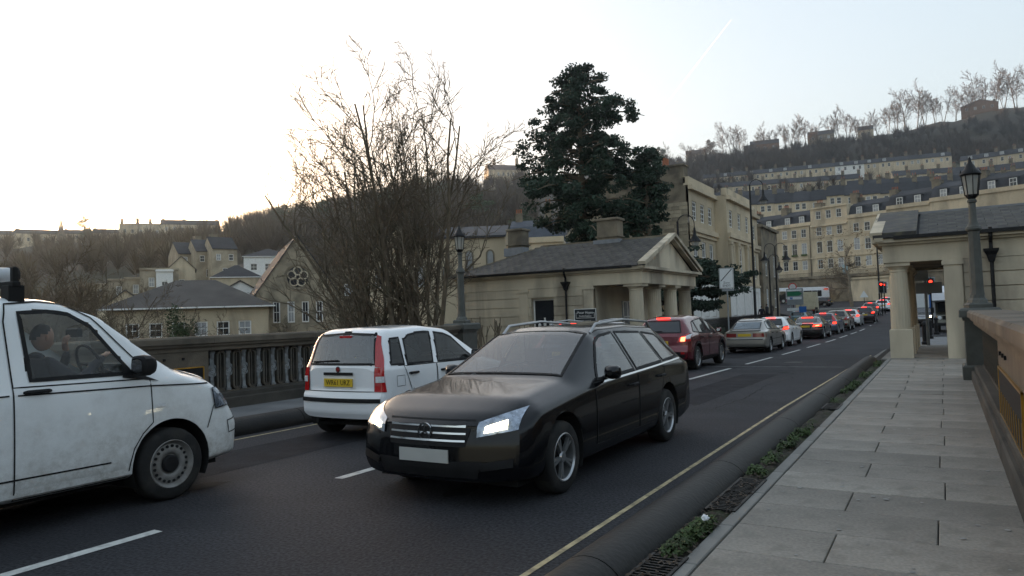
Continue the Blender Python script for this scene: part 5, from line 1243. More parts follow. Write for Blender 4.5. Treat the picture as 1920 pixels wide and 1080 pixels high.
def house(name, label, px, D, w, d, h, rise, roof='gable', wall=None, rm=None, rows=(), wsz=(1.,1.5), bars=(2,2), off=0., z0=None, chims=(), group=None, cat='house', gable_front=False, side=0, verge=.25, at_=None, sidew=(), sill=True, py=None):
    """front at local y=0 facing the viewer's side, body behind it"""
    if at_ is not None: P = Vector(at_); hx = Vector((P.x, P.y, 0))
    else: hx = hor(px)*D; P = Vector((hx.x, hx.y, 0))
    if py is not None: z0 = at(px, py, D).z
    z = tz(P.x, P.y) if z0 is None else z0
    t = thing(name, label, cat, (P.x, P.y, z), facerot(hx, off), group)
    wall = wall or A['stonepale']; rm = rm or A['slatefar']
    ops = []; ws = []
    for (xs, zz, ww, hh) in rows:
        for x in xs: ops.append((x-ww/2, x+ww/2, zz, zz+hh)); ws.append((x, zz, ww, hh))
    b = MB(); b.wall(-w/2, w/2, -5, h, ops, 0, .14)
    b.add([(w/2,0,-5),(w/2,d,-5),(w/2,d,h),(w/2,0,h)],[(0,1,2,3)]); b.add([(-w/2,0,-5),(-w/2,d,-5),(-w/2,d,h),(-w/2,0,h)],[(0,3,2,1)]); b.add([(-w/2,d,-5),(w/2,d,-5),(w/2,d,h),(-w/2,d,h)],[(0,3,2,1)])
    if roof == 'gable':
        if gable_front: b.add([(-w/2,0,h),(w/2,0,h),(0,0,h+rise)],[(0,1,2)]); b.add([(-w/2,d,h),(w/2,d,h),(0,d,h+rise)],[(0,2,1)])
        else: b.add([(-w/2,0,h),(-w/2,d,h),(-w/2,d/2,h+rise)],[(0,2,1)]); b.add([(w/2,0,h),(w/2,d,h),(w/2,d/2,h+rise)],[(0,1,2)])
    b.build('wall', wall, t)
    for (x, zz, ww, hh) in ws:
        o = put_window(t, x, .1, zz, ww, hh, bars=bars)
        if sill: MB().box(-ww/2-.06,-.16,-.09,ww/2+.06,.02,-.005).build('sill', wall, o)
    for (y, zz, ww, hh, sd) in sidew: put_window(t, sd*(w/2+.02), y, zz, ww, hh, math.pi/2*sd, bars=bars)
    e = verge; th = .14
    def slab(q):
        b = MB(); q = [Vector(p) for p in q]; b.v = [tuple(p) for p in q]+[tuple(p+Vector((0,0,th))) for p in q]; n = len(q)
        b.f = [tuple(range(n))[::-1], tuple(range(n,2*n))]+[(i,(i+1)%n,n+(i+1)%n,n+i) for i in range(n)]; b.m = [0]*len(b.f); return b
    if roof == 'gable' and not gable_front:
        k = rise/(d/2)
        for q in ([(-w/2-.05,-e,h-e*k),(w/2+.05,-e,h-e*k),(w/2+.05,d/2,h+rise),(-w/2-.05,d/2,h+rise)],[(-w/2-.05,d/2+.002,h+rise),(w/2+.05,d/2+.002,h+rise),(w/2+.05,d+e,h-e*k),(-w/2-.05,d+e,h-e*k)]): slab(q).build('roof', rm, t)
    elif roof == 'gable':
        k = rise/(w/2)
        for q in ([(-w/2-e,-.2,h-e*k),(0,-.2,h+rise),(0,d+.1,h+rise),(-w/2-e,d+.1,h-e*k)],[(0.002,-.2,h+rise),(w/2+e,-.2,h-e*k),(w/2+e,d+.1,h-e*k),(.002,d+.1,h+rise)]): slab(q).build('roof', rm, t)
    elif roof == 'hip':
        i = min(d, w)/2; b = MB(); V = [(-w/2-e,-e,h),(w/2+e,-e,h),(w/2+e,d+e,h),(-w/2-e,d+e,h)]
        V += [(-w/2+i,d/2,h+rise),(w/2-i,d/2,h+rise)] if w >= d else [(0,i,h+rise),(0,d-i,h+rise)]
        F = [(0,1,5,4),(1,2,5),(2,3,4,5),(3,0,4)] if w >= d else [(0,1,4),(1,2,5,4),(2,3,5),(3,0,4,5)]
        b.add(V, F+[(0,3,2,1)]); b.build('roof', rm, t); b = MB(); b.box(-w/2-e-.02,-e-.06,h-.1,w/2+e+.02,-e-.001,h+.02); b.build('gutter', A['whitepaint'], t)
    elif roof == 'mansard':
        b = MB(); s_ = rise*.42; V = [(-w/2,.25,h),(w/2,.25,h),(w/2,d,h),(-w/2,d,h),(-w/2,s_+.25,h+rise*.66),(w/2,s_+.25,h+rise*.66),(w/2,d/2,h+rise),(-w/2,d/2,h+rise),(w/2,d-s_,h+rise*.66),(-w/2,d-s_,h+rise*.66)]
        b.add(V, [(0,1,5,4),(4,5,6,7),(7,6,8,9),(9,8,2,3),(0,4,7,9,3),(1,2,8,6,5)]); b.build('roof', rm, t); b = MB(); b.box(-w/2-.02,-.3,h-.3,w/2+.02,.3,h+.02); b.box(-w/2-.01,-.12,h+.02,w/2+.01,.2,h+.45); b.build('cornice', wall, t)
    elif roof == 'flat':
        b = MB(); b.box(-w/2,0.001,h,w/2,d,h+.1); b.box(-w/2-.1,-.25,h-.25,w/2+.1,.3,h); b.build('cornice', wall, t)
    for c in chims: chimney(t, *c)
    return t
def spread(n, w, m=.8): return [(-w/2+m+(w-2*m)*(i+.5)/n) for i in range(n)]

# ---- the terrace on its raised pavement, facing down to the junction
dirL = Vector((-.94, .341, 0)).normalized(); P0 = at(1524, 500, 150); P0.z = 0
ter_z = 7.6
xs0 = [(-22.5,7.4),(-15.1,7.5),(-7.6,7.6),(0,7.6),(7.6,7.6),(15.2,7.6),(22.8,7.6),(30.4,7.6)]
trz = math.atan2(-dirL.y, -dirL.x)      # local +x runs to the right along the terrace
def tp(x): return P0-dirL*x
TL = ['terrace house half hidden behind the sooty corner building','far left terrace house with brown drainpipe and slate attic dormers','second terrace house from the left, flower boxes under its tall windows','tall terrace house with an extra stone storey instead of dormers','terrace house with two dormers behind the bare street tree','terrace house above the far traffic light with big chimneys','terrace house with dormers just over the right lodge roof','rightmost terrace house with dormers above the lodge roof']
for i, (x0, w) in enumerate(xs0):
    tall = i == 3; eave = 18.7+(-.2,0,.1,-.2,.5,1.2,1.6,1.8)[i]-ter_z; c = tp(x0+w/2)
    xs_ = spread(3 if i in (2,3,4,6) else 2, w, .6)
    rows = [(xs_,1.8,1.15,1.95),(xs_,5.0,1.2,2.4),(xs_,8.55,1.15,1.75)]
    if tall: rows.append((xs_,11.9,1.1,1.7))
    hh = eave+(3.4 if tall else 0)
    t = house('terrace_house', TL[i], 0, 0, w-.02, 9, hh, 1.2 if tall else 3.5, 'flat' if tall else 'mansard', A['stonepale'], A['slatefar'], rows, off=0, z0=ter_z, at_=(c.x,c.y,0), group='terrace houses on the raised pavement', bars=(2,2))
    t.rotation_euler = (0,0,trz)
    b = MB(); b.box(-w/2+.01,-.18,3.95,w/2-.01,-.001,4.2); b.build('string_course', A['stonepale'], t); b = MB(); b.box(-w/2+.01,-.1,8.0,w/2-.01,-.001,8.2); b.build('string_course', A['stonepale'], t)
    if tall: MB().box(-w/2+.01,-.35,eave-.5,w/2-.01,-.001,eave-.1).build('string_course', A['stonepale'], t)
    if i in (1,2): b = MB(); b.tube([(w/2-.25,-.14,0),(w/2-.25,-.14,hh)], .06, 6); b.build('drainpipe', A['under'], t)
    if i == 1:
        b = MB(); b.wall(-w/2+.05,w/2-.05,0,3.9,[(x-.6,x+.6,1.75,3.8) for x in xs_],-.03,.03); b.build('painted_ground_floor', A['whitepaint'], t)
    if i == 3:
        b = MB(); b.box(-.5,-.04,0,.5,.0,2.3); b.build('front_door', mat('pale_blue_door',(.3,.42,.46),.5), t, loc=(w/2-.9,-.02,0))
    if i == 2:
        for x in xs_: MB().cbox(-.6,-.35,0,.6,-.02,.35,.03).build('flower_box', A['leaf'], t, loc=(x,0,4.75))
    if not tall:
        for x in spread(2, w, .6):
            y0 = .55; z1 = hh+.35
            b = MB(); b.box(-.62,0,0,.62,1.4,1.55); b.box(-.7,-.08,1.55,.7,1.5,1.68); dm = b.build('dormer', A['slatefar'], t, loc=(x,y0,z1))
            f, p = winmesh(1.12,1.4,(2,2),bright=rng.random() < .5); ob('window', f, dm, (0,-.03,.08)); ob('pane', p, dm, (0,-.03,.08))
    chimney(t, w/2, 4.2, hh, hh+4.6 if not tall else hh+2.4, 1.3, 2.2, 4); 
    if i in (1,4): chimney(t, -w/2+.7, 4.6, hh, hh+4.2, 1.0, 1.6, 3)
    b = MB(); y = -2.4
    for k in range(int(w/.14)): x = -w/2+k*.14; b.box(x-.012,y-.012,0,x+.012,y+.012,1.05)
    b.box(-w/2,y-.02,.98,w/2,y+.02,1.02); stuff(b.build('railing', A['black'], t))
# raised pavement with its retaining wall
rw = thing('retaining_wall', 'dark stone retaining wall carrying the raised pavement before the terrace', 'wall', (P0.x,P0.y,0), trz)
for k in range(7):
    x0 = -34+k*11.4
    for j in range(6): 
        b = MB(); b.box(x0+.02,-5.6+.004*j,-1.5+j*1.45+.01,x0+11.38,-5.2,-1.5+(j+1)*1.45-.01); b.build('wall_course', A['stonedark'], rw)
b = MB(); b.box(-34,-5.85,7.2,46,-5.15,7.75); b.build('wall_coping', A['stonedark'], rw)
b = MB(); b.v = [tuple(tp(x)+Vector((dirL.y,-dirL.x,0))*0+Vector((-math.sin(trz)*y, math.cos(trz)*y, z))) for z in (5.5, ter_z-.02) for x, y in ((-34,-5.2),(46,-5.2),(46,2),(-34,2))]; b.f = [(4,5,6,7),(0,1,5,4),(3,0,4,7),(1,2,6,5)]; b.m = [0]*4; struct(b.build('raised_pavement', A['kerb']))
# ground under the junction
# small stone building at the foot of the wall
c = tp(16.2)+Vector((math.sin(trz)*7.6,-math.cos(trz)*7.6,0)); t = house('stone_outbuilding', 'small pale stone building with a square window below the terrace', 0,0, 10, 2., 4.2, .2, 'flat', A['stonepale'], None, [([1.2],1.9,1.2,1.2)], z0=2.6, at_=(c.x,c.y,0), cat='building'); t.rotation_euler = (0,0,trz)

# ---- the long classical building beside the road on the left
bx0, by0, by1 = -14.8, 49.5, 71.
gb = thing('classical_building', 'tall classical stone building with pilastered centre lining the left pavement', 'building', (bx0, by0, 0), math.pi/2)
# local x along the road away from the camera, local -y towards the road
Lb = by1-by0; H_ = 10.4; g0 = zr(50)+.1
def gb_win(xs, rows, y): 
    for z, ww, hh in rows:
        for x in xs: put_window(gb, x, y+.1, z, ww, hh, bars=(2,4))
rows_b = [(1.2,1.1,1.9),(4.4,1.1,2.2),(8.0,1.05,1.35)]
secs = [(0,6.6,0,[1.3,3.3,5.3]),(6.6,14.6,-.9,[7.9,10.6,13.3]),(14.6,Lb,0,[15.8,17.9,20.])]
for a, c, y, xs_ in secs:
    b = MB(); b.wall(a, c, g0-1, H_, [(x-w_/2,x+w_/2,z,z+h_) for z,w_,h_ in rows_b for x in xs_], y, .16)
    b.box(a,y+.17,g0-1,c,8,H_-.05) if False else None
    if y < 0: b.add([(a,y,g0-1),(a,0,g0-1),(a,0,H_),(a,y,H_)],[(0,3,2,1)]); b.add([(c,y,g0-1),(c,0,g0-1),(c,0,H_),(c,y,H_)],[(0,1,2,3)])
    b.build('wall', A['stonepale'], gb); gb_win(xs_, rows_b, y)
    b = MB(); b.box(a-.05,y-.28,7.15,c+.05,y-.002,7.5); b.box(a-.02,y-.14,6.9,c+.02,y-.003,7.15); b.box(a-.05,y-.3,H_-.35,c+.05,y-.002,H_-.05); b.box(a,y-.05,H_-.05,c,y+.35,H_+.55)
    b.box(a-.02,y-.1,3.6,c+.02,y-.002,3.8); b.build('cornice', A['stonepale'], gb)
    b = MB(); b.wall(a+.02, c-.02, g0, 3.55, [(x-.58,x+.58,1.15,3.15) for x in xs_], y-.03, .03); b.build('white_ground_floor', A['whitepaint'], gb)
for x in (6.75,9.0,12.0,14.1):
    b = MB(); b.box(x,-1.1,3.8,x+.55,-.901,6.75); b.box(x-.06,-1.16,6.62,x+.61,-.902,6.9); b.build('pilaster', A['stonepale'], gb)
for x in (3.3,5.3): b = MB(); b.cbox(x-.6,-.5,4.15,x+.6,-.02,4.9,.03); b.build('window_balcony', A['black'], gb)
# its rubble end wall towards the camera: individual stones
b = MB(); b.box(0.02,.2,g0-2,.1,9,H_+.2); b.build('end_wall', A['stonedark'], gb)
rub = mat('rubble_stone', (.33,.28,.2), .95, .25, 1.5, .3, 18, rand=.3, stain=(.15,.13,.1), sscale=1.2, samt=.5); sm_ = [MB().cbox(-w_/2,-.14,.0,w_/2,.0,.24,.02).mesh('rubble_block', rub) for w_ in (.4,.55,.7)]
z = 4.4; cnt = 0
while z < H_+.2:
    y = .1
    while y < 8.8:
        k = rng.randrange(3); w_ = (.4,.55,.7)[k]
        if cnt < 300: o = ob('rubble_block', sm_[k], gb, (0.02, y+w_/2, z), -math.pi/2); cnt += 1
        y += w_+.012
    z += .252
chimney(gb, .55, 1.7, H_, H_+1.5, 1.0, 2.8, 6); chimney(gb, 8.5, 5., H_, H_+2.2, 1.0, 2.0, 4); chimney(gb, 16.5, 5., H_, H_+2.2, 1.0, 2.0, 4)
for o in gb.children:
    if o.name.startswith('chimney'): pass
b = MB(); b.v = [(0,.3,H_),(Lb,.3,H_),(Lb,9,H_),(0,9,H_),(0,4.6,H_+1.0),(Lb,4.6,H_+1.0)]; b.f = [(0,1,5,4),(4,5,2,3)]; b.m = [0]*2; b.build('roof', A['slatefar'], gb); b = MB(); b.prism([(.2,H_+.1),(9,H_+.1),(9,H_+.3),(4.6,H_+1.2),(.2,H_+.5)],.0,.3,'yz'); b.build('end_gable', A['stonedark'], gb)
b = MB(); b.box(Lb-.1,0,g0-1,Lb,9,H_); b.box(0,8.9,g0-1,Lb,9,H_); b.build('rear_wall', A['stonepale'], gb)
# next block up the road, darker
t = house('corner_building', 'sooty stone corner block beyond the classical building', 0,0, 8, 9, 9.6, 1.5,'flat', A['stonedark'], None, [([-2,2],1.4,1.1,1.9),([-2,2],4.6,1.1,2.2)], z0=.3, at_=(bx0+.9, 78.2, 0), cat='building'); t.rotation_euler = (0,0,math.pi/2); t.location = (bx0-.3, 78.0, .3)
b = MB(); b.wall(-4,4,-1,9.5,[],0,.1); e = b.build('end_wall', A['stonedark'], t, loc=(-4.03,4.5,0), sharp=30); e.rotation_euler = (0,0,-math.pi/2)
# ------------------------------------------------------------------ houses on the slopes
# left of the bridge: the low roofs below the parapet
house('hipped_house', 'cream house with a wide dark hipped slate roof beyond the left parapet', 356, 60, 12.2, 9, 6.3, 2.5, 'hip', A['stonepale'], A['slatebrown'], [(spread(6,12.2,1),3.9,1.0,1.2),(spread(6,12.2,1),1.0,1.0,1.4)], off=-.12, z0=-3, verge=.6)
house('long_roofed_house', 'long grey tiled roof running behind the hipped slate roof', 470, 84, 17, 11, 6.8, 2.6, 'hip', A['stonepale'], A['slatebrown'], [(spread(5,17,1.5),4.4,1.1,1.3)], off=-.25, z0=-3, verge=.6)
house('small_gabled_house', 'small pale gable with white bargeboards peeping left of the hipped roof', 236, 74, 5., 9, 6.6, 2.0, 'gable', A['stonepale'], A['slatebrown'], [([0],3.6,1.,1.2)], gable_front=True, z0=-3, verge=.4)
t = house('dormer_wing', 'white gabled dormer wing in front of the long grey roof', 440, 79, 8, 6, 6.4, 1.9, 'gable', A['whitepaint'], A['slatebrown'], [([-2,2],4.2,1.,1.2)], gable_front=False, z0=-3, verge=.5)
house('white_gablet', 'little white triangular gablet rising from the long grey roof', 452, 77.5, 4.4, 5, 8.1, 1.3, 'gable', A['whitepaint'], A['slatebrown'], [], gable_front=True, z0=-3, verge=.35)
# school or chapel with the round window
ch = house('gabled_chapel', 'stone chapel with steep gable and round traceried window behind the bare tree', 560, 66, 7.2, 16, 5.6, 5.2, 'gable', mat('weathered_chapel_stone', (.3,.255,.185), .92, .25, 1.2, .2, 20, stain=(.13,.11,.08), sscale=.7, samt=.75), A['slatefar'], [(spread(4,7.2,1.1),3.0,.62,1.9),(spread(4,7.2,1.0),-.6,.9,1.7)], gable_front=True, z0=-1.2, bars=(2,2), verge=.15, cat='chapel', off=.12)
b = MB(); N_ = 28
b.lathe([(.95,-.02),(1.12,-.1),(1.2,-.1),(1.2,.0)], N_, (0,0,7.1), 'y', cap=False); b.build('rose_window_moulding', A['stonedark'], ch)
b = MB(); b.lathe([(0,-.012),(.95,-.012)], N_, (0,0,7.1), 'y', cap=False); rw_ = b.build('rose_window', A['pane'], ch)
for k in range(5):
    an = 2*math.pi*k/5+.3; MB().lathe([(.3,-.03),(.38,-.06),(.42,-.02)], 14, (.55*math.cos(an),-.0,7.1+.55*math.sin(an)), 'y', cap=False).build('tracery_ring', A['stone'], rw_)
b = MB(); b.box(-3.6,-.16,1.75,3.6,-.001,2.0); b.build('string_course', A['stonedark'], ch)
b = MB(); b.wall(-3.6,3.6,-1.5,1.7,[(x-.45,x+.45,-.6,1.1) for x in spread(4,7.2,1.0)],-.03,.03); b.build('ochre_lower_wall', mat('ochre_stone', (.34,.2,.085), .9, .25, 1.5, .2, 20, stain=(.15,.1,.05), samt=.6), ch)
# church with lancets just behind the left lodge
lc = house('lancet_church', 'pale church with three pointed lancet windows behind the left lodge roof', 878, 52, 5.6, 12, 7.4, 1.4, 'gable', A['stonepale'], A['slatefar'], [], z0=0, cat='church', off=-.1)
for x in (-1.5,0.2,1.7): put_window(lc, x, -.02, 4.4, .62, 2.1, arch=True, bright=(x > 0))
house('gabled_hall', 'pale gabled hall half hidden in the branches of the bare tree', 752, 74, 6., 10, 8.0, 2.6, 'gable', A['stonepale'], A['slatefar'], [([-2,2],4.5,.9,2.2)], gable_front=True, z0=.5, cat='building')
house('low_flat_house', 'low grey flat roofed house among the branches behind the bare tree', 655, 92, 9., 8, 8.4, 1, 'flat', A['stonedark'], None, [(spread(3,9),5.,1.,1.5)], z0=0)
# mansard house between chapel and conifer
house('mansard_house', 'stone house with blue slate mansard and white dormers left of the tall conifer', 1010, 95, 7.2, 8, 11.0, 3.2, 'mansard', A['stonepale'], mat('blue_slate', (.06,.068,.085), .7, .2, 1.2), [(spread(3,7.2,.6),8.2,.9,1.5)], z0=.5, chims=[(1.4,4,12,16.4,.9,.9,2),(-2.6,4,12,15.2,.9,.9,3)], off=-.1)
for x in (-2.4,-.8,.9,2.5): pass
A['grey_stone'] = mat('grey_weathered_stone', (.34,.285,.205), .92, .2, .8, .1, 20, stain=(.17,.14,.1), sscale=.5, samt=.6, rand=.12)
# row of cottages with chimneys
for i, (px, w) in enumerate(((361,5.2),(393,4.8),(424,4.8))):
    house('cottage', ('leftmost of three slate roofed cottages with stone chimneys','middle one of three slate roofed cottages with stone chimneys','right hand one of three slate roofed cottages')[i], px, 150-i*2, w, 8, 5.9+i*.2, 2.6, 'gable', A['grey_stone'], A['slatefar'], [([-1.2,1.2],3.9,.9,1.3),([0],.8,.9,1.6)], off=.25, z0=11.0, chims=[(w/2-.4,3.8,7.6,10.0,1.3,1.5,0)] if i < 2 else [], gable_front=False, group='cottages on the left slope')
house('white_villa', 'white rendered villa with low hipped slate roof left of the chapel', 505, 135, 8.5, 8, 4.8, 1.8, 'hip', A['whitepaint'], A['slatefar'], [([-2.5,0,2.5],2.2,1.2,1.3)], z0=9.6)
house('hipped_outbuilding', 'low grey hipped roof in front of the cottages and the white villa', 445, 118, 7.5, 7, 4.6, 2.2, 'hip', A['stonepale'], A['slatefar'], [], z0=5)
house('gabled_outbuilding', 'small stone gable below the leftmost cottage', 342, 128, 4.4, 7, 4.8, 2.2, 'gable', A['stonepale'], A['slatefar'], [([0],1.8,.9,1.2)], gable_front=True, z0=7.2)
for i, (px, D, w, h, z) in enumerate(((300,125,6,7.,5.),(310,124,2.6,6.6,5.),(270,128,6,6.2,4.5),(238,133,6,6.4,4.5),(205,138,7,6.0,4.5))):
    house('stone_back_house', ('pale stone back house with long windows left of the cottages','white topped back house next to the cottages','flat roofed stone back house behind the thicket','farther stone back house behind the left thicket','leftmost pale back house behind the thicket')[i], px, D, w, 7, h, 1.2, 'flat', A['whitepaint'] if i == 1 else A['grey_stone'], None, [(spread(2,w,.6),h*.55,.9,1.6)] if w > 4 else [([0],h*.5,1.,1.4)], z0=z, group='back houses on the left slope')
# skyline houses on the left
for i, (px, D, w, h, lab) in enumerate(((305,395,26,11,'broad stone crescent house on the left skyline'),(258,400,17,10,'stone house left end of the skyline crescent'),(360,400,30,7,'long low house on the left skyline right of the crescent'),(85,430,30,9,'dark house beside the spire on the sunlit skyline'),(40,440,26,8,'dark roofs at the far left under the low sun'),(215,430,22,7,'low house below the skyline between spire and crescent'),(160,440,22,6,'low roof right of the spire on the skyline'))):
    house('skyline_house', lab, px, D, w, 10, h, 3, 'flat' if i < 2 else 'gable', A['stonepale'], A['slatefar'], [(spread(max(2,int(w/4)),w,1),h*.5,1.3,2.0)], chims=[(-w/2+1.5,4,h,h+3.4,1.6,1.2,2),(w/2-1.5,4,h,h+3.4,1.6,1.2,2)], group='houses along the left skyline')
P = hor(116)*430; sp_ = thing('church_spire', 'slender church spire against the bright sky at far left', 'spire', (P.x,P.y,tz(P.x,P.y)))
MB().box(-1.8,-1.8,-4,1.8,1.8,9).build('tower', A['stonedark'], sp_); MB().lathe([(1.7,9),(0.1,22)], 8).build('spire', A['stonedark'], sp_); MB().lathe([(.15,21.8),(.05,23.2)],6).build('finial', A['black'], sp_)
house('crescent_house', 'cream crescent house with attic dormers on the skyline left of the conifer', 962, 425, 24, 10, 9, 4.5, 'mansard', A['stonepale'], A['slatefar'], [(spread(5,17,1),6,1.2,2.1),(spread(5,17,1),2,1.2,2.1)], chims=[(7,5,12,17.5,1.6,1.2,3),(-7,5,12,17.,1.6,1.2,3)], off=.3)
house('skyline_villa', 'small house roof on the skyline behind the top of the bare tree', 655, 425, 22, 8, 5, 3, 'gable', A['stonepale'], A['slatefar'], [(spread(4,20),2,1.2,2)])
# the long terraces on the right hillside
ORD = ['leftmost','second from the left','third from the left','fourth from the left','fifth from the left','sixth from the left','seventh from the left','eighth from the left','ninth from the left','tenth from the left','eleventh from the left','twelfth from the left','thirteenth from the left','fourteenth from the left','fifteenth from the left','sixteenth from the left','rightmost']
def hill_row(px0, px1, D0, D1, y0, y1, n, label, h=7.5, rows=2, rise=2.6, dorm=False, seed=0, off=-.35, white=(), skip=()):
    r_ = random.Random(seed)
    for i in range(n):
        if i in skip: continue
        u = (i+.5)/n; px = px0+(px1-px0)*u; D = D0+(D1-D0)*u; py = y0+(y1-y0)*u
        a, b_ = hor(px0+(px1-px0)*i/n)*(D0+(D1-D0)*i/n), hor(px0+(px1-px0)*(i+1)/n)*(D0+(D1-D0)*(i+1)/n)
        w = (b_-a).length; hh = h+r_.uniform(-.5,.5); wall = A['whitepaint'] if i in white else A['stonepale']
        nw = 2 if w < 9 else 3
        t = house('hillside_house', (ORD[i] if i < n-1 else 'rightmost')+' '+label[0], px, D, w-.02, 8, hh, rise, 'gable', wall, A['slatefar'], [(spread(nw,w,.6),hh-2.4-3.0*k,1.15,1.7) for k in range(rows)], z0=at(px, py, D).z-hh, chims=[(w/2-.3,4,hh+rise-1.2,hh+rise+1.7,1.2,.9,2)], group=label[0], bars=(1,2), sill=False)
        d = (b_-a); t.rotation_euler = (0,0,math.atan2(d.y,d.x))
        if dorm and r_.random() < .6:
            b = MB(); b.box(-.9,0,0,.9,2,1.6); o = b.build('dormer', A['slatefar'], t, loc=(r_.uniform(-1.5,1.5),.6,hh+.3)); f, p = winmesh(1.5,1.3,(2,1),bright=True); ob('window', f, o, (0,-.03,.15)); ob('pane', p, o, (0,-.03,.15))
hill_row(1330, 1800, 385, 345, 333, 289, 17, ['stone house of the upper long hillside terrace'], dorm=True, seed=1, white=(9,10), h=6.5, rows=1)
hill_row(1322, 1840, 335, 300, 352, 318, 17, ['stone house of the lower long hillside terrace'], seed=2, h=7.6, rows=2, skip=(10,11), white=())
hill_row(1335, 1480, 250, 240, 372, 364, 4, ['low white house below the long hillside terraces'], seed=3, h=4., rows=1, white=(0,1,2,3))
hill_row(1330, 1560, 215, 200, 388, 372, 7, ['slate roofed house just above the main terrace'], seed=4, h=5, rows=1, rise=3.2)
hill_row(1560, 1900, 200, 180, 365, 350, 10, ['dark roofed house behind the main terrace chimneys'], seed=5, h=5, rows=1, rise=3.2)
hill_row(1600, 1920, 230, 210, 352, 335, 8, ['dark roofed house amid the hillside roofs'], seed=6, h=5, rows=1, rise=3)
hill_row(1815, 1990, 320, 300, 300, 275, 5, ['tall stone house with dormers high at right'], seed=7, h=8, rows=2, dorm=True)
hill_row(1800, 1990, 250, 235, 330, 305, 5, ['stone house in the right hand hillside cluster'], seed=8, h=7, rows=1)
for (px, D, py, w, h, lab, wl) in ((1790,205,352,8,5,'house with a pale gable turned to the road, right part of the hillside','stonepale'),(1885,200,362,13,4,'wide white gable among the dark hillside roofs','whitepaint')):
    house('gable_house', lab, px, D, w, 9, h, 2.6, 'gable', A[wl], A['slatefar'], [], gable_front=True, z0=at(px,py,D).z-h-1)
for (px, D, py, w, h, lab, wm) in ((1448,497,268,19,7,'large brick villa with gables on the wooded hilltop','brick'),(1555,500,258,17,6,'flat roofed house on the hilltop among bare trees','stonedark'),(1318,497,300,14,6,'small stone villa at the left end of the hilltop trees','stonepale'),(1858,503,205,22,6,'brick house on the hilltop at the right edge','brick'),(1640,500,245,10,7,'pale tower house at the edge of the hilltop wood','stonepale'),(1250,480,312,10,7,'red chimneyed villa behind the second conifer','brick'),(1420,497,280,8,5,'brick lodge left of the large hilltop villa','brick')):
    if 'brickm' not in A: A['brickm'] = mat('orange_brick', (.17,.09,.052), .9, .2, .5, rand=.1)
    house('hilltop_house', lab, px, D, w, 9, h, 3.4, 'gable', A['brickm'] if wm == 'brick' else A[wm], A['slatefar'], [(spread(max(2,int(w/5)),w,1),h*.45,1.5,2.)], z0=None, chims=[(w*.4,4,h,h+3,1.4,1,2)], group='houses along the hilltop', gable_front=(w > 20))

# ------------------------------------------------------------------ street furniture
def swan_lamp(px, Yv, X, ztop, label, hook=-1, arms=1, rz=0., lant=1.):
    z0 = zr(Yv)+.13; t = thing('street_lamp', label, 'street lamp', (X, Yv, z0), rz); h = ztop-z0
    b = MB(); b.lathe([(.13,0),(.13,.9),(.09,1.0),(.075,h*.5),(.055,h)], 12); b.build('column', A['black'], t, True)
    for k in range(arms):
        sd = hook*(1 if k == 0 else -1); b = MB(); pts = [(sd*(.42-.42*math.cos(a)),0,h-.1+.42*math.sin(a)) for a in np.linspace(0,math.pi,10)]+[(sd*.84,0,h-.35)]; b.tube(pts, .025, 6); b.tube([(0,0,h-.6),(0,0,h)], .03, 6); b.build('swan_neck', A['black'], t, True)
        x = sd*.84; b = MB(); b.lathe([(.05,h-.35),(.07,h-.6),(.1,h-.75),(.4*lant,h-1.02),(.42*lant,h-1.06),(.38*lant,h-1.06)], 16, (x,0,0), cap=False); b.build('pendant_shade', A['black'], t, True)
        b = MB(); b.lathe([(.3*lant,h-1.06),(.22*lant,h-1.25),(.0,h-1.32)], 14, (x,0,0)); b.build('glass_bowl', lampglass, t, True)
    return t
p = onx(1300,590,-12.1); swan_lamp(0, 36.2, -11.45, 6.2, 'swan neck street lamp with black pendant shade beside the left lodge', hook=1, rz=.5, lant=.75)
p = onx(1420,600,-11.8); swan_lamp(0, 48, -10.35, 9.6, 'tall swan neck street lamp rising in front of the hillside', hook=1, rz=.5, lant=.75)
swan_lamp(0, 62, -11.6, 6.6, 'shorter double armed street lamp before the terrace', hook=1, arms=2, rz=.4, lant=.9)
swan_lamp(0, 66, -12.9, 6.0, 'single armed black lamp post near the direction sign', hook=1, rz=.4, lant=.8)
p = at(1655, 590, 95); h_ = hor(1650)*97
t = thing('street_pole', 'plain dark pole standing beside the bare street tree', 'pole', (h_.x,h_.y,zr(h_.y)+.1)); MB().lathe([(.12,0),(.09,11)], 8).build('pole', A['black'], t)
t = thing('hooped_arch', 'pair of thin wire hoops above the right lodge roof', 'hoop', (8.,60,8.9))
for k in range(2): MB().tube([(-1.2+1.5*k+.75*math.cos(a)*1,0,.9*math.sin(a)) for a in np.linspace(0,math.pi,10)], .03, 5).build('hoop', A['black'], t)
# zone sign seen from behind the queue
A['signwhite'] = mat('sign_white', (.6,.62,.62), .5, .05, 3); A['signgreen'] = mat('sign_green', (.01,.13,.06), .5, .05, 3); A['signblue'] = mat('sign_blue', (.01,.1,.34), .5, .05, 3); A['signback'] = mat('grey_sign_back', (.2,.22,.23), .5, .1, 3); A['red'] = mat('sign_red', (.45,.02,.02), .5, .05, 3)
sX = onx(1366, 600, -10.0); sY = sX.y
t = thing('zone_sign', 'white end of zone sign with black diagonal on a grey post', 'sign', (-10.0, sY, zr(sY)+.13))
zz = sX.z-t.location.z; k_ = (at(1365,505,1)-at(1365,540,1)).z
D_ = sY*math.cos(YAW)+10*math.sin(YAW); pm = D_/FPX
zt_ = onx(1364,503,-10.0).z-t.location.z; zb_ = onx(1365,541,-10.0).z-t.location.z; wd = 23*pm/math.cos(YAW)
b = MB(); b.tube([(0,0,0),(0,0,zt_-.1)], .04, 10); b.build('post', A['signback'], t)
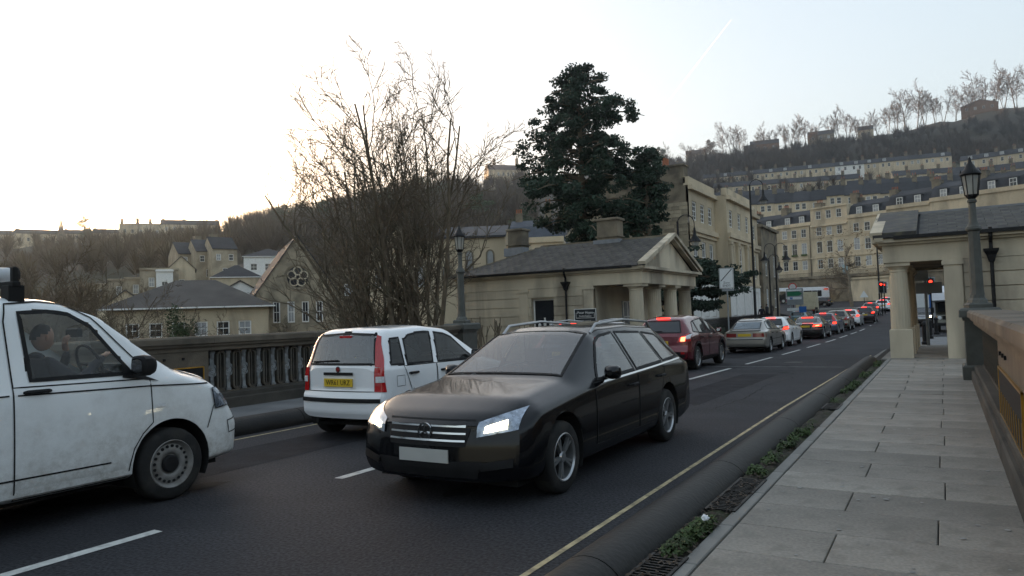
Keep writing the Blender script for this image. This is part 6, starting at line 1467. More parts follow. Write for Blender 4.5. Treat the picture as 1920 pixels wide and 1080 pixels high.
b = MB(); b.cbox(-wd/2,-.07,zb_,wd/2,-.045,zt_,.003); pl_ = b.build('sign_plate', A['signwhite'], t)
b = MB(); x0, x1 = -wd/2+.05, wd/2-.05; zm = zb_+(zt_-zb_)*.37; b.v = [(x0,-.073,zm),(x0+.06,-.073,zm),(x1,-.073,zt_-.06),(x1-.06,-.073,zt_-.06)]; b.f = [(0,1,2,3)]; b.m = [0]; b.build('diagonal_bar', A['black'], pl_)
b = MB()
for q in ((-wd/2+.02,zb_+.02,wd/2-.02,zb_+.035),(-wd/2+.02,zt_-.035,wd/2-.02,zt_-.02),(-wd/2+.02,zb_+.02,-wd/2+.035,zt_-.02),(wd/2-.035,zb_+.02,wd/2-.02,zt_-.02)): b.box(q[0],-.074,q[1],q[2],-.072,q[3])
b.build('sign_border', A['black'], pl_)
text('Zone', .16, A['black'], pl_, (0,-.072,zm-.1), (math.pi/2,0,0), 'sign_lettering'); text('ENDS', .17, A['black'], pl_, (0,-.072,zm-.26), (math.pi/2,0,0), 'sign_lettering')
b = MB(); b.cbox(-wd*.35,-.06,zb_-.14,wd*.5,-.045,zb_-.02,.003); b.build('small_plate', A['signback'], t)
# direction sign: green, white and blue panels
h_ = hor(1492)*57; t = thing('direction_sign', 'grey direction board with green arrow panel and blue cycle panel behind the queue', 'sign', (h_.x,h_.y,zr(h_.y)+.1), -.1)
def px_z(px, py): return at(px, py, 57).z-t.location.z
zt_, zb_ = px_z(1490,541), px_z(1490,585); w_ = 30/FPX*57; 
MB().tube([(-.4,0,0),(-.4,0,zt_)], .045, 8).build('post', A['signback'], t); MB().tube([(.4,0,0),(.4,0,zt_)], .045, 8).build('post', A['signback'], t)
MB().cbox(-w_/2,-.09,zb_+.55,w_/2,-.06,zt_,.003).build('main_board', A['signback'], t)
b = MB(); z1 = zt_-.28; b.v = [(-w_/2+.05,-.093,z1-.3),(w_/2-.3,-.093,z1-.3),(w_/2-.08,-.093,z1-.13),(w_/2-.3,-.093,z1+.05),(-w_/2+.05,-.093,z1+.05)]; b.f = [(0,1,2,3,4)]; b.m=[0]; b.build('green_arrow_panel', A['signgreen'], t)
for (x0,x1,za,zb2,mm,nm) in ((-w_/2+.05,w_/2-.12,zt_-.85,zt_-.65,'signwhite','white_panel'),(-w_/2+.05,w_/2-.1,zt_-.2,zt_-.08,'signwhite','white_panel'),(-w_/2,w_/2-.25,zb_+.1,zb_+.32,'signwhite','white_panel'),(w_/2-.35,w_/2+.2,zb_-.05,zb_+.42,'signblue','blue_panel'),(-w_/2+.25,-w_/2+.45,zt_-.83,zt_-.67,'signblue','parking_symbol')):
    MB().box(x0,-.11 if 'blue' in mm else -.1,za,x1,-.094,zb2).build(nm, A[mm], t)
text('P', .17, A['signwhite'], t, (-w_/2+.35,-.1115,zt_-.75), (math.pi/2,0,0), 'sign_lettering')
# no-turn roundel and warning triangles
h_ = hor(1488)*70; t = thing('turn_sign', 'round red rimmed no turn sign on a tall post above the direction board', 'sign', (h_.x,h_.y,zr(h_.y))); zc = at(1488,538,70).z-t.location.z
MB().tube([(0,0,0),(0,0,zc)], .04, 8).build('post', A['black'], t); b = MB(); b.lathe([(0,-.05),(.38,-.05),(.38,-.03),(0,-.03)], 20, (0,0,zc), 'y', cap=False); pl_ = b.build('sign_plate', A['signwhite'], t); b = MB(); b.lathe([(.29,-.054),(.385,-.054)], 20, (0,0,zc), 'y', cap=False); b.beam((-.24,-.056,zc+.24),(.24,-.056,zc-.24),.06,.004); b.build('red_rim', A['red'], pl_)
for px, py, D, lab in ((1621,552,100,'white warning triangle on a short post under the bare street tree'),(1418,540,78,'white warning triangle beside the red shopfront')):
    h_ = hor(px)*D; t = thing('warning_sign', lab, 'sign', (h_.x,h_.y,zr(h_.y))); zc = at(px,py,D).z-t.location.z
    MB().tube([(0,.03,0),(0,.03,zc)], .04, 8).build('post', A['black'], t); MB().prism([(-.55,zc-.4),(.55,zc-.4),(0,zc+.55)], -.03, 0, 'xz').build('sign_plate', A['signwhite'], t)
# traffic lights
def traffic_light(px, py, D, label, zoff=0.):
    h_ = hor(px)*D; z0 = zr(h_.y)+.1; t = thing('traffic_light', label, 'traffic light', (h_.x,h_.y,z0), facerot(h_)); zc = at(px,py,D).z-z0
    MB().tube([(0,.12,0),(0,.12,zc+.3)], .06, 8).build('pole', A['black'], t); b = MB(); b.cbox(-.2,-.1,zc-.85,.2,.08,zc+.25,.02); b.build('head', A['black'], t); b = MB(); b.box(-.28,.09,zc-.93,.28,.11,zc+.33); b.build('backing_board', A['signback'], t)
    for i, m_ in enumerate(('brake','under','under')):
        z = zc-.32*i; b = MB(); b.lathe([(0,-.125),(.08,-.12),(.11,-.11)], 14, (0,0,z), 'y', cap=False); b.build('lens', A[m_], t); b = MB(); b.tube([(.12*math.cos(a),-.2,z+.12*math.sin(a)) for a in np.linspace(-.2,math.pi+.2,9)], .012, 4); b.build('visor', A['black'], t)
traffic_light(1654, 533, 76, 'traffic light showing red just left of the right lodge')
traffic_light(1747, 528, 52, 'traffic light showing red seen through the right portico')
t = traffic_light(1659, 534, 80, 'second red traffic light close behind the one left of the right lodge')
# bollards and post beyond the portico
bp = thing('bollard', 'tapered black bollard nearest beyond the portico', 'bollard', (0,0,0), 0, 'black bollards beyond the right portico')
b = MB(); b.lathe([(.14,0),(.14,.12),(.1,.16),(.085,.8)], 12); b.build('shaft', A['black'], bp, True); b = MB(); b.lathe([(.085,.8),(.11,.83),(.11,.88),(.07,.95),(.0,.99)], 12); b.build('cap', A['black'], bp, True)
for i, (px, D, lab) in enumerate(((1731,30,'tapered black bollard nearest beyond the portico'),(1741,36,'middle one of the black bollards beyond the portico'),(1753,41,'farthest black bollard in front of the camper van'))):
    h_ = hor(px)*D; (bp if i == 0 else None)
    if i == 0: bp.location = (h_.x,h_.y,zr(h_.y)+.13)
    else: dup(bp, (h_.x,h_.y,zr(h_.y)+.13), label=lab)
h_ = hor(1737)*25.5; t = thing('sign_post', 'grey post with the backs of two sign plates beyond the portico', 'sign post', (h_.x,h_.y,zr(h_.y)+.13)); MB().tube([(0,0,0),(0,0,3.4)], .05, 10).build('post', A['signback'], t)
MB().cbox(-.5,-.05,2.45,.1,-.03,2.95,.003).build('sign_back', A['signback'], t); MB().cbox(-.5,-.05,2.0,.5,-.03,2.38,.003).build('sign_back', A['signback'], t)
h_ = hor(1733)*60; t = thing('information_board', 'tall narrow white board with blue edge seen through the portico', 'sign', (h_.x,h_.y,zr(h_.y))); MB().cbox(-.55,-.06,.6,.35,.06,3.0,.01).build('board', A['signwhite'], t); MB().cbox(.352,-.06,.6,.65,.06,3.1,.01).build('side_panel', A['signblue'], t); MB().box(-.4,-.04,0,.4,.04,.6).build('stand', A['black'], t)
# iron railings with a gate pier on the left pavement
rl_ = thing('iron_railing', 'black iron railing along the left pavement before the classical building', 'railing', (-13.4, 40.5, zr(42)+.1))
barm = MB().add([(x,y,z) for z in (0,1.15) for x,y in ((-.014,-.014),(.014,-.014),(.014,.014),(-.014,.014))]+[(0,0,1.28)],[(0,1,5,4),(1,2,6,5),(2,3,7,6),(3,0,4,7),(4,5,8),(5,6,8),(6,7,8),(7,4,8)]).mesh('railing_bar', A['black'])
for k in range(200): ob('railing_bar', barm, rl_, (-.012*k*.15, k*.15, .0006*k))
for z in (.15,1.05): MB().beam((0,0,z),(-.36,30,z+.12),.03,.04).build('railing_rail', A['black'], rl_)
for y, lab in ((39.8,'stone gate pier with an urn cap at the near end of the iron railing'),):
    t = thing('gate_pier', lab, 'gate pier', (-13.3,y,zr(y)+.1)); MB().cbox(-.3,-.3,-.3,.3,.3,1.6,.02).build('shaft', A['stonedark'], t); b = MB(); b.cbox(-.38,-.38,1.6,.38,.38,1.78,.04); b.lathe([(.1,1.78),(.3,1.9),(.36,2.1),(.25,2.15)], 12); b.build('cap', A['stonedark'], t)
# low garden wall behind the lodge
t = thing('garden_wall', 'low dark garden wall beside the left lodge portico', 'wall', (-13.4,34.2,-.2)); 
for j in range(3): MB().box(-.25,.0+.003*j,-.5+j*.5+.005,.15,5.2,-.5+(j+1)*.5-.005).build('wall_course', A['stonedark'], t)

# ------------------------------------------------------------------ bus, lorry, camper, motorbike, shopfront, people
A['dest'] = mat('amber_display', (.2,.03,.01), .4, 0, emit=(1,.1,.02), estr=.12)
def bus(label, D, px, col, L=10.2, H=2.95):
    h_ = hor(px)*D; rz = YAW+.05
    t = thing('single_deck_bus', label, 'bus', (h_.x,h_.y,zr(h_.y)), rz)
    b = MB(); pr = [(-1.22,.35),(1.22,.35),(1.25,1.2),(1.22,2.3),(1.12,2.8),(.95,H),(-.95,H),(-1.12,2.8),(-1.22,2.3),(-1.25,1.2)]
    b.prism(pr, -L/2, L/2, 'yz'); b.v = [(v[0]*(1), v[1], v[2]) for v in b.v]; b.build('body', col, t)
    b = MB(); b.box(-L/2-.01,-1.275,.34,L/2+.02,-1.235,.85); b.build('lower_band', mat('bus_maroon', (.2,.02,.07), .4, .1, 2), t)
    x = -L/2+.35
    for i, w in enumerate((1.3,1.2,1.7,1.7,1.7,1.0,.9)):
        if x+w > L/2-.1: break
        MB().box(x,-1.285,1.2 if i != 1 else .5,x+w-.1,-1.24,2.35).build('side_window', A['glassdark'], t); x += w
    MB().box(L/2,-1.1,1.05,L/2+.02,1.1,2.45).build('windscreen', A['glassdark'], t); MB().box(L/2-1.0,-1.29,2.42,L/2-.2,-1.24,2.72).build('destination_display', A['dest'], t); MB().box(L/2,-.8,2.5,L/2+.03,.8,2.75).build('destination_display', A['dest'], t)
    for x in (-L/2+2.2, L/2-2.3):
        b = MB(); b.lathe([(0,-.0),(.48,.0),(.48,.3),(0,.3)], 20, (x,-1.3,.48), 'y', cap=False); w_ = b.build('wheel', A['tyre'], t, True); b = MB(); b.lathe([(0,-.01),(.26,-.01)], 14, (x,-1.3,.48), 'y', cap=False); b.build('rim', A['alloy'], w_)
    for y in (-.95,.95): MB().box(L/2,y-.15,.6,L/2+.04,y+.15,.8).build('headlamp', A['head'], t)
    MB().box(L/2-.3,-1.3,.62,L/2-.15,-1.24,.76).build('side_lamp', A['head'], t)
    MB().box(-L/2+.4,-1.0,H-.02,L/2-.5,1.0,H+.08).build('roof_pod', col, t)
    return t
bus('white single deck bus with maroon skirt crossing the far junction', 141, 1497, mat('bus_white', (.62,.62,.63), .35, .05, 2, coat=.5), L=11.3)
h_ = hor(1510)*86; t = thing('box_lorry', 'beige flatbed lorry with a tall panel behind the direction sign', 'lorry', (h_.x,h_.y,zr(h_.y)), 0.05)
lb = mat('lorry_beige', (.42,.38,.27), .6, .15, 2)
MB().cbox(-1.0,0,.7,1.0,4.,1.0,.02).build('chassis', A['under'], t); MB().cbox(-1.05,1.8,1.0,1.05,4.2,2.85,.03).build('box_body', lb, t); MB().cbox(-.95,4.3,.6,.95,5.9,2.3,.1).build('cab', lb, t); MB().cbox(-1.05,-.02,.75,1.05,.05,1.5,.01).build('tailboard', lb, t)
for y in (.02,):
    for k in range(3): MB().box(-1.06,-.04,.85+k*.24,1.06,-.021,.93+k*.24).build('tailboard_rib', lb, t)
for x in (-.85,.85):
    for y in (.9,4.9): MB().lathe([(0,-.12),(.4,-.12),(.4,.12),(0,.12)], 16, (x,y,.4), 'x', cap=False).build('wheel', A['tyre'], t, True)
    MB().box(x-.12,-.06,.6,x+.12,-.03,.72).build('tail_lamp', A['darkred'], t)
h_ = hor(1514)*64; t = thing('motorcycle', 'motorcycle with a glowing tail lamp beside the teal hatchback', 'motorcycle', (h_.x,h_.y,zr(h_.y)), 0)
for y in (0,1.35): MB().lathe([(.2,-.06),(.31,-.05),(.31,.05),(.2,.06)], 18, (0,y,.31), 'x', cap=False).build('wheel', A['tyre'], t, True)
b = MB(); b.tube([(0,0,.31),(0,.5,.55),(0,1.0,.75),(0,1.2,.8),(0,1.35,.31)], .05, 8); b.build('frame', A['black'], t, True); MB().cbox(-.16,.0,.68,.16,.6,.82,.04).build('saddle', A['black'], t); MB().cbox(-.15,.6,.65,.15,1.0,.95,.06).build('tank', REDP, t); MB().tube([(-.36,1.05,1.0),(0,1.15,1.02),(.36,1.05,1.0)], .02, 6).build('handlebar', A['black'], t); MB().cbox(-.2,.25,.35,.2,.75,.65,.05).build('engine', A['under'], t)
MB().cbox(-.24,-.2,.6,.24,.05,.95,.04).build('pannier_box', A['redlens'], t); MB().box(-.06,-.26,.7,.06,-.2,.8).build('tail_lamp', A['brakehot'], t)
# camper with over-cab bed, facing the camera
h_ = hor(1776)*47; t = thing('camper_van', 'white camper van with an over cab bed facing the photographer through the portico', 'camper van', (h_.x+.25,h_.y,zr(h_.y)), 0)
cw = mat('camper_white', (.62,.63,.66), .4, .05, 2, coat=.4); cg = paint('camper_dark_olive', (.05,.048,.036), rough=.35)
b = MB(); b.prism([(0,1.95),(-.75,2.05),(-.6,2.55),(.3,2.98),(5,2.98),(5,.55),(1.4,.55),(1.4,1.95)], -1.08, 1.08, 'yz'); b.build('coach_body', cw, t)
b = MB(); b.prism([(-.75,.45),(-.85,.6),(-.8,1.12),(-.1,1.25),(.55,1.94),(1.39,1.94),(1.39,.45)], -.93, .93, 'yz'); b.build('cab', cg, t)
b = MB(); b.v = [(-.82,-.08,1.28),(.82,-.08,1.28),(.76,.5,1.88),(-.76,.5,1.88)]; b.v = [(x,y-.03,z+.02) for x,y,z in b.v]; b.f = [(0,1,2,3)]; b.m = [0]; b.build('windscreen', A['glassdark'], t)
MB().cbox(-.55,-.87,.82,.55,-.81,1.06,.01).build('grille', A['under'], t); MB().cbox(-.97,-.95,.42,.97,-.8,.62,.03).build('bumper', A['trim'], t); MB().box(-.26,-.97,.47,.26,-.951,.58).build('number_plate', A['plateW'], t)
for x in (-.72,.72): MB().lathe([(0,-.88),(.1,-.87),(.12,-.82)], 12, (x,0,.94), 'y', cap=False).build('headlamp', A['whitelens'], t); MB().box(x*1.24-.05,-.86,.84,x*1.24+.05,-.8,1.02).build('indicator', A['amber'], t)
for x in (-.82,.82): MB().lathe([(0,-.12),(.34,-.12),(.34,.12),(0,.12)], 18, (x,.15,.34), 'x', cap=False).build('wheel', A['tyre'], t, True); MB().lathe([(0,-.12),(.34,-.12),(.34,.12),(0,.12)], 18, (x,4,.34), 'x', cap=False).build('wheel', A['tyre'], t, True)
for x in (-1.1,1.1): MB().cbox(x-.1,-.1,1.25,x+.1,.0,1.6,.02).build('wing_mirror', A['trim'], t)
MB().box(.35,-.77,2.18,.7,-.66,2.32).build('vent', A['trim'], t)
# red shopfront at the corner
h_ = hor(1432)*80; t = thing('phone_kiosk', 'dark red street kiosk with hanging panel up the left pavement', 'kiosk', (h_.x,h_.y,zr(h_.y)+.1), .5)
rk = mat('kiosk_red', (.16,.015,.018), .5, .15, 2)
b = MB(); b.wall(-.95,.95,0,3.1,[(-.75,-.08,.5,2.5),(.08,.75,.5,2.5)],-.5,.06); b.box(-.95,-.43,0,-.89,.5,3.1); b.box(.89,-.43,0,.95,.5,3.1); b.box(-1.,-.56,3.1,1.,.56,3.3); b.build('kiosk_body', rk, t)
for x in (-.415,.415):
    f = MB(); f.box(x-.33,-.45,.5,x+.33,-.442,2.5); f.build('pane', A['pane'], t)
MB().cbox(1.0,-.5,1.9,1.7,-.44,2.7,.02).build('hanging_panel', A['black'], t)
def pedestrian(px, D, label, coat, stride=.22, rz=0.):
    h_ = hor(px)*D; t = thing('person', label, 'person', (h_.x,h_.y,zr(h_.y)+.13+.004*max(0,h_.y-34)), rz)
    V = [(0,0,.95),(0,0,1.15),(0,0,1.38),(0,0,1.5), (-.11,0,.9),(-.11,stride*.5,.5),(-.11,stride*.9-.1,.06),(-.11,stride*.9+.06,.03), (.11,0,.9),(.11,-stride*.3,.5),(.11,-stride,.08),(.11,-stride+.14,.03), (-.2,0,1.42),(-.26,-.05,1.12),(-.24,.06,.86), (.2,0,1.42),(.26,.05,1.12),(.24,.12,.88)]
    E = [(0,1),(1,2),(2,3),(0,4),(4,5),(5,6),(6,7),(0,8),(8,9),(9,10),(10,11),(2,12),(12,13),(13,14),(2,15),(15,16),(16,17)]
    Rr = [.15,.15,.16,.06,.1,.075,.05,.045,.1,.075,.05,.045,.075,.055,.04,.075,.055,.04]
    skin_mesh('clothed_body', V, E, Rr, coat, t, 1); head_mesh('head', t, (0,.02,1.63), math.pi/2)
pedestrian(1428, 66, 'pedestrian in dark clothes walking on the left pavement, nearer one', A['jacket']); pedestrian(1438, 72, 'pedestrian in black standing by the dark red kiosk', A['jeans'], .08, 1.2); pedestrian(1446, 74, 'pedestrian in dark coat close to the bus', mat('brown_coat', (.05,.04,.035), .9), .15, .4)
# ------------------------------------------------------------------ trees and plants
def grow(acc, p, d, L, r, lev, P, rg):
    """one branch as a tapering polyline, then its side branches"""
    n = P['n'][lev]; pts = [p]; dirs = [d]; q = p; dd = d
    for i in range(n):
        if P.get('env') and i > 0 and not P['env'](q, rg):
            if lev > 1 or i > n*.6: break
            dd = (dd*.8+Vector((0,0,.35))-Vector((q.x,q.y,0)).normalized()*.3).normalized()
        j = P['jit'][lev]; dd = (dd+Vector((rg.gauss(0,j),rg.gauss(0,j),rg.gauss(0,j)+P['up'][lev]))).normalized(); q = q+dd*(L/n); pts.append(q); dirs.append(dd)
    n = len(pts)-1; L *= n/P['n'][lev]
    tip = P['tip'][lev]; rad = [r*(1-(1-tip)*i/n) for i in range(n+1)]; acc[min(lev, 1) if lev < P['split'] else 1].tube(pts, rad, P['sides'][lev], cap=False)
    if lev+1 >= len(P['n']): return
    k = P['kids'][lev]; k = k+rg.randint(-1, 1) if k > 3 else k
    for i in range(k):
        f = P['from'][lev]+(1-P['from'][lev])*(i+rg.random())/k; f = min(f, .99); a = int(f*n); u = f*n-a; b0 = pts[a].lerp(pts[a+1], u); bd = dirs[a+1]
        ax = bd.orthogonal().normalized(); ax = Matrix.Rotation(rg.uniform(0, 2*math.pi), 3, bd) @ ax; an = R(P['ang'][lev])*rg.uniform(.6,1.25)
        nd = (Matrix.Rotation(an, 3, ax) @ bd).normalized(); nl = L*P['len'][lev]*rg.uniform(.6,1.15)*(1.05-.5*f)
        grow(acc, b0, nd, nl, max(r*(1-(1-tip)*f)*P['rr'][lev], P['rmin']), lev+1, P, rg)
def bare_tree(name, label, loc, stems, P, seed, group=None, barkm=None, cat='tree', twigm=None):
    rg = random.Random(seed); acc = [MB(), MB()]
    for (p, d, L, r) in stems: grow(acc, Vector(p), Vector(d).normalized(), L, r, 0, P, rg)
    t = thing(name, label, cat, loc, 0, group)
    acc[0].build('trunk', barkm or A['bark'], t, True, sharp=0); acc[1].build('crown', twigm or barkm or A['bark'], t, True, sharp=0); return t
BIG = dict(n=[10,7,6,3], jit=[.06,.11,.15,.18], up=[.006,.025,.035,.03], tip=[.2,.2,.3,.6], split=1, sides=[8,5,4,3], kids=[8,7,6], **{'from':[.38,.18,.1]}, ang=[33,38,42], len=[.46,.5,.5], rr=[.55,.6,.6], rmin=.0125)
def big_env(q, rg):
    lat = q.x*math.cos(YAW)+q.y*math.sin(YAW); z = q.z+base.z; k = rg.uniform(.9,1.1)
    hi = float(np.interp(z, [-2,1.6,3,5,7,9,10.2,11.0,11.8], [.8,1.5,2.2,4.0,4.8,4.7,3.9,2.7,.3])); lo = float(np.interp(z, [-2,1.0,2.6,4,6,8,9.5,10.6,11.6], [1.2,4.6,5.8,5.2,4.9,4.7,3.9,2.7,.3]))
    return -lo*k < lat < hi*k and abs(q.x*-math.sin(YAW)+q.y*math.cos(YAW)) < 3.6*k
BIG['env'] = big_env
h_ = hor(768)*27.5; g_ = tz(h_.x,h_.y); base = Vector((h_.x,h_.y,g_)); rg = random.Random(3); stems = []
rgt = Vector((math.cos(YAW),math.sin(YAW),0)); fwd = Vector((-math.sin(YAW),math.cos(YAW),0))
top = 11.3-g_
for i in range(21):
    ph = R(-80+155*(i+.5)/21+rg.uniform(-3,3)); hz_ = rg.uniform(-2.2,2.2); st = rgt*(.55*math.sin(ph))+fwd*rg.uniform(-.4,.4)
    tg = rgt*(5.3*math.sin(ph)+.15*rg.uniform(.85,1.05))+fwd*hz_+Vector((0,0,4.6-base.z+6.2*math.cos(ph)*(1-.04*hz_*hz_))); dv = tg-st
    stems.append((st, dv+Vector((0,0,.6)), dv.length*.93, rg.uniform(.09,.15)))
for a in (-1.2,-1.05,-.9):
    stems.append((rgt*(.7*a), rgt*a+fwd*rg.uniform(-.3,.2)+Vector((0,0,.62)), top*.62, .1))
bare_tree('bare_tree', 'big many stemmed bare tree spreading behind the white hatchback', base, stems, BIG, 11)
SMALL = dict(n=[8,6,5,3], jit=[.13,.16,.18,.2], up=[.02,.04,.05,.05], tip=[.25,.25,.3,.5], split=1, sides=[6,4,3,3], kids=[12,8,6], **{'from':[.18,.12,.1]}, ang=[42,40,40], len=[.5,.5,.5], rr=[.55,.6,.6], rmin=.0125)
def small_tree(name, label, px, D, top_py, seed, nst=3, P=SMALL, group=None, spread_=.35, r=.085, m_=None, z0=None):
    h = hor(px)*D; z = tz(h.x,h.y) if z0 is None else z0; H = (at(px, top_py, D).z-z)*.8; rg = random.Random(seed)
    st = [((rg.uniform(-.4,.4),rg.uniform(-.4,.4),-.3), (rg.uniform(-spread_,spread_),rg.uniform(-spread_,spread_),1), H*rg.uniform(.8,1.), r) for _ in range(nst)]
    return bare_tree(name, label, (h.x,h.y,z), st, P, seed, group, m_)
warm = mat('warm_brown_bark', (.11,.08,.05), .9, .3, 2)
for i, (px, D, ty, lab) in enumerate(((-18,30,318,'bare tree at the far left edge reaching into the bright sky'),(30,44,432,'brown bare tree under the low sun behind the white van'),(95,50,440,'slim bare tree between van roof and spire'),(150,40,470,'bare thicket tree above the roof pipe of the van'),(205,46,455,'bare tree left of the cottages'),(250,38,500,'low bare tree in front of the wide hipped roof'),(300,33,545,'thin bare sapling close behind the left parapet'),(432,36,560,'bare bushy sapling right of the evergreen shrub'),(488,30,540,'arching bare tree in front of the stone chapel'),(655,42,490,'dense bare tree between chapel and many stemmed tree'))):
    small_tree('bare_tree', lab, px, D, ty, 50+i, 4, group='bare trees beyond the left parapet', spread_=.5, m_=warm if px < 220 else None)
# leaf clouds
def leaf_quads(C, Rr, n, s0, s1, rg, droop=0., flat=1.):
    """n leaf faces inside an ellipsoid, as arrays"""
    u = rg.normal(size=(n,3)); u /= np.linalg.norm(u,axis=1)[:,None]; u *= rg.random((n,1))**.45
    p = np.asarray(C)+u*np.asarray(Rr); a = rg.normal(size=(n,3)); a[:,2] = a[:,2]*flat-droop; a /= np.linalg.norm(a,axis=1)[:,None]
    b_ = np.cross(a, rg.normal(size=(n,3))); b_ /= np.linalg.norm(b_,axis=1)[:,None]+1e-6
    s = rg.uniform(s0,s1,(n,1)); w = s*.38
    return np.stack([p-a*s*.5, p+b_*w, p+a*s*.5, p-b_*w],1)
def quads_obj(name, Q, m_, parent=None):
    Q = np.concatenate(Q); n = len(Q); me = bpy.data.meshes.new(name); me.vertices.add(n*4); me.vertices.foreach_set('co', Q.reshape(-1).astype(np.float32)); me.loops.add(n*4); me.loops.foreach_set('vertex_index', np.arange(n*4,dtype=np.int32)); me.polygons.add(n); me.polygons.foreach_set('loop_start', np.arange(0,n*4,4,dtype=np.int32)); me.materials.append(m_); me.update(calc_edges=True)
    return ob(name, me, parent)
NR = np.random.default_rng(5)
def conifer(name, label, px, D, py_top, py_base, prof, seed, nl=80, trunk_r=.45, m_=None, cl=.85, lf=(.2,.42), nq=85, keep=None):
    """prof: crown half-widths in metres (left,right) against height fraction"""
    h = hor(px)*D; z0 = tz(h.x,h.y); H = at(px,py_top,D).z-z0; rg = random.Random(seed); nr = np.random.default_rng(seed)
    t = thing(name, label, 'tree', (h.x,h.y,z0)); tb = MB(); tb.tube([(0,0,-.5),(.1,0,H*.3),(-.05,.1,H*.6),(.05,0,H*.97)], [trunk_r,trunk_r*.8,trunk_r*.5,.04], 9)
    Q = []; hb = (at(px,py_base,D).z-z0)/H
    for i in range(nl):
        f = hb+(1-hb)*(i+rg.random())/nl; an = rg.uniform(0,2*math.pi); lat = math.cos(an); side = 1 if lat > 0 else 0
        wl = float(np.interp(f, [q[0] for q in prof], [q[1+side] for q in prof])); ln = wl*rg.choice((.5,.75,.95,1.05,1.12))
        d = rgt*lat+fwd*math.sin(an); p0 = Vector((0,0,f*H)); pts = [p0+d*(ln*u)+Vector((0,0,ln*(.18*u*(1-u)*2-.12*u*u+.1*u))) for u in (0,.25,.5,.75,1)]
        tb.tube(pts, [.11*(1-f*.6),.09*(1-f*.6),.06,.04,.02], 5, cap=False)
        ncl = max(2, int(ln/.75))
        for k in range(ncl):
            u = .32+.68*(k+rg.random()*.8)/ncl; p = p0+d*(ln*u)+Vector((0,0,ln*(.1*u-.1*u*u)))+Vector((rg.gauss(0,.28),rg.gauss(0,.28),rg.gauss(-.1,.2)))
            c = cl*rg.uniform(.6,1.15); Q.append(leaf_quads(p, (c,c,c*.62), int(nq*rg.uniform(.6,1.2)), *lf, nr, .55))
    tb.build('trunk', A['bark'], t, True); quads_obj('crown', Q, m_ or A['needle'], t); return t
conifer('conifer_tree', 'tall ragged dark conifer towering behind the left lodge', 1100, 45, 124, 455, [(0,1,2.6),(.37,1.8,3.2),(.48,2.2,3.6),(.58,3.6,3.9),(.68,4.4,4.),(.76,4.2,4.),(.84,2.6,3.9),(.9,2.4,3.4),(.95,2.,2.),(1,1.,1.)], 21, nl=112, nq=165, cl=.62, lf=(.1,.23))
conifer('conifer_tree', 'second shorter dark conifer right of the tall one', 1222, 44, 285, 450, [(0,1.7,1.9),(.4,2.1,2.1),(.7,1.6,1.6),(.9,.9,1.1),(1,.4,.5)], 22, nl=46, nq=150, cl=.58, lf=(.1,.23))
# cedar with flat layers over the railing
h_ = Vector((-14.2,43.0,0)); t = thing('cedar_tree', 'dark cedar with flat layered boughs beside the left lodge portico', 'tree', (h_.x,h_.y,tz(h_.x,h_.y))); g_ = t.location.z; tb = MB(); tb.tube([(0,0,-.5),(.15,0,2.4-g_),(.1,.1,5.5-g_)], [.2,.15,.04], 8); Q = []
rg = random.Random(8)
for z, n, ln in ((2.0,7,2.4),(2.8,9,3.6),(3.5,9,3.9),(4.1,8,3.2),(4.7,6,2.2),(5.2,4,1.2)):
    for k in range(n):
        an = 2*math.pi*k/n+rg.uniform(-.3,.3); l = ln*rg.uniform(.75,1.1)*(1.2 if math.cos(an-.2) > .5 else .9); d = Vector((math.cos(an),math.sin(an),0)); p0 = Vector((.1,0,z-g_)); tb.tube([p0,p0+d*l*.5+Vector((0,0,.12)),p0+d*l-Vector((0,0,.05))],[.05,.035,.015],5,cap=False)
        for q in range(int(l/.32)): u = .25+.75*(q+rg.random())/int(l/.32); c = .42*rg.uniform(.6,1.3); p = p0+d*l*u+Vector((rg.gauss(0,.25),rg.gauss(0,.25),.1-.2*u+rg.gauss(0,.16))); Q.append(leaf_quads(p,(c*1.2,c*1.2,c*.45),80,.1,.24,NR,.35,.7))
tb.build('trunk', A['bark'], t, True); quads_obj('crown', Q, A['cedar'], t)
def bush(name, label, px, D, w, h, seed, m_=None, n=5000, lf=(.05,.12), z0=None, group=None, cat='shrub', lumps=16):
    p = hor(px)*D; z = tz(p.x,p.y) if z0 is None else z0; t = thing(name, label, cat, (p.x,p.y,z), 0, group); nr = np.random.default_rng(seed); rg = random.Random(seed); Q = []
    for k in range(lumps):
        a = rg.uniform(0,6.28); f = rg.random(); rr = w*.5*(1-.55*f)*math.sqrt(rg.random())
        Q.append(leaf_quads((rr*math.cos(a),rr*math.sin(a),h*(.22+.68*f)),(w*.2,w*.2,h*.16),n//lumps,*lf,nr))
    b = MB()
    for k in range(5): a = rg.uniform(0,6.28); b.tube([(0,0,-.3),(w*.15*math.cos(a),w*.15*math.sin(a),h*.4),(w*.3*math.cos(a),w*.3*math.sin(a),h*.75)],[.06,.04,.02],5)
    b.build('stem', A['bark'], t, True); quads_obj('foliage', Q, m_ or A['leaf'], t); return t
bush('evergreen_shrub', 'dense dark green shrub behind the left parapet beside the white van', 346, 33, 2.3, 5.0, 31, n=9000, z0=-2.4)
bush('evergreen_shrub', 'low green shrub behind the parapet below the stone chapel', 490, 36, 2.6, 3.4, 32, n=5000, z0=-2.6)
bush('evergreen_shrub', 'dark laurel shrub under the cedar beside the left lodge', 1330, 40, 2.6, 2.0, 33, A['cedar'], n=5000)
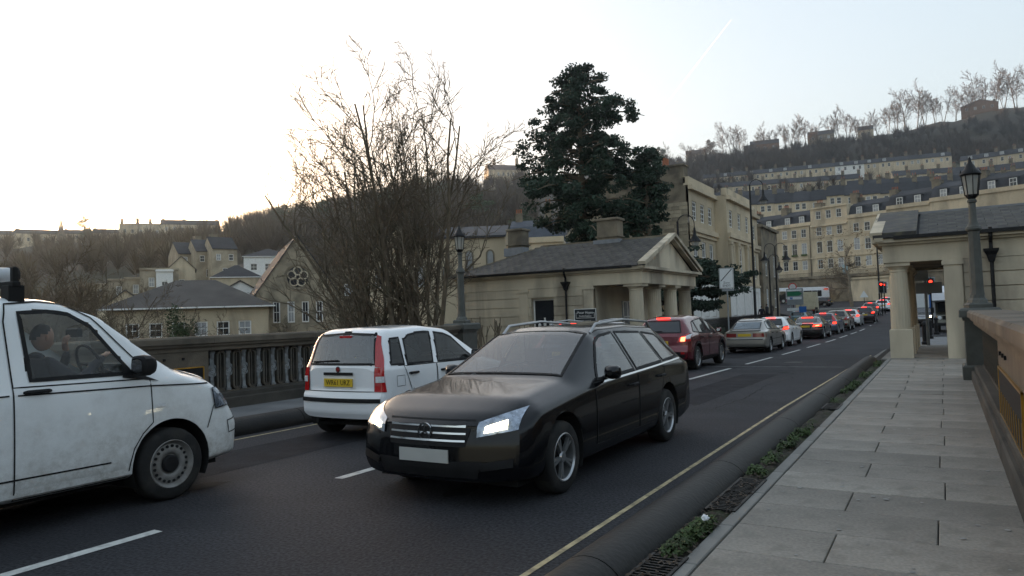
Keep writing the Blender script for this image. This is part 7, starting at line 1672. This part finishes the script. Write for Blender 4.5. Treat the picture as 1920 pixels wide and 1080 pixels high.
# bare rose stems in front of the lodge wall
for i in range(9):
    px = (878,886,893,901,912,921,930,938,985)[i]; h = hor(px)*25.6; t_ = thing('rose_stem', ('thorny bare rose stem in front of the left lodge wall, %s' % ('leftmost','second from left','third from left','fourth from left','fifth from left','sixth from left','seventh from left','eighth from left','apart by the window')[i]), 'plant', (h.x,h.y,.0), 0, 'bare rose stems before the left lodge'); b = MB(); rg = random.Random(i)
    for k in range(2): l = rg.uniform(.5,1.25); an = rg.uniform(-.5,.5); b.tube([(0,0,0),(an*.3,0,.7),(an*.55+rg.uniform(-.1,.1),0,1.0+l*.55)],[.028,.024,.016],5); b.tube([(an*.45,0,.95),(an*.45+rg.uniform(-.3,.3),0,1.2+l*.25)],[.018,.012],4)
    b.build('stem', A['bark'], t_)
# street tree at the junction
ST = dict(SMALL, kids=[20,10,6], ang=[55,42,40], len=[.5,.5,.5], rmin=.022); ST['from'] = [.3,.15,.1]
t = small_tree('street_tree', 'bare street tree with a few clinging leaves in front of the terrace', 1600, 106, 400, 71, 1, ST, spread_=.05, r=.3, z0=1.15); Q = []
for k in range(90): Q.append(leaf_quads((NR.uniform(-4.4,4.4),NR.uniform(-3.6,3.6),NR.uniform(4.8,12)),(.5,.5,.4),7,.1,.25,NR))
quads_obj('leaves', Q, mat('withered_leaf', (.14,.08,.03), .8, .4, 3), t)
h_ = hor(1595)*106; b = MB(); b.cbox(h_.x-7,h_.y-9,.2,h_.x+5,h_.y+9,1.42,.05); struct(b.build('pavement', A['kerb']))
# hilltop trees, each its own
HP = dict(n=[6,5,4,2], jit=[.07,.13,.16,.2], up=[.02,.06,.06,.04], tip=[.2,.25,.4,.6], split=1, sides=[5,3,3,3], kids=[14,9,5], **{'from':[.3,.15,.15]}, ang=[48,42,42], len=[.5,.46,.45], rr=[.4,.45,.6], rmin=.05)
tm = []
for s_ in range(4):
    rg = random.Random(100+s_); acc = [MB(), MB()]; grow(acc, Vector((0,0,-1)), Vector((rg.uniform(-.08,.08),0,1)), 16, .26, 0, HP, rg); grow(acc, Vector((.4,0,-1)), Vector((.18,.1,1)), 13, .18, 0, HP, rg)
    tm.append((acc[0].mesh('trunk', A['bark'], True, 0), acc[1].mesh('crown', A['twig'], True, 0)))
hilltop = [(1232,465,1.0),(1254,470,.9),(1304,495,.75),(1322,495,.6),(1346,495,.6),(1372,500,.95),(1384,500,1.2),(1402,500,1.15),(1436,502,.8),(1452,500,1.0),(1466,500,.9),(1488,500,.9),(1497,503,1.05),(1512,500,1.1),(1528,500,1.1),(1545,500,.8),(1576,500,.9),(1590,500,1.15),(1606,500,1.1),(1624,500,1.0),(1643,500,.95),(1662,500,.85),(1684,502,1.15),(1700,505,1.3),(1716,505,1.5),(1738,505,1.6),(1752,505,1.35),(1772,505,1.1),(1790,505,1.1),(1812,508,1.0),(1832,508,1.25),(1852,508,1.5),(1868,508,1.2),(1886,508,1.6),(1906,508,1.4),(1925,508,1.5),(1955,510,1.4),(1985,510,1.4)]
seen_ = {}
for i, (px, D, s_) in enumerate(hilltop):
    h = hor(px)*D; t = thing('hilltop_tree', 'bare tree on the skyline of the wooded hilltop, number along the ridge unclear', 'tree', (h.x,h.y,tz(h.x,h.y)-.5), rng.uniform(0,6.28), 'bare trees along the hilltop'); t.scale = (s_*1.12,s_*1.12,s_*1.18)
    zone = ('above the conifers' if px < 1290 else 'between stone villa and brick villa' if px < 1425 else 'beside the large brick villa' if px < 1475 else 'between brick villa and flat roofed house' if px < 1560 else 'right of the flat roofed house' if px < 1675 else 'in the tallest ridge clump' if px < 1780 else 'at the right end of the ridge')
    seen_[zone] = seen_.get(zone, 0)+1; t['label'] = ('first','second','third','fourth','fifth','sixth','seventh','eighth','ninth','tenth')[seen_[zone]-1]+' bare hilltop tree '+zone+', counted from the left'
    for mm, nm in zip(tm[i % 4], ('trunk','crown')): ob(nm, mm, t)
# winter wood on the slopes: one mass
def wood_mass(name, spots, m_, blades=130, seed=1):
    nr = np.random.default_rng(seed); out = []
    for (x, y, z, s) in spots:
        n = blades; th = nr.uniform(0,2*np.pi,n); el = nr.uniform(.25,1.35,n); ln = nr.uniform(.35,.62,n)*s; zz = nr.uniform(.1,.6,n)*s
        d = np.stack([np.cos(th)*np.cos(el),np.sin(th)*np.cos(el),np.sin(el)],1); p0 = np.stack([x+0*zz,y+0*zz,z+zz],1)+d*(ln*.25)[:,None]; p1 = p0+d*ln[:,None]
        sd = np.stack([-np.sin(th),np.cos(th),0*th],1)*(.012*s+.05); out.append(np.stack([p0-sd,p0+sd,p1+sd*.3,p1-sd*.3],1))
        k = np.array([[x-.1*s*.2,y,z-1],[x+.1*s*.2,y,z-1],[x+.04,y,z+s*.75],[x-.04,y,z+s*.75]]); out.append(k[None])
    return stuff(quads_obj(name, out, m_))
sp = []; wr = random.Random(17)
def sow(x0, x1, D0, D1, n, s0, s1):
    for _ in range(n):
        px, D = wr.uniform(x0,x1), wr.uniform(D0,D1); h = hor(px)*D; sp.append((h.x,h.y,tz(h.x,h.y),wr.uniform(s0,s1)))
sow(1260,2050,395,482,640,5,9.5); sow(1230,1420,330,420,60,5,8)
wood_mass('winter_wood', sp, A['brush'], 110); sp = []
sow(430,1010,215,405,520,6,11); sow(600,1000,130,215,110,6,10)
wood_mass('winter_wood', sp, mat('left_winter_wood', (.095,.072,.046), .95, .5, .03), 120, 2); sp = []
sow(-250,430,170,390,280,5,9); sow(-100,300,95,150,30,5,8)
wood_mass('winter_wood', sp, mat('painted_sunlit_wood', (.13,.095,.055), .95, .5, .03), 110, 3)  # low sunlight is put into this lighter, warmer wood colour
sp = []
for _ in range(170): x, y = wr.uniform(26,75), wr.uniform(-70,14); sp.append((x,y,-6,wr.uniform(12,19)))
for _ in range(60): x, y = wr.uniform(-70,-30), wr.uniform(-90,-30); sp.append((x,y,-6,wr.uniform(10,16)))
wood_mass('unseen_riverside_wood', sp, A['brush'], 260, 9)  # unseen trees added to darken what the car sides reflect
# garden scrub between the right hand terraces
sp = []; sow(1330,1900,245,340,90,4,7); wood_mass('garden_scrub', sp, A['brush'], 90, 4)
# evergreen trees on the slopes
def slope_tree(label, px, D, w, h, seed, m_=None, cone=False, group='evergreens on the slopes'):
    p = hor(px)*D; t = thing('evergreen_tree', label, 'tree', (p.x,p.y,tz(p.x,p.y)), 0, group); nr = np.random.default_rng(seed); rg = random.Random(seed); Q = []
    for k in range(22):
        f = (k+.5)/22; a = rg.uniform(0,6.28); wf = (1-f)*.95 if cone else math.sin(math.pi*min(1,.18+f*.8))**.7; rr = w*.5*wf*rg.uniform(.2,.8)
        Q.append(leaf_quads((rr*math.cos(a),rr*math.sin(a),h*(.12+.85*f)),(w*.26*(wf+.15),w*.26*(wf+.15),h*.07),130,.35,.8,nr,.3))
    MB().tube([(0,0,-1),(0,0,h*.8)],[.3,.08],6).build('trunk', A['bark'], t); quads_obj('crown', Q, m_ or A['leaf'], t)
for i, (px, D, w, h, c, lab) in enumerate(((1531,262,5,9,True,'dark cone shaped evergreen below the long hillside terraces'),(1712,248,5,11,True,'tall thin evergreen above the main terrace roofs'),(1752,240,7,10,False,'dark rounded evergreen right of the tall thin one'),(1617,215,5,6,False,'dark evergreen pair among the terrace roofs'),(1490,230,9,6,False,'spreading green shrubbery left of the cone evergreen'),(815,330,20,19,False,'dark spreading pine on the skyline behind the big bare tree'),(735,330,14,13,False,'dark evergreen clump left of the skyline pine'),(610,320,17,13,False,'dark evergreen at the top of the wooded slope above the chapel'),(540,330,16,13,False,'dark evergreen left of the chapel gable on the slope'),(690,300,13,10,False,'low evergreen on the wooded slope'),(905,250,13,14,False,'dark evergreen below the cream crescent house'),(985,200,9,14,False,'dark evergreen beside the tall conifer and mansard house'),(160,425,9,16,False,'lone dark tree on the skyline right of the spire'),(1690,255,16,8,False,'round brown green thicket among the hillside gardens'),(1345,480,13,16,False,'ivy clad round tree at the left of the hilltop'),(1250,440,11,17,False,'ivy clad tree above the second conifer'))):
    slope_tree(lab, px, D, w, h, 200+i, A['brush'] if i == 13 else warm if i == 14 else None, c)
# skyline trees on the left hill
for i, (px, D, s_, lab) in enumerate(((60,430,.9,'bare tree in front of the low sun'),(95,425,.8,'bare tree between sun and spire'),(20,430,.9,'bare tree at the left end of the sunlit skyline'),(395,400,.7,'bare tree on the left skyline right of the crescent'),(415,400,.75,'second bare tree on the left skyline right of the crescent'),(430,400,.9,'largest bare tree on the left skyline'),(480,400,.7,'bare tree on the left skyline above the white villa'),(500,400,.7,'bare tree just left of the big bare tree on the skyline'))):
    h = hor(px)*D; t = thing('skyline_tree', lab, 'tree', (h.x,h.y,tz(h.x,h.y)-.5), i*1.3, 'bare trees along the left skyline'); t.scale = (s_*.75,)*3
    for mm, nm in zip(tm[i % 4], ('trunk','crown')): ob(nm, mm, t)
# vapour trail high in the sky
p0, p1 = at(1371,37,5200), at(1212,243,5600); b = MB(); b.tube([p0, p0.lerp(p1,.35), p0.lerp(p1,.7), p1], [3.2,5.5,6.5,2.0], 8)
cm = bpy.data.materials.new('vapour_trail'); cm.use_nodes = True; t_ = cm.node_tree; t_.nodes.clear(); o_ = t_.nodes.new('ShaderNodeOutputMaterial'); tr = t_.nodes.new('ShaderNodeBsdfTransparent'); tl = t_.nodes.new('ShaderNodeBsdfTranslucent'); tl.inputs[0].default_value = (1,1,1,1); mx = t_.nodes.new('ShaderNodeMixShader'); mx.inputs[0].default_value = .12; t_.links.new(tr.outputs[0],mx.inputs[1]); t_.links.new(tl.outputs[0],mx.inputs[2]); t_.links.new(mx.outputs[0],o_.inputs[0])
tag(b.build('vapour_trail', cm, None, True), 'thin white vapour trail crossing the pale sky above the conifers', 'vapour trail')
